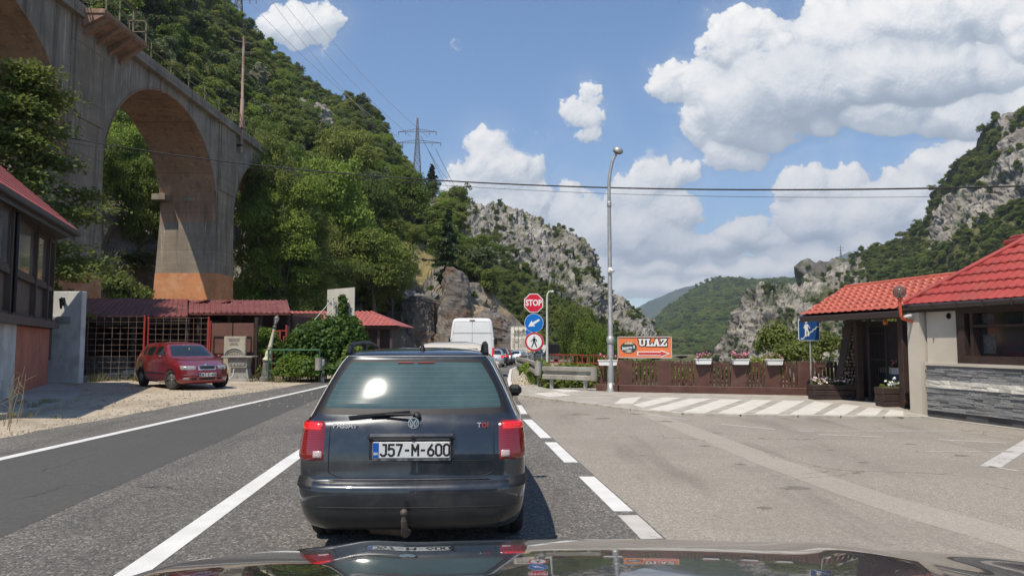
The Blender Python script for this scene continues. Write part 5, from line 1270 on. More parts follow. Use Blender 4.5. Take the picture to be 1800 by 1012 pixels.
# hip roof
ec = at(1588, 541, 15.95); ec.z = 2.33; ee = ec + wD * 9.0; ee.z = 2.33
hp0 = ec; inn = -wN
top = at(1800, 425, 14.75); hipdir = top - ec
a_in = (top - ec).dot(inn); a_al = (top - ec).dot(wD); k = 1.55
r0 = ec + hipdir * k; r1 = ee + inn * (a_in * k) + Vector((0, 0, r0.z - ee.z)); 
b = MB(); tile_roof(b, ec, ee, r0, r1, .20, .34, .032, .036, .03); b.mi = 1; thick(b, [ec, ee, r1, r0], .06, .045)
bk = ec + inn * (2 * a_in * k); b.mi = 0
tile_roof(b, bk, ec, r0 + wD * .02, r0, .185, .33, .02, .02, .06)
b.add([r0, r1, ee + inn * (2 * a_in * k), bk], [(0, 1, 2, 3)])
hr = [ec.lerp(r0, i / 12) + Vector((0, 0, .05)) for i in range(13)]
b.tube(hr, .055, 8)
rf = b.build('roof', [M_['tile_red'], M_['darkbrown']], rest)
b = MB(); g0, g1 = ec + wN * .06 + Vector((0, 0, -.06)) - wD * .05, ee + wN * .06 + Vector((0, 0, -.06))
b.tube([g0, g1], .06, 10); b.beam(g0 - wN * .07 + Vector((0, 0, -.03)), g1 - wN * .07 + Vector((0, 0, -.03)), .025, .17)
for q in range(12): c = g0 + wD * (.35 + .62 * q); b.beam(c + wN * .065 + Vector((0, 0, -.07)), c + wN * .065 + Vector((0, 0, .06)), .03, .02)
b.build('gutter', M_['gutter'], rest)
b = MB(); b.add([wp(-.3, 0.0, zT - .01), wp(9, 0.0, zT - .01), ee + Vector((0, 0, -.09)), ec + Vector((0, 0, -.09))], [(0, 1, 2, 3)]); b.build('soffit', M_['darkbrown'], rest)
ch = at(1788, 427, 16.6); b = MB(); b.box((ch.x + .25, ch.y, ch.z - .35), (.62, .5, .9)); b.box((ch.x + .25, ch.y, ch.z + .04), (.74, .62, .10), ch=.02); b.box((ch.x + .25, ch.y, ch.z + .13), (.56, .44, .10), ch=.02)
b.build('chimney', M_['tile_red'], rf)

# globe lamp on a red bracket
gl = at(1581, 513, 15.6); lampg = thing('globe_lamp', tuple(gl), 'smoked globe lamp on a red angled pipe at the restaurant corner', 'lamp')
b = MB(); b.lathe([(.135 * math.sin(math.pi * i / 16), -.135 * math.cos(math.pi * i / 16)) for i in range(17)], 24, Matrix.Translation(gl)); 
gm, gt_, gb_ = base_mat('smoked_globe'); gb_.inputs['Base Color'].default_value = (.30, .24, .21, 1); gb_.inputs['Roughness'].default_value = .06; gb_.inputs['Transmission Weight'].default_value = .75; gb_.inputs['IOR'].default_value = 1.08; gb_.inputs['Coat Weight'].default_value = .6
b.build('globe', gm, lampg)
b = MB(); b.lathe([(.03, -.10), (.035, .05), (0, .07)], 10, Matrix.Translation(gl)); b.build('bulb', M_['white'], lampg)
b = MB(); pw = wp(-.25, .13, gl.z - .62)
b.tube([gl + Vector((0, 0, -.13)), gl + Vector((.01, 0, -.50)), gl + Vector((.04, 0, -.56)), pw], .032, 8); b.lathe([(.05, -.16), (.055, -.12), (.03, -.11)], 12, Matrix.Translation(gl)); b.build('bracket', mat('orange_red_pipe', (.52, .10, .05), None, 1, .4), lampg)
cc = thing('security_camera', tuple(wp(-.2, .16, 2.08)), 'small white security camera fixed on the restaurant pilaster', 'camera'); b = MB()
q = wp(-.2, .2, 2.10); b.beam(q, q + wN * .16 + Vector((0, 0, -.03)), .06, .05, .008); b.beam(wp(-.2, .13, 2.14), q + Vector((0, 0, .0)), .03); b.build('housing', M_['white'], cc)

# ---- roofed entrance with gate and firewood
ent = thing('entrance_shelter', (9.6, 18.6, 0), 'roofed timber entrance with a red tiled roof tinted as sunlit and dark metal gate', 'shelter')
el, er, rl, rr = at(1409, 554, 19.3), at(1612, 541, 16.35), at(1485, 506, 21.0), at(1692, 481.5, 18.2)
b = MB(); tile_roof(b, el, er, rl, rr, .20, .34, .032, .036, .03); b.mi = 1; thick(b, [el, er, rr, rl], .09, .04)
bk0, bk1 = el + (rl - el) * 2.0, er + (rr - er) * 2.0; bk0.z = el.z; bk1.z = er.z; b.mi = 0; b.add([rl, rr, bk1, bk0], [(0, 1, 2, 3)]); b.tube([rl + Vector((0, 0, .03)), rr + Vector((0, 0, .03))], .05, 8)
b.build('roof', [M_['tile_sunlit'], M_['darkbrown']], ent)
b = MB(); dn = Vector((0, 0, -.11)); b.beam(el + dn, er + dn, .14, .14, .02); b.beam(el + dn, rl + Vector((0, 0, -.06)), .10, .16); b.beam(rl + Vector((0, 0, -.06)), bk0 + dn, .10, .16)
b.build('fascia', M_['gutter'], ent)
def gpt(px, py, d): return at(px, py, d)
zc = 2.2
b = MB()
pA = gpt(1467, 690, 19.6); pA.z = 0; pB_ = gpt(1494, 560, 19.4); b.beam(pA, pB_, .16, .16, .01)
for px, d, w in ((1512, 19.0, .16), (1531, 18.9, .1), (1594, 17.0, .22)):
    x = gpt(px, 700, d).x; b.beam((x, d, 0), (x, d, zc), w, w, .01)
x0 = gpt(1495, 700, 19.4).x; b.beam((x0, 19.4, zc - .02), (gpt(1594, 700, 17.0).x, 17.0, zc - .02), .14, .18)
b.build('timber_post', M_['darkbrown'], ent)
M_['iron_d'] = mat('black_gate_iron', (.018, .016, .016), None, 1, .5, metal=.3)
b = MB(); ga0, ga1 = Vector((gpt(1533, 700, 18.8).x, 18.8, 0)), Vector((gpt(1563, 700, 18.3).x, 18.3, 0))
for i in range(11): c = ga0.lerp(ga1, i / 10); b.beam(c + Vector((0, 0, .12)), c + Vector((0, 0, 1.95)), .022)
for z in (.15, .35, 1.1, 1.75, 1.93): b.beam(ga0 + Vector((0, 0, z)), ga1 + Vector((0, 0, z)), .04)
b.build('gate', M_['iron_d'], ent)
b = MB(); gb0 = Vector((gpt(1505, 700, 19.7).x, 19.9, 0)); b.box((gb0.x + .9, 20.4, 1.05), (1.5, .12, 2.1)); b.build('back_wall', M_['darkbrown'], ent)
# firewood
fw = thing('firewood_stack', (9.2, 19.7, 0), 'tall stack of cut firewood logs beside the entrance post', 'firewood')
M_['logend'] = mat('log_ends', (.34, .28, .20), (.24, .19, .135), 30, .9, island=.35)
M_['logbark'] = mat('log_bark', (.09, .07, .05), (.05, .04, .03), 10, .95)
b = MB(); rgl = random.Random(8); lo, hi = gpt(1475, 690, 19.8), gpt(1510, 690, 19.8)
z = .07
while z < 2.1:
    f = z / 2.1; xa, xb = gpt(1472 + 20 * f, 600, 19.8).x, gpt(1508, 600, 19.8).x; x = xa + rgl.uniform(0, .05)
    while x < xb:
        r = rgl.uniform(.035, .062); n = rgl.choice((6, 7, 8)); ph = rgl.random() * 6; yy = 19.75 + rgl.uniform(-.03, .03)
        pts = [(r * rgl.uniform(.8, 1.1) * math.cos(ph + 2 * math.pi * k / n), r * rgl.uniform(.8, 1.1) * math.sin(ph + 2 * math.pi * k / n)) for k in range(n)]
        b.mi = 1; b.poly(pts, .40, face_mat((x + r, yy + .41, z + rgl.uniform(-.015, .015)))); b.mi = 0
        b.add([(p[0] * .9, p[1] * .9, .412) for p in pts], [tuple(range(n))], face_mat((x + r, yy + .41, z))); x += 2 * r + .004
    z += .095
b.build('logs', [M_['logend'], M_['logbark']], fw)
tf = thing('torch_post', (gpt(1560, 700, 18.0).x, 18.0, 0), 'thin black post with an orange capped lantern in the entrance', 'post'); b = MB()
x = gpt(1561, 700, 18.0).x; b.tube([(x, 18, 0), (x, 18, 1.95)], .03, 8); b.build('post', M_['black'], tf)
b = MB(); b.lathe([(.03, 1.95), (.055, 1.98), (.055, 2.06), (.02, 2.10), (0, 2.13)], 10, Matrix.Translation((x, 18, 0))); b.build('cap', mat('amber_cap', (.55, .16, .03), None, 1, .3), tf)
fz = thing('chest_freezer', (gpt(1577, 670, 19.5).x, 19.5, 0), 'blue and white ice cream chest freezer seen through the entrance', 'freezer'); x = gpt(1577, 670, 19.5).x; b = MB()
b.box((x + .1, 19.6, .38), (.75, .5, .70), ch=.02); b.build('body', mat('blue_freezer', (.05, .13, .20), (.04, .10, .17), 3, .4), fz)
b = MB(); b.box((x + .1, 19.6, .80), (.80, .55, .14), ch=.02); b.build('lid', M_['white'], fz)
b = MB(); b.lathe([(.14, 0), (.14, .006), (.10, .006), (.10, 0)], 20, face_mat((x - .02, 19.345, .38)), False); b.build('emblem', M_['white'], fz)

# flower planters and boxes ----------------------------------------------------------------------
def flowers(parent, x0, x1, y, z, wy, hgt, seed, mats, n=260, world=True):
    rng = np.random.default_rng(seed)
    C = np.stack([rng.uniform(x0, x1, n), rng.normal(y, wy, n), z + rng.uniform(0, 1, n) ** .8 * hgt * (.6 + .4 * np.sin(rng.uniform(0, 9, n)))], 1)
    D = rng.normal(size=(n, 3)) * .5 + np.array([0, -.4, .7]); V, Fc = leaf_cards(C, D, .05, rng, 1.4); o = parent_origin(parent)
    lf = raw_mesh('leaves', V - np.array(o), Fc, 4, M_['leafA'], False, parent)
    k = n // 2; C = np.stack([rng.uniform(x0, x1, k), rng.normal(y - .02, wy, k), z + hgt * .35 + rng.uniform(0, 1, k) * hgt * .75], 1)
    C[:, 2] += .04 * np.sin(C[:, 0] * 17)
    D = rng.normal(size=(k, 3)) * .6 + np.array([0, -.8, .5]); V, Fc = leaf_cards(C, D, .055, rng, 1.1)
    raw_mesh('blossoms', V - np.array(o), Fc, 4, mats, False, parent)
def planter(px0, px1, py0, py1, d, label, seed, mt, n=260):
    x0, x1 = at(px0, 680, d).x, at(px1, 680, d).x; zt = at(px0, py0, d).z
    t = thing('wooden_planter', ((x0 + x1) / 2, d, 0), label, 'planter'); b = MB(); hgt = zt / 3
    for k in range(3): b.box(((x0 + x1) / 2, d + .22, hgt * (k + .5)), (x1 - x0 + .02 * (k - 1), .44, hgt - .012), ch=.012)
    for x in (x0 + .03, x1 - .03): b.box((x, d + .22, zt / 2), (.05, .40, zt - .03))
    b.build('box', M_['darkbrown'], t); b = MB(); b.box(((x0 + x1) / 2, d + .22, zt - .02), (x1 - x0 - .08, .38, .03)); b.build('soil', M_['bark'], t)
    flowers(t, x0 + .05, x1 - .05, d + .2, zt - .03, .09, .20, seed, mt, n)
planter(1431, 1503, 676, 703, 19.3, 'brown plank planter with pink and white flowers left of the firewood', 31, M_['flowerw'])
planter(1553, 1608, 681, 714, 17.2, 'brown plank planter with a few white flowers in front of the gate', 32, M_['white'], 80)

# brown fence --------------------------------------------------------------------------------------
fp = [Vector((at(1050, 600, 22.9).x, 22.9, 0)), Vector((at(1088, 600, 22.5).x, 22.5, 0)), Vector((at(1440, 600, 20.9).x, 20.9, 0)), Vector((at(1475, 600, 20.6).x, 20.6, 0))]
fence = thing('picket_fence', tuple(fp[1]), 'brown picket fence with wide board posts on a low brown wall', 'fence')
def fpt(px):   # point of the fence line in direction px
    k = (px - CX) / F * 1 / CT
    for a, c in zip(fp[:-1], fp[1:]):
        fa, fb = a.x - k * a.y, c.x - k * c.y
        if fa <= 0 <= fb or (c is fp[-1]) or (a is fp[0] and fa > 0):
            t = -fa / (fb - fa)
            if -0.2 <= t <= 1.0 or c is fp[-1]: return a + (c - a) * t
ztop_f = .98
b = MB()
for a, c in zip(fp[:-1], fp[1:]): b.beam(a + Vector((0, 0, .12)), c + Vector((0, 0, .12)), .24, .26, .012)
b.build('base_beam', M_['brown'], fence)
wide = [(1086, 1110), (1152, 1178), (1217, 1245), (1281, 1308), (1340, 1366), (1397, 1421)]
for a, c in wide:
    p, q = fpt(a), fpt(c); b = MB(); b.beam(p + Vector((0, -.03, .24 + (ztop_f - .24) / 2)), q + Vector((0, -.03, .24 + (ztop_f - .24) / 2)), .05, ztop_f - .22, .006)
    b.build('board_post', M_['brown'], fence)
gaps = [(1053, 1084)] + [(wide[i][1], wide[i + 1][0]) for i in range(len(wide) - 1)] + [(1421, 1474)]
for a, c in gaps:
    b = MB(); n = max(2, round((c - a) / 6.6))
    for i in range(n):
        p = fpt(a + (c - a) * (i + .5) / n); hh_ = ztop_f + .02 * math.sin(i * 2.3 + a)
        b.poly([(-.034, .2), (.034, .2), (.034, hh_ - .03), (.0, hh_ + .01), (-.034, hh_ - .03)], .022, face_mat((p.x, p.y, 0)))
    p, q = fpt(a), fpt(c); b.beam(p + Vector((0, .03, ztop_f - .12)), q + Vector((0, .03, ztop_f - .12)), .03, .07); b.beam(p + Vector((0, .03, .36)), q + Vector((0, .03, .36)), .03, .07)
    b.build('slat_panel', M_['brown'], fence)
# white flower boxes hanging on the fence
def flower_box(px0, px1, py, label, seed, dense=1.0, dz=0.0):
    p, q = fpt(px0), fpt(px1); c = (p + q) / 2; w = (q - p).length; z = at(px0, py, c.y).z + dz
    t = thing('flower_box', (c.x, c.y - .12, z), label, 'flower box'); b = MB()
    b.poly([(-w / 2 + .03, -.15), (w / 2 - .03, -.15), (w / 2, 0), (-w / 2, 0)], .17, face_mat((c.x, c.y - .05, z))); b.box((c.x, c.y - .14, z), (w + .02, .20, .025), ch=.006)
    b.build('trough', M_['white'], t); flowers(t, c.x - w / 2, c.x + w / 2, c.y - .14, z, .05, .17, seed, M_['flower'], int(150 * dense))
flower_box(1051, 1081, 633, 'white flower box with orange pink flowers behind the tall street lamp', 41, .6)
flower_box(1217, 1246, 630.5, 'white flower box with purple flowers nearest the orange sign', 42, .7)
flower_box(1281, 1311, 631, 'white flower box with thick magenta flowers, between the other two on the fence', 43, 1.4)
flower_box(1340, 1370, 631.5, 'white flower box with few flowers nearest the blue stairs sign', 44, .25)
q = gpt(1578, 650, 18.9); t = thing('flower_box', tuple(q), 'white flower box with pink flowers seen through the entrance gap', 'flower box'); b = MB(); b.poly([(-.22, -.1), (.22, -.1), (.26, 0.06), (-.26, .06)], .16, face_mat((q.x, q.y, q.z))); b.build('trough', M_['white'], t)
flowers(t, q.x - .24, q.x + .24, q.y - .08, q.z + .05, .04, .16, 45, M_['flower'], 110)

# orange sign -----------------------------------------------------------------------------------
sa, sb = fpt(1085), fpt(1178); sw = (sb - sa).length; yaw = math.atan2(sb.y - sa.y, sb.x - sa.x); sc_ = (sa + sb) / 2
zs0, zs1 = at(1085, 628, sa.y).z, at(1085, 592, sa.y).z; sh_ = zs1 - zs0
us = thing('orange_sign', (sc_.x, sc_.y - .06, zs0), 'orange entrance sign with white block letters and a red arrow above the fence', 'sign')
SM = face_mat((sc_.x, sc_.y - .06, (zs0 + zs1) / 2), yaw)
b = MB(); b.M = SM; b.box((0, 0, -.02), (sw, sh_, .05)); b.build('board', mat('orange_sign_face', (.72, .19, .065), (.66, .165, .055), 2, .5), us)
b = MB(); b.M = SM
for s in (-1, 1): b.box((0, s * sh_ / 2, -.01), (sw + .03, .025, .07)); b.box((s * sw / 2, 0, -.01), (.025, sh_ + .02, .07))
b.build('frame', mat('grey_sign_frame', (.45, .40, .37), None, 1, .5), us)
def slab_letters(grow):
    """slab-serif capitals U L A Z as outlines in a 0-1 high box; returns (polygons, advance)"""
    g = grow; out = []
    def rc(x0, y0, x1, y1, ox): out.append([(ox + x0 - g, y0 - g), (ox + x1 + g, y0 - g), (ox + x1 + g, y1 + g), (ox + x0 - g, y1 + g)])
    def pg(pts, ox): 
        c = (sum(p[0] for p in pts) / len(pts), sum(p[1] for p in pts) / len(pts)); P_ = []
        n = len(pts)
        for i in range(n):
            a, p, q = Vector(pts[i - 1]), Vector(pts[i]), Vector(pts[(i + 1) % n]); e1 = (p - a).normalized(); e2 = (q - p).normalized(); nn = Vector((e1.y, -e1.x)) + Vector((e2.y, -e2.x))
            nn = nn.normalized() * g / max(.35, math.cos(e1.angle(e2) / 2)) if nn.length > 1e-6 else Vector((0, 0)); P_.append((ox + p.x + nn.x, p.y + nn.y))
        out.append(P_)
    o = 0  # U
    rc(0, .82, .46, 1, o); rc(.52, .82, .94, 1, o); rc(.11, .3, .35, .85, o); rc(.62, .3, .84, .85, o)
    n = 12; outer = [(.475 + .365 * math.cos(math.pi + math.pi * i / n), .36 + .36 * math.sin(math.pi + math.pi * i / n)) for i in range(n + 1)]
    inner = [(.485 + .135 * math.cos(2 * math.pi - math.pi * i / n), .36 + .16 * math.sin(2 * math.pi - math.pi * i / n)) for i in range(n + 1)]
    pg(outer + inner, o)
    o = .98  # L
    rc(0, .82, .46, 1, o); rc(.11, .1, .35, .9, o); rc(0, 0, .80, .18, o); rc(.62, .1, .80, .42, o)
    o = 1.78  # A
    pg([(.08, .1), (.30, .1), (.52, .85), (.36, 1.0)], o); pg([(.56, .1), (.82, .1), (.60, 1.0), (.36, 1.0)], o); rc(.25, .28, .66, .42, o); rc(0, 0, .36, .16, o); rc(.50, 0, .92, .16, o)
    o = 2.72  # Z
    rc(.02, .82, .78, 1, o); rc(.02, .6, .18, .9, o); pg([(.02, .16), (.28, .16), (.78, .84), (.52, .84)], o); rc(0, 0, .80, .18, o); rc(.63, .1, .80, .42, o)
    return out
lh = sh_ * .36; LM = SM @ Matrix.Translation((-.115 * sw, .035, .0)) @ Matrix.Diagonal((lh * 1.08, lh * .98, 1, 1))
for g, mt, z in ((.10, M_['black'], .008), (0.0, M_['white'], .013)):
    b = MB(); b.M = LM
    for i, P_ in enumerate(slab_letters(g)): b.poly(P_, .004, None, z + .0003 * i)
    b.build('lettering', mt, us)
ar = [(-.13, -.065), (.30, -.065), (.30, -.105), (.43, -.0), (.30, .105), (.30, .065), (-.13, .065)]
def arrow(k, z, mt):
    b = MB(); b.M = SM @ Matrix.Translation((sw * .01, -sh_ * .30, 0)) @ Matrix.Diagonal((sw * .98, sh_ * 1.25, 1, 1))
    A_ = [(-.13 - k, -.048 - k * 1.5), (.30, -.048 - k * 1.5), (.30, -.10 - k * 2), (.43 + k * 2, 0), (.30, .10 + k * 2), (.30, .048 + k * 1.5), (-.13 - k, .048 + k * 1.5)]
    b.poly(A_, .004, None, z); b.build('arrow', mt, us)
arrow(.021, .008, M_['white']); arrow(0, .013, mat('red_arrow', (.50, .05, .045), None, 1, .5))
b = MB(); b.M = SM @ Matrix.Translation((-sw * .30, -.01, 0))
el_ = [(.245 * math.cos(2 * math.pi * k / 28), .17 * math.sin(2 * math.pi * k / 28)) for k in range(28)]; b.poly(el_, .004, None, .008); em = b.build('emblem', mat('dark_emblem', (.035, .05, .05), None, 1, .5), us)
b = MB(); b.M = SM @ Matrix.Translation((-sw * .30, -.01, 0)); b.poly([(-.14, .10), (-.08, .165), (-.05, .14), (-.01, .20), (.03, .15), (.08, .18), (.15, .10)], .003, None, .013); b.poly([(-.12, -.12), (0, -.155), (.12, -.12), (.02, -.10)], .003, None, .013)
b.build('emblem_mountains', mat('pale_green_ink', (.40, .45, .33), (.55, .42, .22), 12, .6), em)
b = MB(); b.M = SM @ Matrix.Translation((-sw * .30, -.01, .013)); b.text('Jezero S', .115, Matrix.Rotation(.10, 4, 'Z') @ Matrix.Shear('XZ', 4, (0, 0)), .003, .004); b.box((-.02, -.075, .002), (.22, .012, .003)); b.box((0, -.098, .002), (.14, .008, .003)); b.build('emblem_lettering', M_['white'], em)

# stairs sign ------------------------------------------------------------------------------------
sb_ = Vector((at(1427, 694, 20.2).x, 20.2, 0)); st = thing('stairs_sign', tuple(sb_), 'blue square pedestrian stairs sign on a grey pole', 'road sign')
pt = at(1422, 562, 20.2); b = MB(); b.tube([sb_ + Vector((0, 0, -.2)), Vector((pt.x + .015, 20.2, pt.z - .02))], .028, 8); b.build('pole', M_['galv'], st)
w = 37 / F * 20.2; STM = face_mat((at(1421.5, 580, 20.15).x, 20.15, at(1421, 580, 20.15).z)) 
def rrect(w, h, r, n=5):
    out = []
    for cx, cy, a0 in ((w / 2 - r, -h / 2 + r, -90), (w / 2 - r, h / 2 - r, 0), (-w / 2 + r, h / 2 - r, 90), (-w / 2 + r, -h / 2 + r, 180)):
        for i in range(n + 1): a = R(a0 + 90 * i / n); out.append((cx + r * math.cos(a), cy + r * math.sin(a)))
    return out
M_['signblue'] = mat('sign_blue', (.012, .065, .22), None, 1, .4)
b = MB(); b.M = STM; b.poly(rrect(w, w, .05), .02); pl = b.build('panel', M_['white'], st)
b = MB(); b.M = STM; b.poly(rrect(w - .03, w - .03, .04), .003, None, .0205); b.build('panel_face', M_['signblue'], pl)
b = MB(); b.M = STM @ Matrix.Translation((0, 0, .0245)); s = w
pts = [(-.38, -.40), (-.24, -.40), (-.24, -.29), (-.10, -.29), (-.10, -.18), (.04, -.18), (.04, -.07), (.18, -.07), (.18, .04), (.32, .04), (.32, .15), (.43, .15)]
for (xa, ya), (xb, yb) in zip(pts[:-1], pts[1:]): b.box(((xa + xb) / 2 * s, (ya + yb) / 2 * s, 0), (abs(xb - xa) * s + .025, abs(yb - ya) * s + .025, .003))
b.lathe([(.062 * s, 0), (.062 * s, .003)], 14, Matrix.Translation((-.13 * s, .38 * s, 0)), False)
b.poly([(-.21 * s, .02 * s), (-.05 * s, .02 * s), (-.05 * s, .28 * s), (-.19 * s, .28 * s)], .003); b.poly([(-.05 * s, .28 * s), (-.05 * s, .22 * s), (.03 * s, .08 * s), (.06 * s, .10 * s)], .003, None, .0005); b.poly([(-.19 * s, .28 * s), (-.26 * s, .10 * s), (-.23 * s, .08 * s), (-.18 * s, .2 * s)], .003, None, .0007)
b.poly([(-.19 * s, .03 * s), (-.21 * s, -.30 * s), (-.14 * s, -.30 * s), (-.12 * s, .03 * s)], .003, None, .0009); b.poly([(-.13 * s, .03 * s), (-.07 * s, -.10 * s), (-.07 * s, -.28 * s), (.0, -.28 * s), (.0, -.08 * s), (-.06 * s, .03 * s)], .003, None, .0011)
b.build('pictogram', M_['white'], pl)

# road sign cluster --------------------------------------------------------------------------------
sd = 29.0; s0 = at(936, 640, sd); rs = thing('road_sign', (s0.x, sd, -.1), 'red octagon sign above a blue arrow disc and a red ringed disc', 'road sign')
M_['signred'] = mat('sign_red', (.62, .010, .035), None, 1, .35); M_['signwhite'] = mat('sign_white', (.80, .79, .76), None, 1, .4); M_['signblue2'] = mat('sign_bright_blue', (.0, .15, .52), None, 1, .35)
b = MB(); b.tube([(s0.x + .02, sd + .04, -.6), (s0.x + .02, sd + .04, at(936, 520, sd).z)], .035, 8); b.tube([(s0.x + .12, sd + .6, -.6), (s0.x + .12, sd + .1, at(936, 600, sd).z)], .03, 8); b.build('pole', M_['galv'], rs)
def disc(name, px, py, r_px, n, rot, layers, dz=0.0):
    c = at(px, py, sd - .02 - dz); Mx = face_mat(c); r = r_px / F * sd; prev = None
    for i, (k, mt) in enumerate(layers):
        b = MB(); b.M = Mx; b.poly([(r * k * math.cos(2 * math.pi * j / n + rot), r * k * math.sin(2 * math.pi * j / n + rot)) for j in range(n)], .02 if i == 0 else .003, None, 0 if i == 0 else .017 + .0036 * i)
        o = b.build(name if i == 0 else name + '_face', mt, rs if prev is None else prev); prev = prev or o
    return Mx, r, prev
Mx, r, o = disc('stop_sign', 938, 532.5, 18.0, 8, math.pi / 8, [(1, M_['signwhite']), (.92, M_['signred'])])
b = MB(); b.M = Mx; b.text('STOP', r * .82, Matrix.Translation((0, .0, .0245)), .003, .011, xs=.80); b.build('lettering', M_['signwhite'], o)
Mx, r, o = disc('arrow_sign', 938.5, 567.5, 16.6, 40, 0, [(1, M_['signwhite']), (.965, M_['signblue2'])])
b = MB(); b.M = Mx @ Matrix.Translation((0, 0, .0245)) @ Matrix.Rotation(R(211), 4, 'Z') @ Matrix.Diagonal((r, r, 1, 1)); b.poly([(-.68, -.10), (.12, -.13), (.06, -.36), (.72, 0), (.06, .36), (.12, .13), (-.68, .10)], .003); b.build('arrow', M_['signwhite'], o)
Mx, r, o = disc('no_walking_sign', 939, 600.5, 16.8, 40, 0, [(1, M_['signwhite']), (.985, mat('sign_ring_red', (.50, .03, .04), None, 1, .4)), (.78, M_['signwhite'])])
b = MB(); b.M = Mx @ Matrix.Translation((0, .02 * r, .0285)) @ Matrix.Diagonal((r * .62, r * .62, 1, 1))
b.lathe([(.13, 0), (.13, .003)], 14, Matrix.Translation((0, .78, 0)), False)
b.poly([(-.20, .0), (.18, .0), (.22, .50), (.10, .60), (-.12, .60), (-.24, .48)], .003)
b.poly([(-.24, .50), (-.16, .42), (-.36, .10), (-.58, -.02), (-.62, .08), (-.44, .18)], .003, None, .0005); b.poly([(.20, .50), (.12, .40), (.34, .20), (.30, -.02), (.40, -.02), (.48, .24)], .003, None, .0007)
b.poly([(-.20, .02), (.0, .02), (-.04, -.24), (-.36, -.98), (-.52, -.92), (-.22, -.22)], .003, None, .0009); b.poly([(.0, .02), (.18, .02), (.24, -.22), (.50, -.92), (.34, -.98), (.02, -.24)], .003, None, .0011)
b.build('pictogram', M_['black'], o)
pk = at(930, 586, 34); b = MB(); t = thing('parking_sign', tuple(Vector((pk.x, 34, -.1))), 'blue and white sign edge half hidden behind the sign discs', 'road sign'); b.box((pk.x + .02, 34, pk.z + .02), (.30, .03, .62)); b.build('panel', M_['signblue2'], t)
b = MB(); b.box((pk.x + .26, 33.99, pk.z + .0), (.18, .03, .5)); b.build('white_panel', M_['signwhite'], t); b = MB(); b.tube([(pk.x + .1, 34.03, -.8), (pk.x + .1, 34.03, pk.z)], .03, 6); b.build('pole', M_['galv'], t)

# street lamps -----------------------------------------------------------------------------------------
lb = gnd(1074, 690); lamp = thing('street_lamp', tuple(lb), 'tall grey street lamp with a curved neck beside the orange sign', 'street lamp')
zt = at(1075, 300, lb.y).z; zh = at(1085, 266, lb.y).z; xh = at(1086, 266, lb.y).x
b = MB(); b.tube([lb + Vector((0, 0, -.05)), lb + Vector((0, 0, 1.55)), lb + Vector((0, 0, 1.6)), lb + Vector((0, 0, zt - 1.1)), lb + Vector((0.0, 0, zt - .35)), lb + Vector((.05, 0, zt)), lb + Vector((.13, 0, zt + .35)), Vector((xh - .02, lb.y, zh - .03))], [.105, .10, .075, .055, .05, .048, .045, .042], 14)
b.lathe([(.17, -.02), (.17, .03), (.12, .12), (.105, .3)], 14, Matrix.Translation(lb)); b.lathe([(.115, 1.48), (.125, 1.52), (.125, 1.66), (.075, 1.72)], 14, Matrix.Translation(lb)); b.lathe([(.06, zt - 1.15), (.068, zt - 1.1), (.068, zt - 1.0), (.05, zt - .95)], 12, Matrix.Translation(lb))
b.build('post', M_['galv'], lamp)
HM = Matrix.Translation((xh, lb.y, zh)) @ Matrix.Rotation(R(16), 4, 'Y') @ Matrix.Rotation(R(24), 4, 'X')
b = MB(); b.lathe([(.16, -.02), (.165, 0), (.15, .07), (.09, .12), (0, .14)], 20, HM); hd = b.build('lamp_head', M_['galv'], lamp)
b = MB(); b.lathe([(0, -.09), (.08, -.08), (.13, -.05), (.15, -.015), (0, -.01)], 20, HM); b.build('lamp_glass', mat('amber_lamp_glass', (.14, .095, .065), (.22, .16, .11), 20, .2, coat=.5), hd)
cz = at(1075, 477, lb.y); b = MB(); t = thing('surveillance_camera', (lb.x, lb.y - .06, cz.z), 'small white dome camera fixed halfway up the tall street lamp', 'camera'); b.box((lb.x, lb.y - .07, cz.z + .03), (.13, .10, .16), ch=.02); b.lathe([(.085, .02), (.085, .0), (.07, -.06), (.0, -.085)], 14, Matrix.Translation((lb.x + .05, lb.y - .12, cz.z + .02))); b.build('housing', M_['white'], t)
l2 = at(962, 640, 46); t = thing('street_lamp', (l2.x, 46, -.4), 'slim white street lamp behind the sign cluster', 'street lamp'); zt2 = at(962, 515, 46).z
b = MB(); b.tube([(l2.x, 46, -.6), (l2.x, 46, zt2 - .3), (l2.x + .03, 46, zt2 - .08), (l2.x + .12, 46, zt2 + .08), (l2.x + .26, 46, zt2 + .12)], [.09, .06, .055, .05, .05], 10); b.build('post', mat('pale_grey_paint', (.55, .54, .50), None, 1, .5), t)
b = MB(); b.lathe([(.0, -.08), (.11, -.05), (.10, .03), (0, .06)], 12, Matrix.Translation((l2.x + .34, 46, zt2 + .10))); b.build('lamp_head', M_['white'], t)

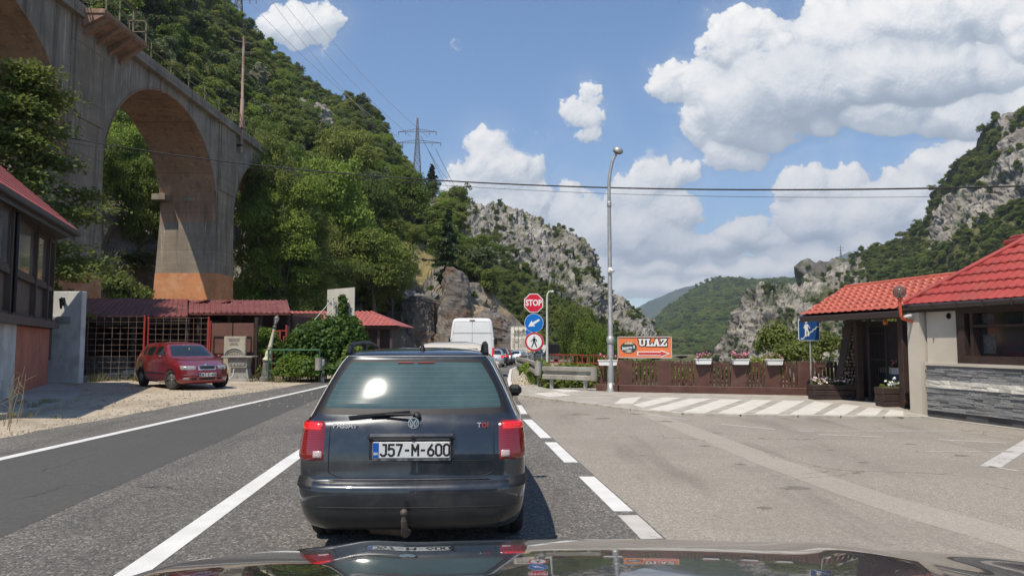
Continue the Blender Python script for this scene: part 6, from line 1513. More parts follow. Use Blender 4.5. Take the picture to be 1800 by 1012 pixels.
# guardrails -----------------------------------------------------------------------------------------
def guardrail(pts, label, posts, round_end=True, z0=.42, h=.42):
    t = thing('guardrail', tuple(pts[0]), label, 'guardrail'); P_ = [Vector(p) for p in pts]
    b = MB(); prof = [(-.015, h), (-.09, h - .02), (-.09, h - .13), (.0, h - .17), (.0, h - .25), (-.09, h - .29), (-.09, h - .40), (-.015, h - .42)]
    V = []
    for i, p in enumerate(P_):
        d = (P_[min(i + 1, len(P_) - 1)] - P_[max(0, i - 1)]); d.z = 0; d.normalize(); n = Vector((-d.y, d.x, 0))
        for o, z in prof: V.append(p - n * o * (1 if True else -1) + Vector((0, 0, z0 + z)))
    m = len(prof); b.add(V, [(i * m + k, i * m + k + 1, (i + 1) * m + k + 1, (i + 1) * m + k) for i in range(len(P_) - 1) for k in range(m - 1)])
    if round_end:
        for e, q in ((0, 1),):
            d = (P_[e] - P_[q]).normalized(); n = Vector((-d.y, d.x, 0)); V = []
            for k in range(9):
                a = math.pi * k / 8
                c = P_[e] + d * .16 * math.sin(a) + n * (-.10 + .26 * (1 - math.cos(a)) / 2) * 1.0
                for z in (z0 - .02, z0 + h + .02): V.append(c + Vector((0, 0, z)))
            b.add(V, [(2 * k, 2 * k + 2, 2 * k + 3, 2 * k + 1) for k in range(8)], None, True)
    b.build('rail', M_['steelw'], t)
    for f in posts:
        L = [0]; 
        for a, c in zip(P_[:-1], P_[1:]): L.append(L[-1] + (c - a).length)
        s = f * L[-1]; i = max(k for k in range(len(L) - 1) if L[k] <= s + 1e-9); p = P_[i].lerp(P_[i + 1], (s - L[i]) / max(1e-6, L[i + 1] - L[i]))
        d = (P_[i + 1] - P_[i]).normalized(); n = Vector((-d.y, d.x, 0)); b = MB()
        q = p + n * -.07; b.beam(q + Vector((0, 0, -.35)), q + Vector((0, 0, z0 + h - .05)), .12, .09, .01); b.build('post', M_['steelw'], t)
gp0 = Vector((at(945, 660, 24.8).x, 24.8, 0)); 
guardrail([gp0, Vector((.78, 26.5, 0)), Vector((.62, 30, z_road(30))), Vector((.36, 36, z_road(36))), Vector((.28, 44, z_road(44))), Vector((.34, 52, z_road(52))), Vector((.95, 60, z_road(60))), Vector((2.5, 70, z_road(70))), Vector((6.6, 86, z_road(86)))],
          'long weathered guardrail with a rounded end running beside the queue of cars', (.006, .05, .10, .16, .24, .34, .46, .6, .75), z0=.45)
guardrail([Vector((at(1041, 650, 22.9).x, 22.9, 0)), Vector((at(956, 650, 24.0).x, 24.0, 0))], 'short weathered guardrail piece between the street lamp and the sign cluster', (.16, .86), z0=.36, h=.40)
gl0, gl1 = Vector((at(559, 640, 27.9).x, 27.9, 0)), Vector((at(640, 640, 30.5).x, 31.0, 0))
guardrail([gl0, Vector((-6.98, 30, 0)), Vector((-7.1, 40, -.16)), Vector((-7.1, 52, -.35)), Vector((-6.2, 66, -.55))], 'grey guardrail starting at the ivy hedge across the road', (.008, .12, .24, .36), z0=.50)

# red railings beyond the road
rr_ = thing('red_railing', (at(1000, 640, 41).x, 41, -.5), 'red metal railing among the bushes beyond the guardrail', 'railing'); b = MB(); a, c = at(966, 640, 42), at(1032, 640, 39); z1 = 1.55 - 23 / F * 41; z0 = z1 - .95
pa, pc = Vector((a.x, 42, 0)), Vector((c.x, 39, 0))
for z in (z1, z1 - .42): b.beam(pa + Vector((0, 0, z)), pc + Vector((0, 0, z)), .05)
for i in range(9): q = pa.lerp(pc, i / 8); b.beam(q + Vector((0, 0, z0 - .6)), q + Vector((0, 0, z1)), .04)
b.build('rails', M_['redsteel'], rr_)
rr2 = thing('red_railing', (at(1060, 640, 36).x, 36, -.5), 'short red railing between the street lamp and the trees', 'railing'); b = MB(); pa, pc = Vector((at(1036, 640, 37).x, 37, 0)), Vector((at(1086, 640, 33).x, 33, 0)); z1 = 1.55 - 24 / F * 36; z0 = z1 - .9
for z in (z1, z1 - .4): b.beam(pa + Vector((0, 0, z)), pc + Vector((0, 0, z)), .05)
for i in range(7): q = pa.lerp(pc, i / 6); b.beam(q + Vector((0, 0, z0 - 1)), q + Vector((0, 0, z1)), .04)
b.build('rails', M_['redsteel'], rr2)
# ------------------------------------------------------------------ vehicles
def pchip(x, y, xq):
    x = np.asarray(x, float); y = np.asarray(y, float); h = np.diff(x); d = np.diff(y) / h; m = np.zeros(len(x))
    for i in range(1, len(x) - 1):
        if d[i - 1] * d[i] > 0: w1, w2 = 2 * h[i] + h[i - 1], h[i] + 2 * h[i - 1]; m[i] = (w1 + w2) / (w1 / d[i - 1] + w2 / d[i])
    m[0], m[-1] = d[0], d[-1]
    i = np.clip(np.searchsorted(x, xq) - 1, 0, len(h) - 1); t = (xq - x[i]) / h[i]
    return (y[i] * (2 * t**3 - 3 * t**2 + 1) + m[i] * h[i] * (t**3 - 2 * t**2 + t) + y[i + 1] * (3 * t**2 - 2 * t**3) + m[i + 1] * h[i] * (t**3 - t**2))
class Shell:
    """car skin lofted from plan outlines: levels of (z, y rear, y front, half width, rear bow, front bow, rear corner, front corner, taper)"""
    def __init__(s, levels): s.L = np.array(levels, float); s.z = s.L[:, 0]
    def par(s, z): return [float(pchip(s.z, s.L[:, k], z)) for k in range(1, s.L.shape[1])]
    def outline(s, z):
        yr, yf, w, br, bf, cr, cf, tp = s.par(z); ym = (yr + yf) / 2; hl = max(.05, (yf - yr) / 2)
        side = lambda y: w - tp * abs((y - ym) / hl) ** 2.5
        rear = lambda x: yr + br * (x / w) ** 2
        front = lambda x: yf - bf * (x / w) ** 2
        out = []
        we = side(yr + br); xe = max(.02, we - cr); ys = min(ym - .01, rear(we) + cr)
        for i in range(15): x = xe * i / 14; out.append((x, rear(x)))
        c = (we, rear(we)); p0 = out[-1]; p2 = (side(ys), ys)
        for i in range(1, 7): t = i / 6; out.append(((1 - t)**2 * p0[0] + 2 * t * (1 - t) * c[0] + t * t * p2[0], (1 - t)**2 * p0[1] + 2 * t * (1 - t) * c[1] + t * t * p2[1]))
        wf = side(yf - bf); xf = max(.02, wf - cf); ye = max(ym + .01, front(wf) - cf)
        for i in range(1, 27): y = ys + (ye - ys) * i / 26; out.append((side(y), y))
        p0 = out[-1]; c = (wf, front(wf)); p2 = (xf, front(xf))
        for i in range(1, 7): t = i / 6; out.append(((1 - t)**2 * p0[0] + 2 * t * (1 - t) * c[0] + t * t * p2[0], (1 - t)**2 * p0[1] + 2 * t * (1 - t) * c[1] + t * t * p2[1]))
        for i in range(1, 15): x = xf * (1 - i / 14); out.append((x, front(x)))
        return out
    def mesh(s, b, zs):
        rings = []
        for z in zs:
            o = s.outline(z); ring = [(x, y, z) for x, y in o] + [(-x, y, z) for x, y in o[-2:0:-1]]; rings.append(ring)
        m = len(rings[0])
        b.add([p for r in rings for p in r], [(i * m + k, i * m + (k + 1) % m, (i + 1) * m + (k + 1) % m, (i + 1) * m + k) for i in range(len(rings) - 1) for k in range(m)] , None, True)
        b.add(rings[0], [tuple(range(m - 1, -1, -1))], None, False); b.add(rings[-1], [tuple(range(m))], None, True)
    def U(s, u, z):
        o = s.outline(z); d = 0; au = abs(u); sg = 1 if u >= 0 else -1
        for (x0, y0), (x1, y1) in zip(o[:-1], o[1:]):
            l = math.hypot(x1 - x0, y1 - y0)
            if d + l >= au: t = (au - d) / max(l, 1e-9); return Vector((sg * (x0 + (x1 - x0) * t), y0 + (y1 - y0) * t, z))
            d += l
        return Vector((sg * o[-1][0], o[-1][1], z))
    def u_rear(s, x, z):
        o = s.outline(z); d = 0
        for (x0, y0), (x1, y1) in zip(o[:-1], o[1:]):
            if x0 <= x <= x1: return d + (x - x0) / max(1e-9, x1 - x0) * math.hypot(x1 - x0, y1 - y0)
            d += math.hypot(x1 - x0, y1 - y0)
            if x1 < x0 - 1e-6: break
        return d
    def u_side(s, y, z):
        o = s.outline(z); d = 0
        for k, ((x0, y0), (x1, y1)) in enumerate(zip(o[:-1], o[1:])):
            if k >= 14 and y0 <= y <= y1: return d + (y - y0) / max(1e-9, y1 - y0) * math.hypot(x1 - x0, y1 - y0)
            d += math.hypot(x1 - x0, y1 - y0)
        return d
    def u_front(s, x, z):
        o = s.outline(z); tot = sum(math.hypot(b_[0] - a[0], b_[1] - a[1]) for a, b_ in zip(o[:-1], o[1:])); d = tot
        for (x1, y1), (x0, y0) in zip(o[:0:-1], o[-2::-1]):
            if x1 <= x <= x0: return d - (x - x1) / max(1e-9, x0 - x1) * math.hypot(x1 - x0, y1 - y0)
            d -= math.hypot(x1 - x0, y1 - y0)
        return d
    def patch(s, b, ufn, z0, z1, off=.006, na=14, nb=10, sq=.0, zfn=None):
        """skin-hugging panel; ufn(a, z) gives the arc position for a in 0-1"""
        P = []
        for j in range(nb):
            for i in range(na):
                a, c = i / (na - 1), j / (nb - 1)
                if sq: X, Y = 2 * a - 1, 2 * c - 1; a, c = (X * math.sqrt(1 - sq * Y * Y) + 1) / 2, (Y * math.sqrt(1 - sq * X * X) + 1) / 2
                za, zb = (z0, z1) if zfn is None else zfn(a)
                z = za + (zb - za) * c; u = ufn(a, z); p = s.U(u, z); e = .004
                du = s.U(u + e, z) - s.U(u - e, z)
                u2 = ufn(a, z + e); dz = Vector(s.U(u, z + e)) - Vector(s.U(u, z - e)) ; n = du.cross(dz)
                n = n.normalized() if n.length > 1e-9 else Vector((0, -1, 0))
                ce = Vector((0, (s.L[2][1] + s.L[2][2]) / 2, z)); 
                if n.dot(p - ce) < 0: n = -n
                edge = i in (0, na - 1) or j in (0, nb - 1)
                P.append(p + n * (-.004 if edge else off))
        b.add(P, [(j * na + i, j * na + i + 1, (j + 1) * na + i + 1, (j + 1) * na + i) for j in range(nb - 1) for i in range(na - 1)], None, True)
        return P
    def strip(s, b, pts, r=.004, off=.001):
        """thin seam along (u, z) points"""
        b.tube([s.U(u, z) for u, z in pts], r, 5)

def carpaint(name, c, metal=.35, rough=.32, coat=1.0, dust=.12, dcol=(.30, .27, .22)):
    m, t, b = base_mat(name); p = POS(t)
    d = MA(t, 'MULTIPLY', MR(t, NOISE(t, p, 3.0, 8, .7), .42, .7), dust); sp = MR(t, VORO(t, p, 55), .07, .02, 0, .45)
    sp = MA(t, 'MULTIPLY', sp, MR(t, NOISE(t, p, 4, 3), .52, .62))
    d = MA(t, 'MAXIMUM', d, MA(t, 'MULTIPLY', sp, min(1, dust * 4)))
    put(t, b.inputs['Base Color'], MIX(t, d, c, dcol)); b.inputs['Metallic'].default_value = metal; put(t, b.inputs['Roughness'], MR(t, d, 0, .4, rough, .7))
    b.inputs['Coat Weight'].default_value = coat; b.inputs['Coat Roughness'].default_value = .04; b.inputs['Coat IOR'].default_value = 1.55
    return m
M_['carglass'] = mat('tinted_car_glass', (.012, .018, .02), None, 1, .03, spec=.8, coat=.6, crough=.02)
def lens(name, c, lines=True, emit=0):
    m, t, b = base_mat(name); p = POS(t); s3 = t.nodes.new('ShaderNodeSeparateXYZ'); t.links.new(p, s3.inputs[0])
    f = MR(t, MA(t, 'FRACT', MA(t, 'MULTIPLY', s3.outputs[2], 62)), .25, .4)
    put(t, b.inputs['Base Color'], MIX(t, f, [q * .55 for q in c], c) if lines else c4(c)); b.inputs['Roughness'].default_value = .2; b.inputs['Coat Weight'].default_value = 1
    if emit: b.inputs['Emission Color'].default_value = c4((1, .02, .015)); b.inputs['Emission Strength'].default_value = emit
    return m
M_['lensred'] = lens('ruby_lens', (.23, .005, .007)); M_['lenslit'] = lens('lit_brake_lens', (.55, .012, .010), True, .28); M_['lensclear'] = lens('clear_lens', (.48, .36, .34), False); M_['headglass'] = lens('headlamp_lens', (.24, .245, .24), False)
M_['platew'] = mat('plate_white', (.60, .60, .575), None, 1, .45); M_['plateb'] = mat('plate_blue', (.01, .08, .36), None, 1, .45); M_['ink'] = mat('plate_ink', (.015, .015, .015), None, 1, .5)
M_['silver'] = mat('silver_letters', (.62, .62, .61), None, 1, .35, metal=.35)
M_['alloy'] = mat('wheel_rim', (.32, .32, .32), None, 1, .35, metal=.8)

def wheel(parent, x, y, r=.31, w=.20, steer=0.0, rim=None):
    s = 1 if x > 0 else -1
    Mw = Matrix.Translation((x, y, r)) @ Matrix.Rotation(steer, 4, 'Z') @ Matrix.Rotation(R(90) * s, 4, 'Y')
    b = MB(); b.lathe([(r * .62, -w / 2), (r * .93, -w / 2), (r, -w / 2 + .025), (r, -.012), (r - .008, -.01), (r - .008, .01), (r, .012), (r, w / 2 - .025), (r * .93, w / 2), (r * .62, w / 2)], 36, Mw, True, True); t = b.build('wheel', M_['rubber'], parent, world=False)
    b = MB(); b.lathe([(r * .64, w / 2 - .005), (r * .60, w / 2 - .01), (r * .56, w / 2 - .03), (.05, w / 2 - .02), (0, w / 2 - .015)], 24, Mw, True)
    for k in range(7):
        a = 2 * math.pi * k / 7; b.beam(Mw @ Vector((.04 * math.cos(a), .04 * math.sin(a), w / 2 - .012)), Mw @ Vector((r * .60 * math.cos(a), r * .60 * math.sin(a), w / 2 - .012)), .045, .02, up=tuple(Mw.to_3x3() @ Vector((0, 0, 1))))
    b.build('rim', rim or M_['alloy'], t, world=False)
    return t
def cut_arches(o, ws, r):
    """wheel openings cut into the body skin (geometry is baked, the cutters removed)"""
    for x, y in ws:
        b = MB(); b.lathe([(r, -.28), (r, .28)], 28, Matrix.Translation((x, y, .30)) @ Matrix.Rotation(R(90), 4, 'Y'), False); c = b.build('cutter', M_['black'], None)
        c.matrix_world = Matrix.Identity(4)
        md = o.modifiers.new('arch', 'BOOLEAN'); md.operation = 'DIFFERENCE'; md.object = c; md.solver = 'EXACT'
        dg = bpy.context.evaluated_depsgraph_get(); me = bpy.data.meshes.new_from_object(o.evaluated_get(dg)); o.modifiers.clear(); old = o.data; o.data = me; bpy.data.meshes.remove(old)
        cm = c.data; bpy.data.objects.remove(c); bpy.data.meshes.remove(cm)
STROKES = {'0': [[(.3,0),(.7,0),(1,.3),(1,1.7),(.7,2),(.3,2),(0,1.7),(0,.3),(.3,0)]], '1': [[(.2,1.6),(.6,2),(.6,0)]], '2': [[(0,1.6),(.3,2),(.7,2),(1,1.7),(1,1.3),(0,0),(1,0)]],
 '3': [[(0,1.7),(.3,2),(.7,2),(1,1.7),(1,1.3),(.7,1.05),(1,.8),(1,.3),(.7,0),(.3,0),(0,.3)], [(.35,1.05),(.7,1.05)]], '4': [[(.72,0),(.72,2),(0,.55),(1,.55)]], '5': [[(1,2),(.1,2),(.02,1.1),(.3,1.28),(.7,1.28),(1,1),(1,.3),(.7,0),(.3,0),(0,.3)]],
 '6': [[(.75,2),(.06,1),(0,.7),(0,.3),(.3,0),(.7,0),(1,.3),(1,.8),(.7,1.12),(.3,1.12),(.04,.9)]], '7': [[(0,2),(1,2),(.35,0)]], '8': [[(.3,1.05),(0,1.3),(0,1.7),(.3,2),(.7,2),(1,1.7),(1,1.3),(.7,1.05),(.3,1.05),(0,.8),(0,.3),(.3,0),(.7,0),(1,.3),(1,.8),(.7,1.05)]],
 '9': [[(.25,0),(.94,1),(1,1.3),(1,1.7),(.7,2),(.3,2),(0,1.7),(0,1.2),(.3,.88),(.7,.88),(.96,1.1)]], 'J': [[(.45,2),(1,2),(1,.3),(.7,0),(.3,0),(0,.3)]], 'M': [[(0,0),(0,2),(.55,.8),(1.1,2),(1.1,0)]], 'E': [[(1,2),(0,2),(0,0),(1,0)],[(0,1.05),(.8,1.05)]],
 'K': [[(0,0),(0,2)],[(1,2),(0,.8)],[(.35,1.15),(1,0)]], 'A': [[(0,0),(.5,2),(1,0)],[(.2,.65),(.8,.65)]], 'T': [[(0,2),(1,2)],[(.5,2),(.5,0)]], '-': [[(.2,.95),(.8,.95)]]}
def plate_text(b, txt, x0, h, z=.0052):
    w = h * .50; adv = w * 1.46; x = x0 - adv * len(txt) / 2 + (adv - w) / 2; t = h * .15
    for n_, ch in enumerate(txt):
        for line in STROKES[ch]:
            for k, (p, q) in enumerate(zip(line[:-1], line[1:])):
                a, c = Vector((x + p[0] * w, -h / 2 + p[1] * h / 2, z)), Vector((x + q[0] * w, -h / 2 + q[1] * h / 2, z)); d = (c - a).normalized() * t * .36
                zz = Vector((0, 0, .0001 * (k % 4))); b.beam(a - d + zz, c + d + zz, t, .001, up=(0, 0, 1)) if False else b.add([a - d + zz + Vector((-d.y, d.x, 0)) * 1.75, a - d + zz - Vector((-d.y, d.x, 0)) * 1.75, c + d + zz - Vector((-d.y, d.x, 0)) * 1.75, c + d + zz + Vector((-d.y, d.x, 0)) * 1.75], [(0, 1, 2, 3)], None, False)
        x += adv
def plate(parent, M, txt, w=.52, h=.112, blue=True, code='BIH', world=False):
    b = MB(); b.M = M; b.box((0, 0, 0), (w, h, .008), ch=.003); pl = b.build('licence_plate', M_['platew'], parent, world=world)
    x0 = -w / 2
    if blue:
        b = MB(); b.M = M; b.box((-w / 2 + .022, 0, .0005), (.042, h - .006, .0085)); b.build('blue_band', M_['plateb'], pl, world=world)
        b = MB(); b.M = M; b.text(code, .026, Matrix.Translation((-w / 2 + .022, -.025, .0052)), .001, .0008, xs=.8); b.build('country_code', M_['platew'], pl, world=world)
    b = MB(); b.M = M; plate_text(b, txt, .026, h * .68); b.build('lettering', M_['ink'], pl, world=world)
    return pl

# ---- dark estate car ahead ------------------------------------------------------------------------
EST = Shell([ # z, yr, yf, w, bow r, bow f, corner r, corner f, taper
 (.17, .34, 4.40, .74, .06, .22, .20, .30, .03), (.24, .10, 4.58, .79, .07, .25, .22, .35, .035), (.33, .03, 4.65, .825, .075, .26, .21, .36, .04), (.42, .005, 4.67, .84, .075, .26, .20, .36, .04), (.52, .0, 4.67, .85, .075, .26, .19, .36, .04),
 (.555, .025, 4.66, .852, .075, .26, .19, .36, .04), (.575, .075, 4.65, .852, .06, .26, .16, .36, .045), (.64, .085, 4.63, .855, .055, .26, .15, .36, .047), (.74, .092, 4.50, .858, .055, .25, .15, .34, .05), (.82, .105, 4.20, .856, .055, .22, .15, .30, .055),
 (.90, .122, 3.78, .848, .055, .18, .15, .25, .06), (.965, .148, 3.38, .835, .055, .14, .14, .20, .062), (1.0, .170, 3.20, .815, .085, .12, .13, .18, .062), (1.03, .195, 3.11, .80, .085, .12, .12, .16, .062),
 (1.15, .268, 2.90, .745, .10, .10, .10, .15, .055), (1.30, .370, 2.64, .67, .09, .09, .09, .14, .05), (1.40, .447, 2.44, .615, .08, .08, .09, .14, .045), (1.435, .475, 2.32, .585, .06, .08, .10, .15, .04), (1.455, .515, 2.20, .55, .03, .08, .12, .18, .035),
 (1.475, .62, 2.02, .48, .03, .08, .14, .2, .03), (1.490, .85, 1.80, .34, .03, .06, .12, .15, .02), (1.496, 1.05, 1.60, .18, .02, .03, .08, .08, .01)])
est = thing('estate_car', (-.708, 5.22, 0), 'dark grey estate car waiting directly ahead with its brake lights on', 'car', rz=.05)
M_['estpaint'] = carpaint('dark_grey_car_paint', (.018, .023, .030), .45, .30, 1.0, .12)
zs = sorted(set([.17, .20, .24, .28, .33, .38, .42, .47, .52, .535, .545, .555, .565, .575, .60, .64, .69, .74, .78, .82, .86, .90, .935, .965, .985, 1.0, 1.015, 1.03, 1.06, 1.10, 1.15, 1.2, 1.25, 1.30, 1.35, 1.40, 1.42, 1.435, 1.445, 1.455, 1.465, 1.475, 1.483, 1.490, 1.496]))
b = MB(); EST.mesh(b, zs); body = b.build('body', M_['estpaint'], est, world=False, recalc=True)
body.parent = None; cut_arches(body, [(.80, .97), (-.80, .97), (.80, 3.68), (-.80, 3.68)], .345); body.parent = est
for x, y in ((.735, .97), (-.735, .97), (.735, 3.68), (-.735, 3.68)): wheel(est, x, y, .31, .195)
b = MB(); b.box((0, 2.3, .33), (1.36, 3.9, .28)); b.box((0, .62, .30), (1.1, .5, .22)); b.build('underbody', M_['black'], est, world=False)
b = MB(); b.tube([(-.28, .18, .24), (-.28, .5, .25)], .028, 10); b.tube([(-.05, .30, .22), (-.30, .36, .23)], .09, 10); b.build('exhaust', mat('rusty_exhaust', (.12, .09, .07), (.07, .055, .045), 20, .7), est, world=False)
# rear window: dark teal glass with heater lines
def rear_glass():
    m, t, b = base_mat('rear_window_glass'); p = t.nodes.new('ShaderNodeTexCoord').outputs['Object']; s3 = t.nodes.new('ShaderNodeSeparateXYZ'); t.links.new(p, s3.inputs[0])
    ln = MR(t, MA(t, 'ABSOLUTE', MA(t, 'SUBTRACT', MA(t, 'FRACT', MA(t, 'MULTIPLY', s3.outputs[2], 29)), .5)), .045, .025)
    dust = MR(t, NOISE(t, p, 2.2, 8, .7), .3, .75, .12, .32); dots = MA(t, 'MULTIPLY', MR(t, VORO(t, p, 34), .055, .02), .45)
    body_ = MIX(t, NOISE(t, VM(t, 'MULTIPLY', p, (1, 1, .6)), 2.6, 3), (.014, .030, .032), (.045, .080, .080))
    c = MIX(t, MA(t, 'MULTIPLY', dust, .55), body_, (.24, .36, .35)); c = MIX(t, MA(t, 'MULTIPLY', ln, .13), c, (.34, .40, .40)); c = MIX(t, dots, c, (.6, .6, .55))
    put(t, b.inputs['Base Color'], c); b.inputs['Roughness'].default_value = .20; b.inputs['Specular IOR Level'].default_value = .008; b.inputs['Coat Weight'].default_value = 1; b.inputs['Coat Roughness'].default_value = .075; b.inputs['Coat IOR'].default_value = 1.6
    return m
b = MB(); wr = lambda a, z: (2 * a - 1) * (EST.u_rear(EST.par(z)[2] - .052 - .03, z)) 
EST.patch(b, lambda a, z: (2 * a - 1) * (EST.u_rear(EST.par(z)[2] - .075, z) + .03), 1.005, 1.43, .004, 30, 16, .06); rw = b.build('rear_window', M_['black'], est, world=False)
b = MB(); EST.patch(b, lambda a, z: (2 * a - 1) * (EST.u_rear(EST.par(z)[2] - .115, z) + .022), 1.045, 1.405, .009, 30, 16, .07); b.build('pane', rear_glass(), rw, world=False)
b = MB()
for x0, x1 in ((-.135, -.02), (.015, .14)):
    b.tube([EST.U(x0, 1.385) + Vector((0, -.012, .004)), EST.U(x1, 1.385) + Vector((0, -.012, .004))], .006, 6)
b.build('high_brake_light', mat('dim_red_strip', (.22, .03, .03), None, 1, .4), rw, world=False)
b = MB(); EST.strip(b, [((2 * i / 30 - 1) * (EST.u_rear(EST.par(1.43)[2] - .075, 1.43) + .035), 1.437) for i in range(31)], .004)
for sd_ in (-1, 1): EST.strip(b, [(sd_ * (EST.u_rear(EST.par(z)[2] - .075, z) + .036), z) for z in np.linspace(1.0, 1.437, 12)], .004)
b.build('window_trim', M_['galv'], rw, world=False)
# side glass
for sd_ in (-1, 1):
    for y0, y1 in ((.55, 1.45), (1.52, 2.28), (2.34, 3.02)):
        b = MB(); EST.patch(b, lambda a, z: sd_ * EST.u_side(max(y0 + (z - 1.04) * .40 * (y0 < 1), min(y1 - (z - 1.04) * 1.75 * (y1 > 2.9) * .9, 9)) * (1 - a) + a * (y1 - (z - 1.04) * 1.75 * (y1 > 2.9)), z), 1.05, 1.385, .004, 8, 8); b.build('side_window', M_['carglass'], est, world=False)
b = MB(); EST.patch(b, lambda a, z: (2 * a - 1) * .0 + EST.u_front((1 - 2 * a) * (EST.par(z)[2] - .12), z) if a <= .5 else -EST.u_front((2 * a - 1) * (EST.par(z)[2] - .12), z), 1.04, 1.41, .004, 21, 10); b.build('windscreen', M_['carglass'], est, world=False)
# tail lights wrapping the corners
def est_light(sd_):
    uin = lambda z: EST.u_rear(.612 if True else 0, z); uo = lambda z: EST.u_rear(EST.par(z)[2] - .20, z) + .30
    b = MB(); EST.patch(b, lambda a, z: sd_ * (uin(z) + (uo(z) - uin(z)) * a), .702, .99, .010, 12, 12, .02); l = b.build('tail_light', M_['lensred'], est, world=False)
    b = MB(); EST.patch(b, lambda a, z: sd_ * (uin(z) + .012 + (uo(z) - uin(z) - .05) * a), .905, .978, .0135, 10, 6); b.build('brake_lens', M_['lenslit'], l, world=False)
    b = MB(); EST.patch(b, lambda a, z: sd_ * (uin(z) + .014 + .085 * a), .718, .785, .0135, 6, 6); b.build('reverse_lens', M_['lensclear'], l, world=False)
est_light(1); est_light(-1)
# bumper strips, seams, ledge
b = MB(); EST.patch(b, lambda a, z: (2 * a - 1) * (EST.u_rear(.60, z)), .574, .578, .010, 20, 4); b.build('bumper_step', mat('scuffed_black_trim', (.035, .036, .037), (.10, .10, .095), 9, .5), est, world=False)
for sd_ in (-1, 1):
    b = MB(); EST.patch(b, lambda a, z: sd_ * (EST.u_rear(.675, z) + (EST.u_rear(EST.par(z)[2] - .25, z) + 1.0 - EST.u_rear(.675, z)) * a), .515, .60, .009, 22, 6); b.build('rubbing_strip', M_['black'], est, world=False)
b = MB(); seam = [(EST.u_rear(.585, z), z) for z in np.linspace(.99, .64, 8)] + [(EST.u_rear(.585 - .10 * (k / 4) ** 2, .64), .64 - .048 * k / 4) for k in range(1, 5)]
for sd_ in (-1, 1): EST.strip(b, [(sd_ * u, z) for u, z in seam], .0035)
EST.strip(b, [((2 * i / 20 - 1) * EST.u_rear(.485, .592), .592) for i in range(21)], .0035)
EST.strip(b, [((2 * i / 20 - 1) * EST.u_rear(.57, .706), .706) for i in range(21)], .0025)
EST.strip(b, [((2 * i / 24 - 1) * EST.u_rear(.75, .40), .40 - .0 * i) for i in range(25)], .0035)
for sd_ in (-1, 1):
    for yy in (1.49, 2.31, 3.15): EST.strip(b, [(sd_ * EST.u_side(yy, z), z) for z in np.linspace(.30, 1.03, 10)], .003)
b.build('panel_gaps', M_['black'], est, world=False)
b = MB(); EST.patch(b, lambda a, z: (2 * a - 1) * EST.u_rear(.72 - .5 * (.40 - z), z), .20, .395, .006, 24, 6); b.build('lower_bumper', mat('dark_valance', (.016, .018, .019), (.028, .028, .027), 8, .42, coat=.3), est, world=False)
# handle bar, plate and holder, badge and lettering
def rearM(x, z, tilt=0.0, off=.012): p = EST.U(x, z); return face_mat((p.x, p.y - off, z)) @ Matrix.Rotation(tilt, 4, 'X')
b = MB(); b.M = rearM(-.0, .873, .0, .022); b.box((0, 0, 0), (.62, .052, .05), ch=.018); b.build('grip_bar', M_['estpaint'], est, world=False)
b = MB(); b.M = rearM(0, .79, 0, -.002); b.box((0, .012, 0), (.60, .165, .022), ch=.006); b.build('plate_recess', M_['estpaint'], est, world=False)
b = MB(); b.M = rearM(0, .778, 0, .012); b.box((0, 0, 0), (.555, .14, .012), ch=.004); b.build('plate_holder', mat('scratched_chrome', (.45, .45, .44), (.16, .16, .15), 25, .3, metal=.8), est, world=False)
plate(est, rearM(0, .786, 0, .022), 'J57-M-600', .54, .112)
b = MB(); b.M = rearM(.01, .873, 0, .049); b.lathe([(.014, 0), (.014, .004), (.008, .005), (0, .005)], 12, None, False); b.build('lock', M_['black'], est, world=False)
b = MB(); b.M = rearM(.01, .968, -.05, .016); n = 26
b.lathe([(.040, 0), (.040, .007), (.0345, .007), (.0345, 0)], n, None, False, True)
for a, c in (((-.020, .027), (-.002, -.004)), ((.020, .027), (.002, -.004))): b.beam((a[0], a[1], .003), (c[0], c[1], .003), .007, .006)
for a, c in (((-.029, .018), (-.013, -.030)), ((-.013, -.030), (.0, -.003)), ((.0, -.003), (.013, -.030)), ((.013, -.030), (.029, .018))): b.beam((a[0], a[1], .0035), (c[0], c[1], .0035), .007, .006)
b.build('badge', M_['chrome'], est, world=False)
b = MB(); b.M = rearM(.01, .968, -.05, .010); b.lathe([(.037, 0), (.037, .003), (0, .003)], n, None, False); b.build('badge_disc', mat('badge_grey', (.16, .17, .18), None, 1, .4), est, world=False)
b = MB(); b.M = rearM(-.478, .948, .05, .008) @ Matrix.Rotation(-.10, 4, 'Y'); b.text('PASSAT', .050, Matrix.Identity(4), .005, .0006, xs=1.05); b.build('lettering', M_['silver'], est, world=False)
b = MB(); b.M = rearM(.512, .948, .05, .008) @ Matrix.Rotation(.10, 4, 'Y'); b.text('T', .050, Matrix.Translation((-.032, 0, 0)), .005, .0006); b.build('lettering', M_['silver'], est, world=False)
b = MB(); b.M = rearM(.512, .948, .05, .008) @ Matrix.Rotation(.10, 4, 'Y'); b.text('DI', .050, Matrix.Translation((.012, 0, 0)), .005, .0006); b.build('lettering', mat('red_chrome', (.55, .06, .06), None, 1, .35, metal=.1), est, world=False)
# wiper
b = MB(); pv = EST.U(.02, 1.008); e = EST.U(-.40, 1.015)
b.lathe([(.030, 0), (.028, .025), (.016, .032), (0, .032)], 14, rearM(.03, 1.008, -.5, .002)); 
b.beam(pv + Vector((0, -.045, .02)), EST.U(-.20, 1.026) + Vector((0, -.035, 0)), .020, .014, .004); b.beam(EST.U(-.20, 1.026) + Vector((0, -.035, .002)), EST.U(-.30, 1.020) + Vector((0, -.032, 0)), .015, .012)
b.beam(EST.U(-.02, 1.042) + Vector((0, -.024, 0)), EST.U(-.46, 1.006) + Vector((0, -.024, 0)), .012, .020); b.build('wiper', M_['black'], est, world=False)
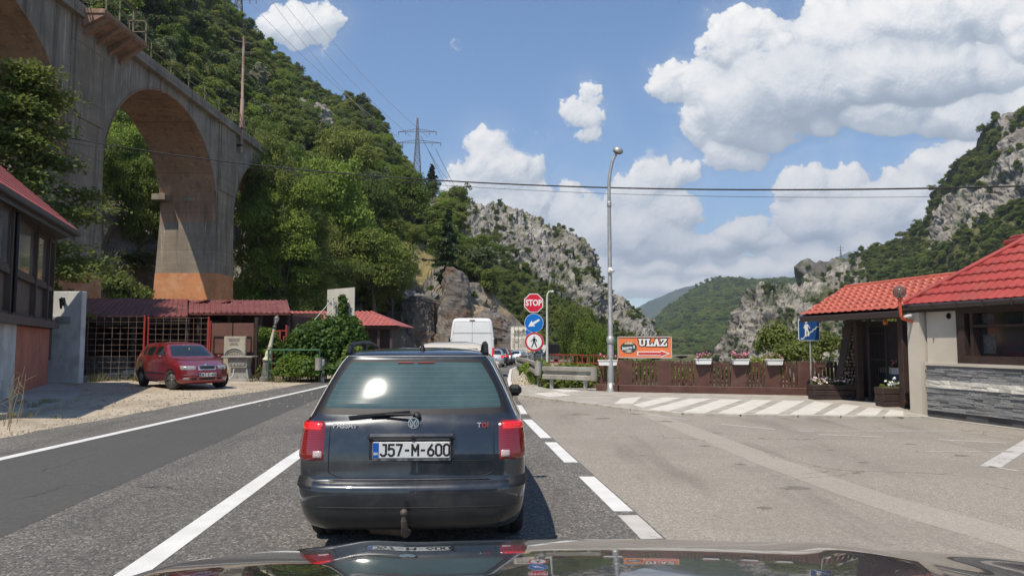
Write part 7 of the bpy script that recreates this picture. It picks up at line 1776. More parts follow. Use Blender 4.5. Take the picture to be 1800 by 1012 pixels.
# roof: rails, antenna
for sd_ in (-1, 1):
    b = MB(); xr_ = .535
    b.tube([(sd_ * (xr_ - .0), .56, 1.452), (sd_ * xr_, .64, 1.495), (sd_ * xr_, .80, 1.525), (sd_ * xr_, 1.2, 1.535), (sd_ * xr_, 1.8, 1.53), (sd_ * (xr_ - .01), 2.15, 1.50), (sd_ * (xr_ - .01), 2.28, 1.46)], .019, 8)
    for y in (.72, 1.45): b.beam((sd_ * xr_, y, 1.44), (sd_ * xr_, y, 1.525), .03, .10)
    b.build('roof_rail', M_['black'], est, world=False)
b = MB(); b.lathe([(.030, 1.468), (.022, 1.49), (.010, 1.52), (.006, 1.545), (0, 1.55)], 12, Matrix.Translation((.03, .70, 0)) @ Matrix.Identity(4)); b.build('antenna', M_['black'], est, world=False)
# mirrors, tow ball
for sd_ in (-1, 1):
    b = MB(); b.box((sd_ * .885, 2.92, 1.02), (.15, .10, .125), ch=.04); b.beam((sd_ * .77, 2.95, 1.0), (sd_ * .85, 2.93, 1.0), .05, .03); b.build('wing_mirror', M_['black'], est, world=False)
M_['towrust'] = mat('rusty_tow_ball', (.14, .105, .09), (.09, .07, .062), 30, .6, metal=.4)
b = MB(); b.lathe([(.026 * math.sin(math.pi * i / 12), -.026 * math.cos(math.pi * i / 12)) for i in range(13)], 16, Matrix.Translation((-.03, -.115, .395))); b.tube([(-.03, -.115, .375), (-.03, -.113, .34)], .016, 10); b.tube([(-.03, -.113, .345), (-.026, -.10, .30), (-.025, -.06, .24), (-.025, .05, .22), (-.025, .3, .23)], [.020, .023, .026, .028, .028], 10)
b.build('tow_ball', M_['towrust'], est, world=False)

# ---- simpler cars ---------------------------------------------------------------------------------
def hatch_levels(L, W, Hh, zb, yr0, yr1, yw0, yw1, zn=.70, nose=.06):
    h = W / 2; q = Hh - .06
    return [(.18, .20, L - .15, h - .10, .06, .20, .2, .3, .03), (.26, .04, L - .03, h - .04, .07, .22, .2, .34, .03), (.40, 0, L, h - .01, .07, .24, .2, .36, .035), (.55, .0, L - .01, h, .07, .24, .2, .36, .035), (zn, .05, L - nose, h, .06, .24, .18, .34, .04),
            (zn + (zb - zn) * .35, .08, L - nose - .28, h, .06, .22, .17, .3, .045), (zn + (zb - zn) * .7, yr0 * .75 + .02, yw0 + .42, h - .015, .06, .17, .16, .25, .05), (zb, yr0, yw0, h - .04, .055, .12, .14, .18, .05),
            (zb + (q - zb) * .5, (yr0 + yr1) / 2 - .02, (yw0 * .52 + yw1 * .48), h - .12, .05, .1, .1, .15, .045), (q - .04, yr1 - .03, yw1 + .08, h - .215, .04, .08, .1, .14, .04), (q, yr1 + .03, yw1 - .06, h - .27, .035, .08, .12, .17, .035),
            (q + .03, yr1 + .22, yw1 - .26, h - .38, .03, .06, .12, .18, .03), (q + .055, (yr1 + yw1) / 2 - .35, (yw1 + yr1) / 2 + .3, h - .58, .02, .04, .08, .08, .01)]
def simple_car(name, label, loc, rz, paint, lv, L, W, zb, q, yr0, yr1, yw0, yw1, plate_txt=None, front=False, wheels=(.78, None), group=None, steer=0.0, rails=False):
    S = Shell(lv); t = thing(name, loc, label, 'car', group, rz); z_ = S.z
    zs = sorted(set(list(np.linspace(z_[0], zb, 18)) + list(np.linspace(zb, z_[-3], 10)) + list(z_)))
    b = MB(); S.mesh(b, zs); o = b.build('body', paint, None, world=False, recalc=True); fw_ = L - .82 if wheels[1] is None else wheels[1]
    h = W / 2; cut_arches(o, [(s * (h - .05), y) for s in (-1, 1) for y in (wheels[0], fw_)], .335); o.parent = t
    for s in (-1, 1): wheel(t, s * (h - .115), wheels[0], .30, .19); wheel(t, s * (h - .115), fw_, .30, .19, steer)
    b = MB(); b.box((0, L / 2, .32), (W - .42, L - .7, .26)); b.build('underbody', M_['black'], t, world=False)
    zt = q - .05
    b = MB(); S.patch(b, lambda a, z: (2 * a - 1) * (S.u_rear(S.par(z)[2] - .12, z)), zb + .02, zt, .005, 17, 9, .06); b.build('rear_window', M_['carglass'], t, world=False)
    b = MB(); S.patch(b, lambda a, z: S.u_front((1 - 2 * a) * (S.par(z)[2] - .11), z) if a <= .5 else -S.u_front((2 * a - 1) * (S.par(z)[2] - .11), z), zb + .02, zt, .005, 21, 10, .0); ws_ = b.build('windscreen', M_['carglass'], t, world=False)
    for s in (-1, 1):
        ym = (yr1 + yw1) / 2
        sr, sf = (yr1 - yr0) / (zt - zb), (yw1 - yw0) / (zt - zb)
        for k, (y0, y1) in enumerate(((yr0 + .42, ym - .45), (ym - .38, ym + .38), (ym + .45, yw0 - .10))):
            b = MB(); S.patch(b, lambda a, z: s * S.u_side((y0 + (z - zb) * sr * .8 * (k == 0)) * (1 - a) + a * (max(y1 + (z - zb) * sf * (k == 2), y0 + .1)), z), zb + .03, zt - .02, .004, 7, 7); b.build('side_window', M_['carglass'], t, world=False)
        b = MB(); S.patch(b, lambda a, z: s * (S.u_rear(h - .30, z) + .36 * a), zb - .26, zb + .0, .008, 7, 7, .03); b.build('tail_light', M_['lenslit'] if not front else M_['lensred'], t, world=False)
        b = MB(); b.lathe([(.0, -.06), (.055, -.05), (.075, -.01), (.08, .02), (.0, .03)], 14, Matrix.Translation((s * (h + .09), yw0 - .28, zb + .02)) @ Matrix.Diagonal((1, 1, .75, 1)) @ Matrix.Rotation(R(90), 4, 'X')); b.beam((s * (h - .06), yw0 - .25, zb - .01), (s * (h + .05), yw0 - .27, zb), .05, .03); b.build('wing_mirror', paint, t, world=False)
    b = MB()
    for s in (-1, 1):
        ym = (yr1 + yw1) / 2
        for yy in (ym - .42, ym + .42, yw0 + .10): S.strip(b, [(s * S.u_side(yy, z), z) for z in np.linspace(.28, zb, 8)], .003)
        S.patch(b, lambda a, z: s * S.u_side(wheels[0] + .42 + (fw_ - wheels[0] - .84) * a, z), .44, .50, .007, 12, 4)
    b.build('side_trim', M_['black'], t, world=False)
    if plate_txt and not front: plate(t, face_mat((0, S.U(0, .62).y - .015, .62)), plate_txt)
    return t, S
fab_lv = hatch_levels(4.22, 1.65, 1.46, .96, .16, .55, 3.14, 2.32)
M_['redpaint'] = carpaint('dusty_red_car_paint', (.21, .009, .015), .35, .33, 1.0, .14, (.30, .19, .16))
fab, FS = simple_car('estate_car', 'dusty red estate car parked in the yard facing the road', (-12.95, 27.2, 0), -2.366, M_['redpaint'], fab_lv, 4.22, 1.65, .96, 1.40, .16, .55, 3.14, 2.32, None, True, (.80, 3.42), None, .38)
fab.scale = (1.06, 1.06, 1.06)
for s in (-1, 1):
    b = MB(); FS.patch(b, lambda a, z: s * FS.u_front(.74 - .42 * a, z), .60, .74, .010, 8, 6, .04); hl = b.build('headlight', M_['headglass'], fab, world=False)
    b = MB(); p = FS.U(s * FS.u_front(.57, .665), .665); b.lathe([(.055, 0), (.05, .012), (.03, .004), (0, .0)], 12, Matrix.Translation(p + Vector((0, .008, 0))) @ Matrix.Rotation(R(-90), 4, 'X')); b.build('reflector', M_['chrome'], hl, world=False)
    b = MB(); FS.patch(b, lambda a, z: s * FS.u_front(.66 - .16 * a, z), .30, .38, .010, 6, 5); b.build('fog_lamp', M_['headglass'], fab, world=False)
b = MB(); FS.patch(b, lambda a, z: FS.u_front(.285 - .57 * a, z) if a <= .5 else -FS.u_front(-.285 + .57 * a, z), .585, .755, .008, 13, 6, .05); gr_ = b.build('grille_surround', M_['chrome'], fab, world=False)
b = MB(); FS.patch(b, lambda a, z: FS.u_front(.255 - .51 * a, z) if a <= .5 else -FS.u_front(-.255 + .51 * a, z), .605, .735, .013, 13, 6, .05); b.build('grille', M_['black'], gr_, world=False)
b = MB(); b.lathe([(.045, 0), (.042, .012), (0, .015)], 16, Matrix.Translation((0, FS.U(FS.u_front(0, .745), .745).y + .004, .745)) @ Matrix.Rotation(R(-90), 4, 'X')); b.build('badge', M_['chrome'], fab, world=False)
for x0, x1 in ((.47, .30), (.26, -.26), (-.30, -.47)):
    b = MB(); FS.patch(b, lambda a, z: (FS.u_front(x0 + (x1 - x0) * a, z) if x0 + (x1 - x0) * a >= 0 else -FS.u_front(-(x0 + (x1 - x0) * a), z)), .29, .385, .007, 9, 4); b.build('air_intake', M_['black'], fab, world=False)
b = MB(); FS.patch(b, lambda a, z: (FS.u_front(.74 - 1.48 * a, z) if a <= .5 else -FS.u_front(-.74 + 1.48 * a, z)), .425, .465, .009, 25, 4); b.build('bumper_strip', mat('dull_red_brown_strip', (.11, .03, .03), None, 1, .5), fab, world=False)
pf_ = FS.U(FS.u_front(0.0, .44), .44); plate(fab, Matrix.Translation((0, pf_.y + .022, .455)) @ Matrix.Rotation(math.pi, 4, 'Z') @ Matrix(((1, 0, 0, 0), (0, 0, -1, 0), (0, 1, 0, 0), (0, 0, 0, 1))), '047-E-488')
b = MB(); b.tube([(.0, 1.0, 1.45), (-.05, .72, 1.72)], .005, 5); b.build('antenna', M_['black'], fab, world=False)
b = MB(); p0 = FS.U(FS.u_front(.0, 1.35), 1.35); b.box((0, p0.y + .012, 1.335), (.20, .012, .045), ch=.004); b.build('mirror_strip', M_['galv'], fab, world=False)
b = MB(); b.lathe([(.0, -.05), (.018, -.03), (.02, .03), (0, .05)], 8, Matrix.Translation((0, FS.U(FS.u_front(.0, 1.2), 1.2).y + .012, 1.21)) @ Matrix.Diagonal((1, .3, 1, 1))); b.build('pendant', mat('yellow_pendant', (.5, .45, .2), None, 1, .5), fab, world=False)

GQ = 'cars queueing in the lane ahead'
def q_lv(L, W, Hh): return hatch_levels(L, W, Hh, Hh * .655, .18, .55, L - 1.15, L - 2.0)
def queue_car(label, px_r, d, W, Hh, paint, rz, L=4.1, txt=None):
    X = (px_r - CX) / F * d - W / 2; lv = q_lv(L, W, Hh)
    return simple_car('hatchback_car', label, (X, d, z_road(d)), rz, paint, lv, L, W, Hh * .655, Hh - .06, .18, .55, L - 1.15, L - 2.0, txt, False, (.75, None), GQ)
queue_car('cream car hidden behind the dark grey estate with only its roof showing', 872, 14.2, 1.74, 1.55, carpaint('cream_car_paint', (.56, .50, .40), .1, .35, 1, .1), .05, 4.3)
queue_car('silver hatchback just beyond the white van', 887, 57, 1.72, 1.42, carpaint('silver_car_paint', (.45, .46, .46), .7, .35), .02, txt='A21-K-305')
queue_car('nearly black hatchback between the silver hatchback and the dark red one', 893.5, 63, 1.74, 1.52, carpaint('black_car_paint', (.012, .012, .014), .3, .3), -.06)
queue_car('dark red hatchback beyond the nearly black one', 900, 69, 1.74, 1.50, carpaint('dark_red_car_paint', (.16, .012, .014), .35, .3), -.14)
bl, _ = queue_car('pale blue silver hatchback right behind the cream lorry', 917, 70.5, 1.72, 1.40, carpaint('pale_blue_car_paint', (.42, .50, .56), .6, .35), -.30)

# ---- white van --------------------------------------------------------------------------------------
VAN = Shell([(.30, .06, 5.75, .93, .02, .25, .10, .4, .02), (.42, .0, 5.95, 1.0, .02, .28, .10, .45, .02), (.70, .0, 6.0, 1.02, .02, .3, .10, .45, .02), (1.0, .01, 5.85, 1.025, .02, .3, .10, .4, .02), (1.25, .02, 5.35, 1.025, .02, .3, .10, .4, .02), (1.5, .03, 5.0, 1.015, .02, .25, .10, .35, .02),
             (2.0, .055, 4.5, .98, .02, .2, .10, .3, .02), (2.4, .085, 4.1, .925, .02, .15, .10, .3, .02), (2.56, .11, 3.9, .88, .02, .15, .12, .3, .02), (2.63, .15, 3.7, .82, .02, .15, .14, .3, .02), (2.665, .25, 3.5, .70, .02, .1, .14, .3, .02), (2.68, .6, 3.0, .4, .02, .1, .14, .2, .02)])
van = thing('delivery_van', (-1.80, 33.5, z_road(33.5)), 'tall white panel van in the queue with closed rear doors', 'van', rz=.045)
M_['vanw'] = carpaint('white_van_paint', (.72, .72, .70), 0, .4, .6, .18, (.5, .47, .42))
b = MB(); VAN.mesh(b, sorted(set(list(np.linspace(.30, 2.56, 30)) + [2.60, 2.63, 2.65, 2.665, 2.68]))); vb = b.build('body', M_['vanw'], None, world=False, recalc=True); cut_arches(vb, [(.95, 1.0), (-.95, 1.0), (.95, 4.9), (-.95, 4.9)], .40); vb.parent = van
for s in (-1, 1): wheel(van, s * .88, 1.0, .34, .22); wheel(van, s * .88, 4.9, .34, .22)
b = MB(); 
for z0, z1, x in ((.55, 2.5, 0), ): b.tube([VAN.U(0.0, z0) + Vector((0, -.002, 0)), VAN.U(0, 1.5), VAN.U(0, z1)], .013, 5)
b.tube([VAN.U(u, 1.98) for u in np.linspace(-.88, .88, 9)], .014, 5); b.tube([VAN.U(u, 2.50) for u in np.linspace(-.80, .80, 9)], .006, 5); b.tube([VAN.U(u, .62) for u in np.linspace(-.9, .9, 9)], .006, 5)
for s in (-1, 1): b.tube([VAN.U(s * (VAN.par(z)[2] - .13), z) for z in np.linspace(.62, 2.5, 10)], .006, 5)
b.build('door_gaps', mat('grey_gap', (.18, .18, .18), None, 1, .6), van, world=False)
for s in (-1, 1):
    b = MB(); VAN.patch(b, lambda a, z: s * (VAN.par(z)[2] - .145 + .155 * a), .72, 1.34, .012, 6, 10, .02); b.build('tail_light', M_['lenslit'], van, world=False)
    for zz in (1.72, .95): b = MB(); p = VAN.U(s * (VAN.par(zz)[2] - .03), zz); b.box((p.x, p.y - .02, zz), (.05, .05, .12), ch=.01); b.build('hinge', M_['vanw'], van, world=False)
b = MB(); p = VAN.U(0, 2.555); b.box((p.x, p.y - .012, 2.56), (.24, .04, .05), ch=.008); b.build('high_brake_light', M_['lensred'], van, world=False)
b = MB(); b.box((0, -.05, .44), (1.95, .16, .24), ch=.03); b.build('bumper', M_['black'], van, world=False)
b = MB(); b.M = face_mat((.66, VAN.U(.66, .98).y - .006, .98)); b.lathe([(.10, 0), (.10, .004), (.085, .004), (.085, 0)], 20, None, False, True); b.beam((-.05, -.06, .003), (.05, .06, .003), .012, .004); b.build('sticker', mat('sticker_red', (.5, .05, .05), None, 1, .5), van, world=False)
plate(van, face_mat((-.3, -.02, .80)), 'K84-T-219')
for s in (-1, 1): b = MB(); b.box((s * 1.16, 4.55, 1.62), (.18, .08, .34), ch=.03); b.build('wing_mirror', M_['black'], van, world=False)

# ---- lorries ----------------------------------------------------------------------------------------
tr = thing('lorry_trailer', (1.10, 75.5, z_road(75)), 'cream box lorry with dark lettering on its closed rear doors', 'lorry', rz=-.04)
M_['cream_box'] = mat('cream_trailer_panel', (.80, .74, .61), (.76, .70, .57), 1, .5, stain=(.58, .52, .42), sscale=.8, samt=.3)
zb0, zb1, hw_ = 1.08, 3.86, 1.27
b = MB(); b.box((0, 6.5, (zb0 + zb1) / 2), (2 * hw_, 13, zb1 - zb0), ch=.04); b.build('box_body', M_['cream_box'], tr, world=False)
b = MB(); b.box((0, -.01, (zb0 + zb1) / 2), (.02, .02, zb1 - zb0 - .1))
for s in (-1, 1):
    b.box((s * (hw_ - .03), -.015, (zb0 + zb1) / 2), (.05, .03, zb1 - zb0)); 
    for x in (.45, .85): b.tube([(s * x, -.03, zb0 + .1), (s * x, -.03, zb1 - .1)], .018, 6)
b.box((0, -.015, zb1 - .03), (2 * hw_, .03, .06)); b.box((0, -.015, zb0 + .04), (2 * hw_, .03, .08)); b.build('door_frame', M_['galv'], tr, world=False)
b = MB(); T = lambda x, z: face_mat((x, -.055, z))
b.text('stadler', .62, T(-.05, 3.30), .006, .004, xs=.95); b.build('lettering', mat('dark_grey_lettering', (.05, .055, .07), None, 1, .5), tr, world=False)
b = MB(); b.text('SPEDITION', .34, T(-.0, 2.92), .006, .004, xs=1.12); b.beam((-1.15, -.055, 3.1), (-.9, -.055, 3.1), .03, .01); b.build('lettering', mat('grey_lettering', (.10, .10, .11), None, 1, .5), tr, world=False)
b = MB()
for z, s_, tx in ((2.50, .19, 'STADLER LAND- + LUFT'), (2.22, .25, 'D-88471 LAUPHEIM'), (1.97, .20, 'Tel.: + 49 (0) 7392'), (1.74, .20, 'Fax: + 49 (0) 7392'), (1.44, .17, 'www.stadler-spedition')):
    b.text(tx, s_, T(-1.08, z), .006, .003, 'LEFT', .95)
b.build('lettering', mat('brown_lettering', (.16, .11, .08), None, 1, .5), tr, world=False)
b = MB(); b.box((.72, -.05, zb0 + .16), (.55, .02, .12)); b.box((-.72, -.05, zb0 + .16), (.55, .02, .12)); b.build('reflector', mat('amber_reflector', (.65, .35, .04), None, 1, .4), tr, world=False)
b = MB(); b.box((0, .35, .72), (2.4, .12, .16)); b.box((0, 6, .92), (1.1, 12, .24)); b.box((-.95, .10, .98), (.5, .1, .14)); b.box((.95, .10, .98), (.5, .1, .14)); b.build('chassis', M_['black'], tr, world=False)
for y in (2.2, 3.5, 4.8):
    for s in (-1, 1): wheel(tr, s * 1.05, y, .50, .38)
l2_ = thing('lorry_trailer', (2.75, 84, z_road(84)), 'dark lorry with a white curved panel partly hidden by the sign discs', 'lorry', rz=-.35)
b = MB(); b.box((0, 3, 1.35), (2.5, 6, 1.5), ch=.05); b.build('box_body', M_['black'], l2_, world=False)
cp = face_mat((.25, -.04, 1.35)); b = MB(); b.M = cp; b.poly([(-.65, .68), (-.65, -.30)] + [(.85 - 1.3 * 0 + 0 * a, 0) for a in ()] + [(-.2, -.78), (.25, -.66), (.62, -.36), (.86, .06), (.95, .68)], .03); wpn = b.build('white_panel', M_['white'], l2_, world=False)
b = MB(); b.M = cp @ Matrix.Translation((.05, .02, .032)); b.text('GLX', .62, Matrix.Translation((0, -.10, 0)), .006, .02); b.build('lettering', M_['ink'], wpn, world=False)
b = MB(); b.M = cp @ Matrix.Translation((.05, .40, .032)); b.lathe([(.15, 0), (.15, .006), (.09, .006), (.09, 0)], 16, None, False, True); b.build('emblem', M_['signblue2'], wpn, world=False)
b = MB(); b.box((0, 3, .45), (1.2, 6, .3)); b.build('chassis', M_['black'], l2_, world=False)
for s in (-1, 1): wheel(l2_, s * 1.0, 1.0, .48, .3); wheel(l2_, s * 1.0, 4.5, .48, .3)

# ---- bonnet of the car the picture is taken from -------------------------------------------------------
bon = thing('black_car', (.2, .5, 0), 'glossy black car bonnet along the bottom, mirroring the estate car and sky', 'car')
M_['bonnet'] = carpaint('black_bonnet_paint', (.006, .006, .007), .0, .25, 1.0, .03, (.25, .23, .2))
bb_ = [n for n in M_['bonnet'].node_tree.nodes if n.type == 'BSDF_PRINCIPLED'][0]; bb_.inputs['Coat IOR'].default_value = 1.46; bb_.inputs['Coat Roughness'].default_value = .02; bb_.inputs['Specular IOR Level'].default_value = .3
def bon_edge(x): # y of the leading edge
    return 1.985 - .34 * (max(0, -(x + .30)) / .55) ** 2.2 - .20 * (max(0, x - .85) / .55) ** 2
def bon_z(x, y):
    z = 1.03 + (2.0 - y) * .105 + .154 * ((2.0 - 1.32) ** 2 - (y - 1.32) ** 2) / 2 if False else 1.03
    z += .21 * (2.0 - y) - .077 * (2.0 - y) ** 2
    z -= .030 * ((x - .2) / .9) ** 2
    z += .009 * math.exp(-((x + .38 - .12 * (2 - y)) / .08) ** 2) + .006 * math.exp(-((x - .80 - .05 * (2 - y)) / .10) ** 2)
    return z
nu, nv = 90, 70; V = []
for j in range(nv):
    for i in range(nu):
        x = -.86 + 2.24 * i / (nu - 1); v = j / (nv - 1); ye = bon_edge(x)
        if v < .82: y = .35 + (ye - .35) * v / .82; z = bon_z(x, y)
        else:
            a = (v - .82) / .18 * math.pi / 2; y = ye + .10 * math.sin(a); z = bon_z(x, ye) - .22 * (1 - math.cos(a)) - .02 * math.sin(a)
        e = max(0, (abs(x - .26) - 1.03) / .09); z -= .10 * e * e
        if x > .9: z += .006 * math.exp(-((y - 1.72 + .5 * (x - 1.1)) / .16) ** 2) * min(1, (x - .9) / .2)
        V.append((x, y, z))
b = MB(); b.add(V, [(j * nu + i, j * nu + i + 1, (j + 1) * nu + i + 1, (j + 1) * nu + i) for j in range(nv - 1) for i in range(nu - 1)], None, True); b.build('bonnet', M_['bonnet'], bon)
b = MB(); b.box((.25, 1.85, .60), (1.9, .30, .50), ch=.08); b.box((-.78, 1.1, .65), (.10, 1.6, .60), ch=.03); b.box((1.3, 1.1, .65), (.10, 1.6, .60), ch=.03); b.build('front_body', M_['bonnet'], bon)
# ------------------------------------------------------------------ near vegetation
def leafy(name, lobes, n, leaf, lm, label, cat, seed, stems=None, group=None, shell=.72, stuff=False):
    """free-form shrub from world-space lobes (x,y,z,rx,ry,rz): leaves and stems parts"""
    rng = np.random.default_rng(seed); c0 = lobes[0]; t = thing(name, (c0[0], c0[1], 0), label, cat, group)
    C, D = crown_pts(n, [tuple(l) for l in lobes], rng, shell); C = C[C[:, 2] > -1.2]; D = D[:len(C)]
    V, Fc = leaf_cards(C, D, leaf, rng, 1.5); raw_mesh('foliage', V - np.array([c0[0], c0[1], 0]), Fc, 4, M_[lm], False, t)
    b = MB(); b.smooth = True
    for l in lobes[:10]:
        b.tube([(c0[0] + (l[0] - c0[0]) * .3, c0[1] + (l[1] - c0[1]) * .3, -.2), (l[0] * .6 + c0[0] * .4, l[1], l[2] * .5), (l[0], l[1], l[2] + l[5] * .4)], [.035, .022, .008], 5)
    b.build('stems', M_['bark'], t); return t
def L(px, py, d, rx, ry, rz=None): # lobe from picture direction, sizes in px
    p = at(px, py, d); s = d / F; return (p.x, p.y, p.z, rx * s, .8 * max(rx, ry) * s if rz is None else rz, ry * s)
M_['ivy'] = leaf_mat('ivy_leaves', (.025, .065, .010), (.085, .16, .022), None, .25)
M_['sumac'] = leaf_mat('pale_shrub_leaves', (.07, .10, .02), (.19, .23, .06), (.16, .18, .05), .4)
leafy('ivy_hedge', [L(570, 612, 30.2, 62, 46), L(540, 622, 30, 46, 40), L(605, 608, 30.6, 40, 50), L(520, 632, 29.8, 34, 34), L(625, 625, 30.6, 26, 44), L(580, 590, 30.8, 50, 34), L(545, 598, 30.4, 36, 28), L(610, 580, 31, 26, 24), L(575, 650, 29.6, 80, 22)],
      15000, .115, 'ivy', 'big rounded ivy covered hedge in front of the tiled shed', 'hedge', 51)
leafy('ivy_climber', [L(602, 560, 31.3, 8, 16), L(603, 540, 31.3, 8, 14), L(602, 526, 31.35, 7, 8), L(606, 552, 31.3, 7, 10), L(600, 574, 31.2, 10, 10), L(620, 570, 31.3, 6, 12)], 900, .10, 'ivy', 'ivy stem climbing up the tall white board', 'ivy', 52)
leafy('shrub', [L(625, 640, 29.2, 26, 34), L(640, 650, 29, 22, 26), L(600, 655, 28.9, 24, 18), L(610, 632, 29.6, 20, 20)], 2600, .10, 'leafB', 'lighter green leafy shrub at the side of the ivy hedge behind the guardrail', 'shrub', 53)
leafy('shrub', [L(457, 600, 31.4, 22, 24), L(470, 592, 31.4, 18, 16), L(445, 612, 31.2, 16, 18), L(480, 610, 31.5, 16, 20), L(462, 618, 31.2, 24, 10)], 3000, .10, 'leafB', 'round bright green bush between the stone plaque and the leaning lamp post', 'bush', 54)
leafy('shrub', [L(505, 652, 28.9, 22, 16), L(525, 655, 28.7, 24, 14), L(548, 658, 28.6, 20, 12), L(490, 656, 29.2, 14, 12), L(535, 640, 28.9, 26, 14), L(515, 636, 29.1, 24, 14)], 3800, .08, 'leafB', 'straggling weeds and ivy growing through the green railing', 'shrub', 55)
leafy('shrub', [L(452, 652, 30.8, 12, 12), L(440, 645, 31, 10, 14)], 500, .09, 'leafA', 'small weed bush behind the grey wash table', 'shrub', 56)
# tree with layered branches in front of the near pier
def layered_tree():
    rng = np.random.default_rng(77); base = Vector((-20.1, 29.8, 0)); t = thing('broadleaf_tree', tuple(base), 'large dark leafy tree with layered branches in front of the nearer viaduct pier', 'tree'); C = []; D = []; b = MB(); b.smooth = True
    b.tube([base + Vector((0, 0, -.2)), base + Vector((.1, 0, 3)), base + Vector((-.1, .1, 7)), base + Vector((0, 0, 12.2))], [.24, .19, .12, .03], 8)
    for i in range(46):
        f = i / 45; z = 2.8 + 9.6 * f; a = rng.uniform(0, 6.28) if i % 3 else rng.uniform(-1.6, .4); Lb = (3.6 - 2.6 * max(0, f - .35) / .65) * rng.uniform(.6, 1.02) * (.75 + .25 * min(1, f / .2)); dx, dy = math.cos(a), math.sin(a); up = .35 - .5 * (1 - f)
        tip = base + Vector((dx * Lb, dy * Lb, z + up * Lb * .6)); mid = base + Vector((dx * Lb * .5, dy * Lb * .5, z + up * Lb * .45)); b.tube([base + Vector((0, 0, z - .2)), mid, tip], [.05, .03, .008], 5)
        for k in range(9):
            u = rng.uniform(.25, 1.05); c = np.array(base + Vector((dx * Lb * u, dy * Lb * u, z + up * Lb * .6 * u))) + rng.normal(0, 1, 3) * np.array([.38, .38, .16]) * (1.15 - .4 * u)
            n = 62; q = rng.normal(0, 1, (n, 3)) * np.array([.40, .40, .12]); q[:, 2] -= .12 * (q[:, 0] ** 2 + q[:, 1] ** 2); C.append(c + q); D.append(np.tile([dx * .3, dy * .3, .8], (n, 1)))
    V, Fc = leaf_cards(np.concatenate(C), np.concatenate(D), .115, rng, 1.8); raw_mesh('crown', V - np.array(base), Fc, 4, M_['leafC'], False, t); b.build('trunk', M_['bark'], t)
layered_tree()
G2 = 'bushy trees on the steep slope behind the road'
# trees masking the last arch and the bank behind the sheds
for key, px, py, d, r, h, lab in (('big2', 470, 330, 66, 44, 170, 'tall olive tree in front of the last viaduct arch'), ('big1', 500, 400, 63, 40, 130, 'light green tree in front of the dark rock wall right of the last arch'), ('big3', 452, 440, 67, 22, 90, 'slim dark tree beside the foot of the far pier'),
        ('big4', 520, 500, 60, 40, 90, 'grey green bushy tree above the maroon shed roof'), ('mid4', 470, 515, 55, 30, 40, 'grey green shrub straight above the leaning lamp post'),
        ('big2', 560, 470, 66, 50, 100, 'olive tree just left of the white board, under the bright broad tree'), ('big3', 690, 520, 62, 40, 60, 'dark bush hanging over the tiled shed roof'), ('mid3', 660, 540, 56, 30, 36, 'low green shrub at the end of the tiled shed roof'),
        ('big3', 130, 380, 50, 30, 100, 'dark tree behind the near pier'), ('mid2', 215, 500, 52, 50, 40, 'dark bush above the maroon shed roof inside the arch'), ('big2', 180, 330, 60, 40, 140, 'leafy tree filling the arch next to the near pier'), ('big2', 240, 350, 72, 50, 110, 'mid green tree filling the middle of the arch')):
    hero(key, px, py, d, r, h, lab, 'bush' if 'bush ' in lab or 'shrub' in lab else 'tree')
for key, px, d, sx, hgt, lab in (('tall2', 462, 63.5, 2.9, 19.5, 'very tall olive tree covering the last viaduct arch'), ('tall1', 492, 62.5, 3.2, 16.5, 'very tall light green tree right of the last viaduct arch'), ('tall3', 478, 66.5, 3.2, 21.5, 'tallest dark tree whose crown hides the end of the viaduct deck'), ('tall3', 522, 64, 3.4, 17, 'very tall dark tree a step right of the viaduct end'), ('tall2', 545, 66, 3.2, 14.5, 'tall olive tree between the viaduct end and the bright broad tree')):
    x = (px - CX) / F / CT * d; g = height_on(GL, x, d); place(key, (x, d, g - .4), sx, (hgt - g) / 4.1, lab, 'tall trees at the end of the viaduct', rg.uniform(0, 6))
# trees and bushes beyond the guardrail and the fence
tb = 'bushes beyond the brown fence'
def gtree(key, px, py, d, r, h, lab, name='tree'):
    hero(key, px, py, d, r, h, lab, name, base=-3)
gtree('big3', 1008, 590, 52, 30, 84, 'dark green tree right behind the sign discs'); gtree('big2', 1030, 598, 50, 34, 80, 'mid green tree between the sign discs and the street lamp'); gtree('big1', 1052, 606, 46, 24, 74, 'light green tree just left of the tall street lamp')
gtree('big3', 1015, 560, 100, 44, 60, 'dark tree crown rising behind the red railing'); gtree('big2', 1066, 615, 58, 30, 50, 'green tree behind the tall street lamp'); gtree('mid3', 1085, 612, 70, 30, 40, 'olive bush left of the orange sign', 'bush')
leafy('shrub', [L(985, 668, 24.8, 34, 22), L(1015, 672, 24.6, 30, 20), L(960, 660, 26, 22, 20), L(1040, 668, 24.4, 22, 22), L(1000, 650, 26, 30, 12), L(975, 682, 24.4, 20, 10), L(1030, 652, 25.5, 24, 12)], 6500, .085, 'leafA', 'leafy green bushes growing under the short guardrail', 'shrub', 61)
leafy('shrub', [L(925, 655, 28, 12, 16), L(950, 650, 28, 16, 16)], 1500, .09, 'leafB', 'grassy green bush behind the rounded guardrail end', 'shrub', 62)
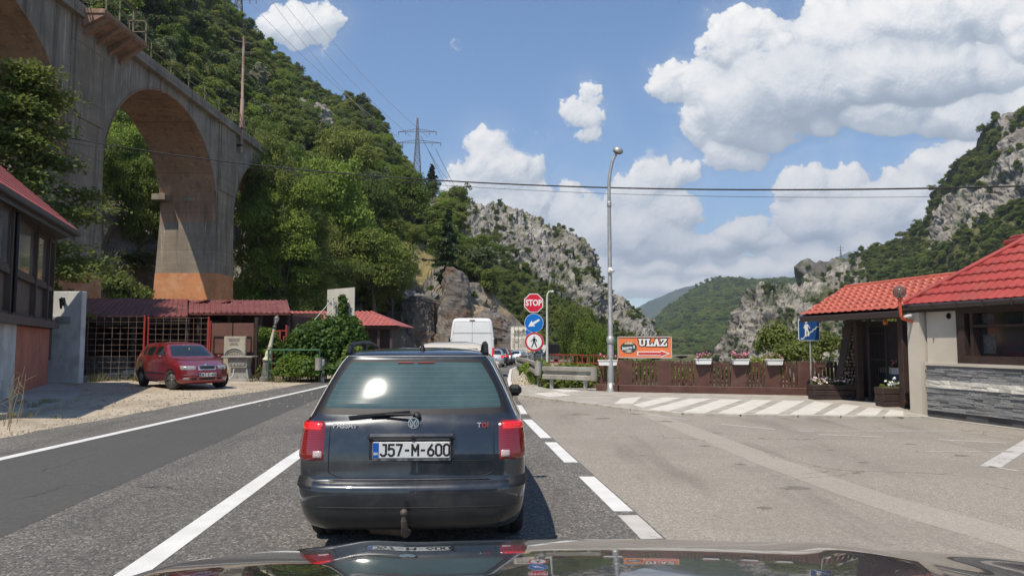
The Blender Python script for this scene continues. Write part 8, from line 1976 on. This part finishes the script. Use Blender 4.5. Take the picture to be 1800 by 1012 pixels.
for i, (px, py, d, rx, ry, lm, lab) in enumerate(((1365, 600, 25.5, 34, 36, 'sumac', 'yellow green bush behind the fence left of the stairs sign'), (1440, 606, 24.8, 44, 26, 'sumac', 'yellow green bush behind the fence just right of the stairs sign'), (1400, 622, 24.4, 40, 22, 'sumac', 'low yellow green bush directly behind the stairs sign pole'),
        (1130, 655, 25.2, 46, 26, 'leafA', 'green bush seen through the slats under the orange sign'), (1200, 660, 24.8, 46, 22, 'leafA', 'green bush seen through the slats right of the orange sign'), (1280, 655, 24.4, 50, 20, 'leafD', 'grey green bush seen through the middle of the fence'), (1340, 650, 24.2, 40, 24, 'leafA', 'green bush low behind the fence under the few flowered box'),
        (1580, 600, 26, 40, 60, 'leafA', 'green bush seen through the entrance gap'))):
    leafy('shrub', [L(px, py, d, rx, ry), L(px - rx * .5, py + ry * .3, d + .3, rx * .6, ry * .7), L(px + rx * .5, py + ry * .25, d - .2, rx * .6, ry * .7), L(px + rx * .1, py - ry * .4, d, rx * .4, ry * .5)], 2200, .075, lm, lab, 'bush', 63 + i, shell=.35)

# weeds and grass tufts
def tufts(name, spots, label, seed, hgt=.35, n=26, lm='leafA'):
    rng = np.random.default_rng(seed); V = []; Fc = []
    for (x, y, z, s) in spots:
        for k in range(n):
            a = rng.uniform(0, 6.28); r = rng.uniform(0, .16) * s * 2; h = hgt * s * rng.uniform(.4, 1.2); w = .012 * s; lean = rng.uniform(.1, .6) * h; bx, by = x + r * math.cos(a), y + r * math.sin(a); px, py = -math.sin(a) * w, math.cos(a) * w; i0 = len(V)
            V += [(bx - px, by - py, z), (bx + px, by + py, z), (bx + lean * .5 * math.cos(a) + px * .7, by + lean * .5 * math.sin(a) + py * .7, z + h * .6), (bx + lean * math.cos(a), by + lean * math.sin(a), z + h)]; Fc.append((i0, i0 + 1, i0 + 2, i0 + 3))
    o = raw_mesh(name, np.array(V), np.array(Fc), 4, M_[lm]); tag(o, label, 'grass', kind='stuff')
M_['drygrass'] = leaf_mat('dry_grass', (.15, .13, .05), (.30, .26, .12), None, .2)
rg2 = random.Random(9); sp = []
for _ in range(26): p = gnd(rg2.uniform(-60, 100), rg2.uniform(712, 740)); sp.append((p.x, p.y, .05, rg2.uniform(.25, .6)))
for _ in range(60): p = gnd(rg2.uniform(145, 380), rg2.uniform(664, 672)); sp.append((p.x, p.y + rg2.uniform(0, 1.5), 0, rg2.uniform(.4, 1.0)))
for _ in range(60): p = gnd(rg2.uniform(430, 570), rg2.uniform(660, 672)); sp.append((p.x, p.y, 0, rg2.uniform(.4, .9)))
tufts('weeds', sp, 'dry weeds and grass tufts along the old house and mesh fence', 3, lm='drygrass')
sp = []
for _ in range(170): y = rg2.uniform(24.5, 46); sp.append((rg2.uniform(.75, 2.0) if y < 34 else rg2.uniform(.55, 1.6), y, z_road(y), rg2.uniform(.5, 1.3)))
for _ in range(60): y = rg2.uniform(26, 45); sp.append((rg2.uniform(.9, 1.8), y, z_road(y), rg2.uniform(.7, 1.4)))
tufts('grass', sp, 'green grass and weeds along the guardrail beside the queue', 4, lm='leafB')
# tall dry stalks at the house corner
b = MB(); t = thing('dry_plant', tuple(gnd(5, 745)), 'thin dry weed stalks in front of the white plaster wall', 'plant')
for k in range(9):
    p = gnd(rg2.uniform(-5, 40), rg2.uniform(735, 760)); a = rg2.uniform(0, 6.28); h = rg2.uniform(.5, 1.25); q = p + Vector((.22 * math.cos(a), .22 * math.sin(a), h)); b.tube([p, p.lerp(q, .5) + Vector((.03, 0, .05)), q], [.008, .006, .003], 4)
    for j in range(4): c = p.lerp(q, .4 + .15 * j); b.tube([c, c + Vector((rg2.uniform(-.18, .18), rg2.uniform(-.18, .18), .12))], .003, 4)
b.build('stalks', mat('dry_stalk', (.24, .20, .12), None, 1, .9), t)
# rubble and stones
def stones(name, spots, label, m, seed, kind='stuff', cat='gravel'):
    rng = random.Random(seed); b = MB()
    for (x, y, z, s) in spots:
        n = 6; ph = rng.random() * 6; top = []; bot = []
        for k in range(n):
            a = ph + 2 * math.pi * k / n; r = s * rng.uniform(.7, 1.15); bot.append((x + r * math.cos(a), y + r * math.sin(a), z - s * .3)); top.append((x + r * .62 * math.cos(a), y + r * .62 * math.sin(a), z + s * rng.uniform(.4, .75)))
        b.add(bot + top, [(k, (k + 1) % n, n + (k + 1) % n, n + k) for k in range(n)] + [tuple(n + k for k in range(n))])
    o = b.build(name, m); tag(o, label, cat, kind=kind); return o
sp = []
for _ in range(420): 
    x = rg2.uniform(-18.6, -13.2); y = rg2.uniform(30.6, 33.6); z = .35 * math.exp(-((x + 15.6) / 1.6) ** 2 - ((y - 32) / 1.2) ** 2); sp.append((x, y, z, rg2.uniform(.03, .13)))
stones('rubble', sp, 'pale rubble and broken stones behind the mesh fence', mat('pale_rubble', (.46, .42, .35), (.33, .30, .25), 6, .95, island=.2), 5)
sp = []
for _ in range(360):
    a = rg2.uniform(0, 6.28); r = rg2.uniform(0, 1) ** .6; x = .40 + .30 * r * math.cos(a); y = 27.0 + 1.5 * r * math.sin(a); z = .42 * (1 - r); sp.append((x, y, z, rg2.uniform(.02, .055)))
stones('gravel', sp, 'small heap of pale gravel beside the guardrail', mat('pale_gravel', (.50, .43, .33), (.38, .32, .24), 9, .95, island=.2), 6)
sp = []
for _ in range(900):
    y = rg2.uniform(8, 26); x = asph_left(y) + .12 - abs(rg2.gauss(0, .45)) ; sp.append((x, y, .004, rg2.uniform(.006, .02)))
for _ in range(500):
    p = gnd(rg2.uniform(150, 560), rg2.uniform(672, 715)); sp.append((p.x, p.y, .0, rg2.uniform(.008, .03)))
for _ in range(260):
    y = rg2.uniform(19, 27); sp.append((rg2.uniform(.2, 1.5), y, .03, rg2.uniform(.01, .035)))
stones('pebbles', sp, 'loose pebbles scattered along the edges of the road and yard', mat('pebble_stone', (.34, .30, .235), (.26, .23, .18), 9, .95, island=.2), 7)
sp = [(at(px, py, d).x, d, height_on(GL, at(px, py, d).x, d) + .3, s) for px, py, d, s in ((700, 330, 160, 3.0), (720, 345, 170, 2.5), (560, 232, 190, 3.4), (572, 245, 185, 2.6), (530, 215, 190, 2.4), (450, 200, 175, 3), (600, 450, 76, 1.4), (690, 425, 92, 1.6), (700, 432, 90, 1.2), (720, 470, 80, 1.0))]

for (x, y, z, s_) in sp:
    n_ = 46; b = MB(); V = []; nr = 14
    for j in range(nr):
        for i in range(22):
            th = math.pi * (j + .5) / nr; ph = 2 * math.pi * i / 22; d_ = Vector((math.sin(th) * math.cos(ph), math.sin(th) * math.sin(ph), math.cos(th)))
            vv = mnoise.voronoi(d_ * 1.6 + Vector((x, y, 0)))[0]; V.append(Vector((x, y, z + s_ * .7)) + Vector((d_.x * 1.2, d_.y, d_.z * 1.15)) * s_ * (.72 + .5 * min(.6, vv[1] - vv[0]) + .16 * fnoise(d_ * 4 + Vector((x, 0, 0)))))
    b.add(V, [(j * 22 + i, (j + 1) * 22 + i, (j + 1) * 22 + (i + 1) % 22, j * 22 + (i + 1) % 22) for j in range(nr - 1) for i in range(22)]); b.add(V[:22], [tuple(range(22))])
    o = b.build('rock_outcrop', M_['ridge'], recalc=True); at_ = o.data.attributes.new('rock', 'FLOAT', 'POINT'); at_.data.foreach_set('value', np.ones(len(o.data.vertices), np.float32)); tag(o, 'pale limestone outcrop among the trees of the hillside', 'rock', 'limestone outcrops on the hillside', kind='structure')
# ------------------------------------------------------------------ pylons and cables
def pylon(name, base, hgt, label, wid=.11, arms=((.62, .26), (.78, .21)), group=None):
    t = thing(name, tuple(base), label, 'pylon', group); b = MB(); w0 = hgt * wid; base = Vector(base)
    def leg(f): w = w0 * (1 - f) ** 1.15 * .5 + hgt * .008; return [base + Vector((sx * w, sy * w, hgt * f)) for sx, sy in ((-1, -1), (1, -1), (1, 1), (-1, 1))]
    fs = [0, .12, .24, .36, .46, .55, .63, .71, .79, .87, 1.0]; th = hgt * .0075
    for f0, f1 in zip(fs[:-1], fs[1:]):
        A_, B_ = leg(f0), leg(f1)
        for k in range(4): b.beam(A_[k], B_[k], th * 1.3); b.beam(A_[k], B_[(k + 1) % 4], th * .8); b.beam(A_[(k + 1) % 4], B_[k], th * .8); b.beam(B_[k], B_[(k + 1) % 4], th * .8)
    b.build('lattice_tower', M_['pyl'], t)
    for f, a in arms:
        b = MB(); z = hgt * f; c = base + Vector((0, 0, z)); A2 = c + Vector((0, 0, hgt * .045))
        for s in (-1, 1):
            tip = c + Vector((s * hgt * a, 0, 0)); b.beam(c, tip, th); b.beam(A2, tip, th)
            for u in (.35, .7): b.beam(c.lerp(tip, u), A2.lerp(tip, u), th * .7)
            for u in (.62, .98): q = c.lerp(tip, u); b.beam(q, q - Vector((0, 0, hgt * .05)), th * 1.3)
        b.build('cross_arm', M_['pyl'], t)
    return t
M_['pyl'] = mat('grey_lattice_steel', (.16, .17, .18), None, 1, .6, metal=.4)
pb = at(733, 312, 235); pt_ = at(731, 208, 235)
pylon('power_pylon', (pb.x, 235, pb.z - 2), pt_.z - pb.z + 2, 'steel lattice power pylon on the skyline beside the lone conifer', arms=((.62, .36), (.72 + .07, .29)))
pb = at(418, 60, 300); pylon('power_pylon', (pb.x, 300, pb.z - 4), 34, 'steel lattice pylon on the wooded crest at the top of the frame', arms=((.55, .22), (.8, .2)))
pb = at(1478, 448, 900); pylon('power_pylon', (pb.x, 900, pb.z - 4), 16, 'tiny distant pylon standing on the far blue ridge', arms=((.6, .3), (.8, .25)))
def cable(name, p, q, sag, r, label, m, cat='cable', n=40, group=None):
    p, q = Vector(p), Vector(q); b = MB(); pts = [p.lerp(q, i / n) - Vector((0, 0, 4 * sag * (i / n) * (1 - i / n))) for i in range(n + 1)]; b.tube(pts, r, 5)
    o = b.build(name, m); tag(o, label, cat, group)
    return o
# thick telephone cable across the road: from the near pier to beyond the restaurant
P0 = at(100, 213, 35.5); P1 = at(1900, 327, 15.5)
def cab_px(pts, r, name, label, m):
    b = MB(); W3 = [at(*p) for p in pts]; P_ = [list(w) for w in W3]; R_ = resample(P_, 60); b.tube([tuple(q) for q in R_], r, 6); o = b.build(name, m); tag(o, label, 'cable'); return o
def catenary(p, q, mid_px, r, name, label):
    """cable between two fixed points whose sag is set by one observed direction"""
    p, q = Vector(p), Vector(q); x, y = p, q; k = (mid_px[0] - CX) / F / CT
    f = (p.x - k * p.y) / ((p.x - k * p.y) - (q.x - k * q.y)); zm = at(mid_px[0], mid_px[1], p.y + (q.y - p.y) * f).z
    sag = ((p.z + (q.z - p.z) * f) - zm) / (4 * f * (1 - f)); return cable(name, p, q, sag, r, label, M_['cable'])
catenary(at(-60, 205, 35.8), at(2050, 318, 19.0), (900, 324, 0), .025, 'telephone_cable', 'thick black cable sagging across the whole road from the viaduct')
catenary(at(-60, 216, 36.2), at(1700, 345, 24.0), (900, 333, 0), .008, 'telephone_cable', 'thin cable hanging just under the thick black cable')
GW = 'high voltage conductors of the pylon on the skyline'
for i, (tx, ty, ax, ay) in enumerate(((455, -30, 703, 262), (480, -20, 722, 240), (520, -10, 752, 241), (400, -40, 702, 243))):
    cable('power_line', at(tx, ty, 285), at(ax, ay, 235), 3.0, .07, 'thin high voltage wire running up the hillside to the skyline pylon', M_['pyl'], 'power line', 30, GW)
for i, (ax, ay, bx, by) in enumerate(((766, 262, 830, 372), (752, 262, 800, 345), (740, 240, 800, 330))):
    cable('power_line', at(ax, ay, 235), at(bx, by, 420), 2.0, .08, 'thin high voltage wire descending from the skyline pylon to the grey ridge', M_['pyl'], 'power line', 30, 'conductors descending to the ridge')
# ------------------------------------------------------------------ air
HAZE = True
if HAZE:
    b = MB(); b.box((1500, 2600, 480), (9000, 8800, 1030)); m = bpy.data.materials.new('haze_air'); m.use_nodes = True; t = m.node_tree; t.nodes.clear()
    o = t.nodes.new('ShaderNodeOutputMaterial'); v = t.nodes.new('ShaderNodeVolumePrincipled'); v.inputs['Color'].default_value = (.80, .88, 1, 1); v.inputs['Density'].default_value = .00014; v.inputs['Anisotropy'].default_value = .25
    t.links.new(v.outputs[0], o.inputs['Volume']); hz_ = b.build('haze', m); tag(hz_, 'thin blue summer haze filling the valley', 'haze', kind='stuff')
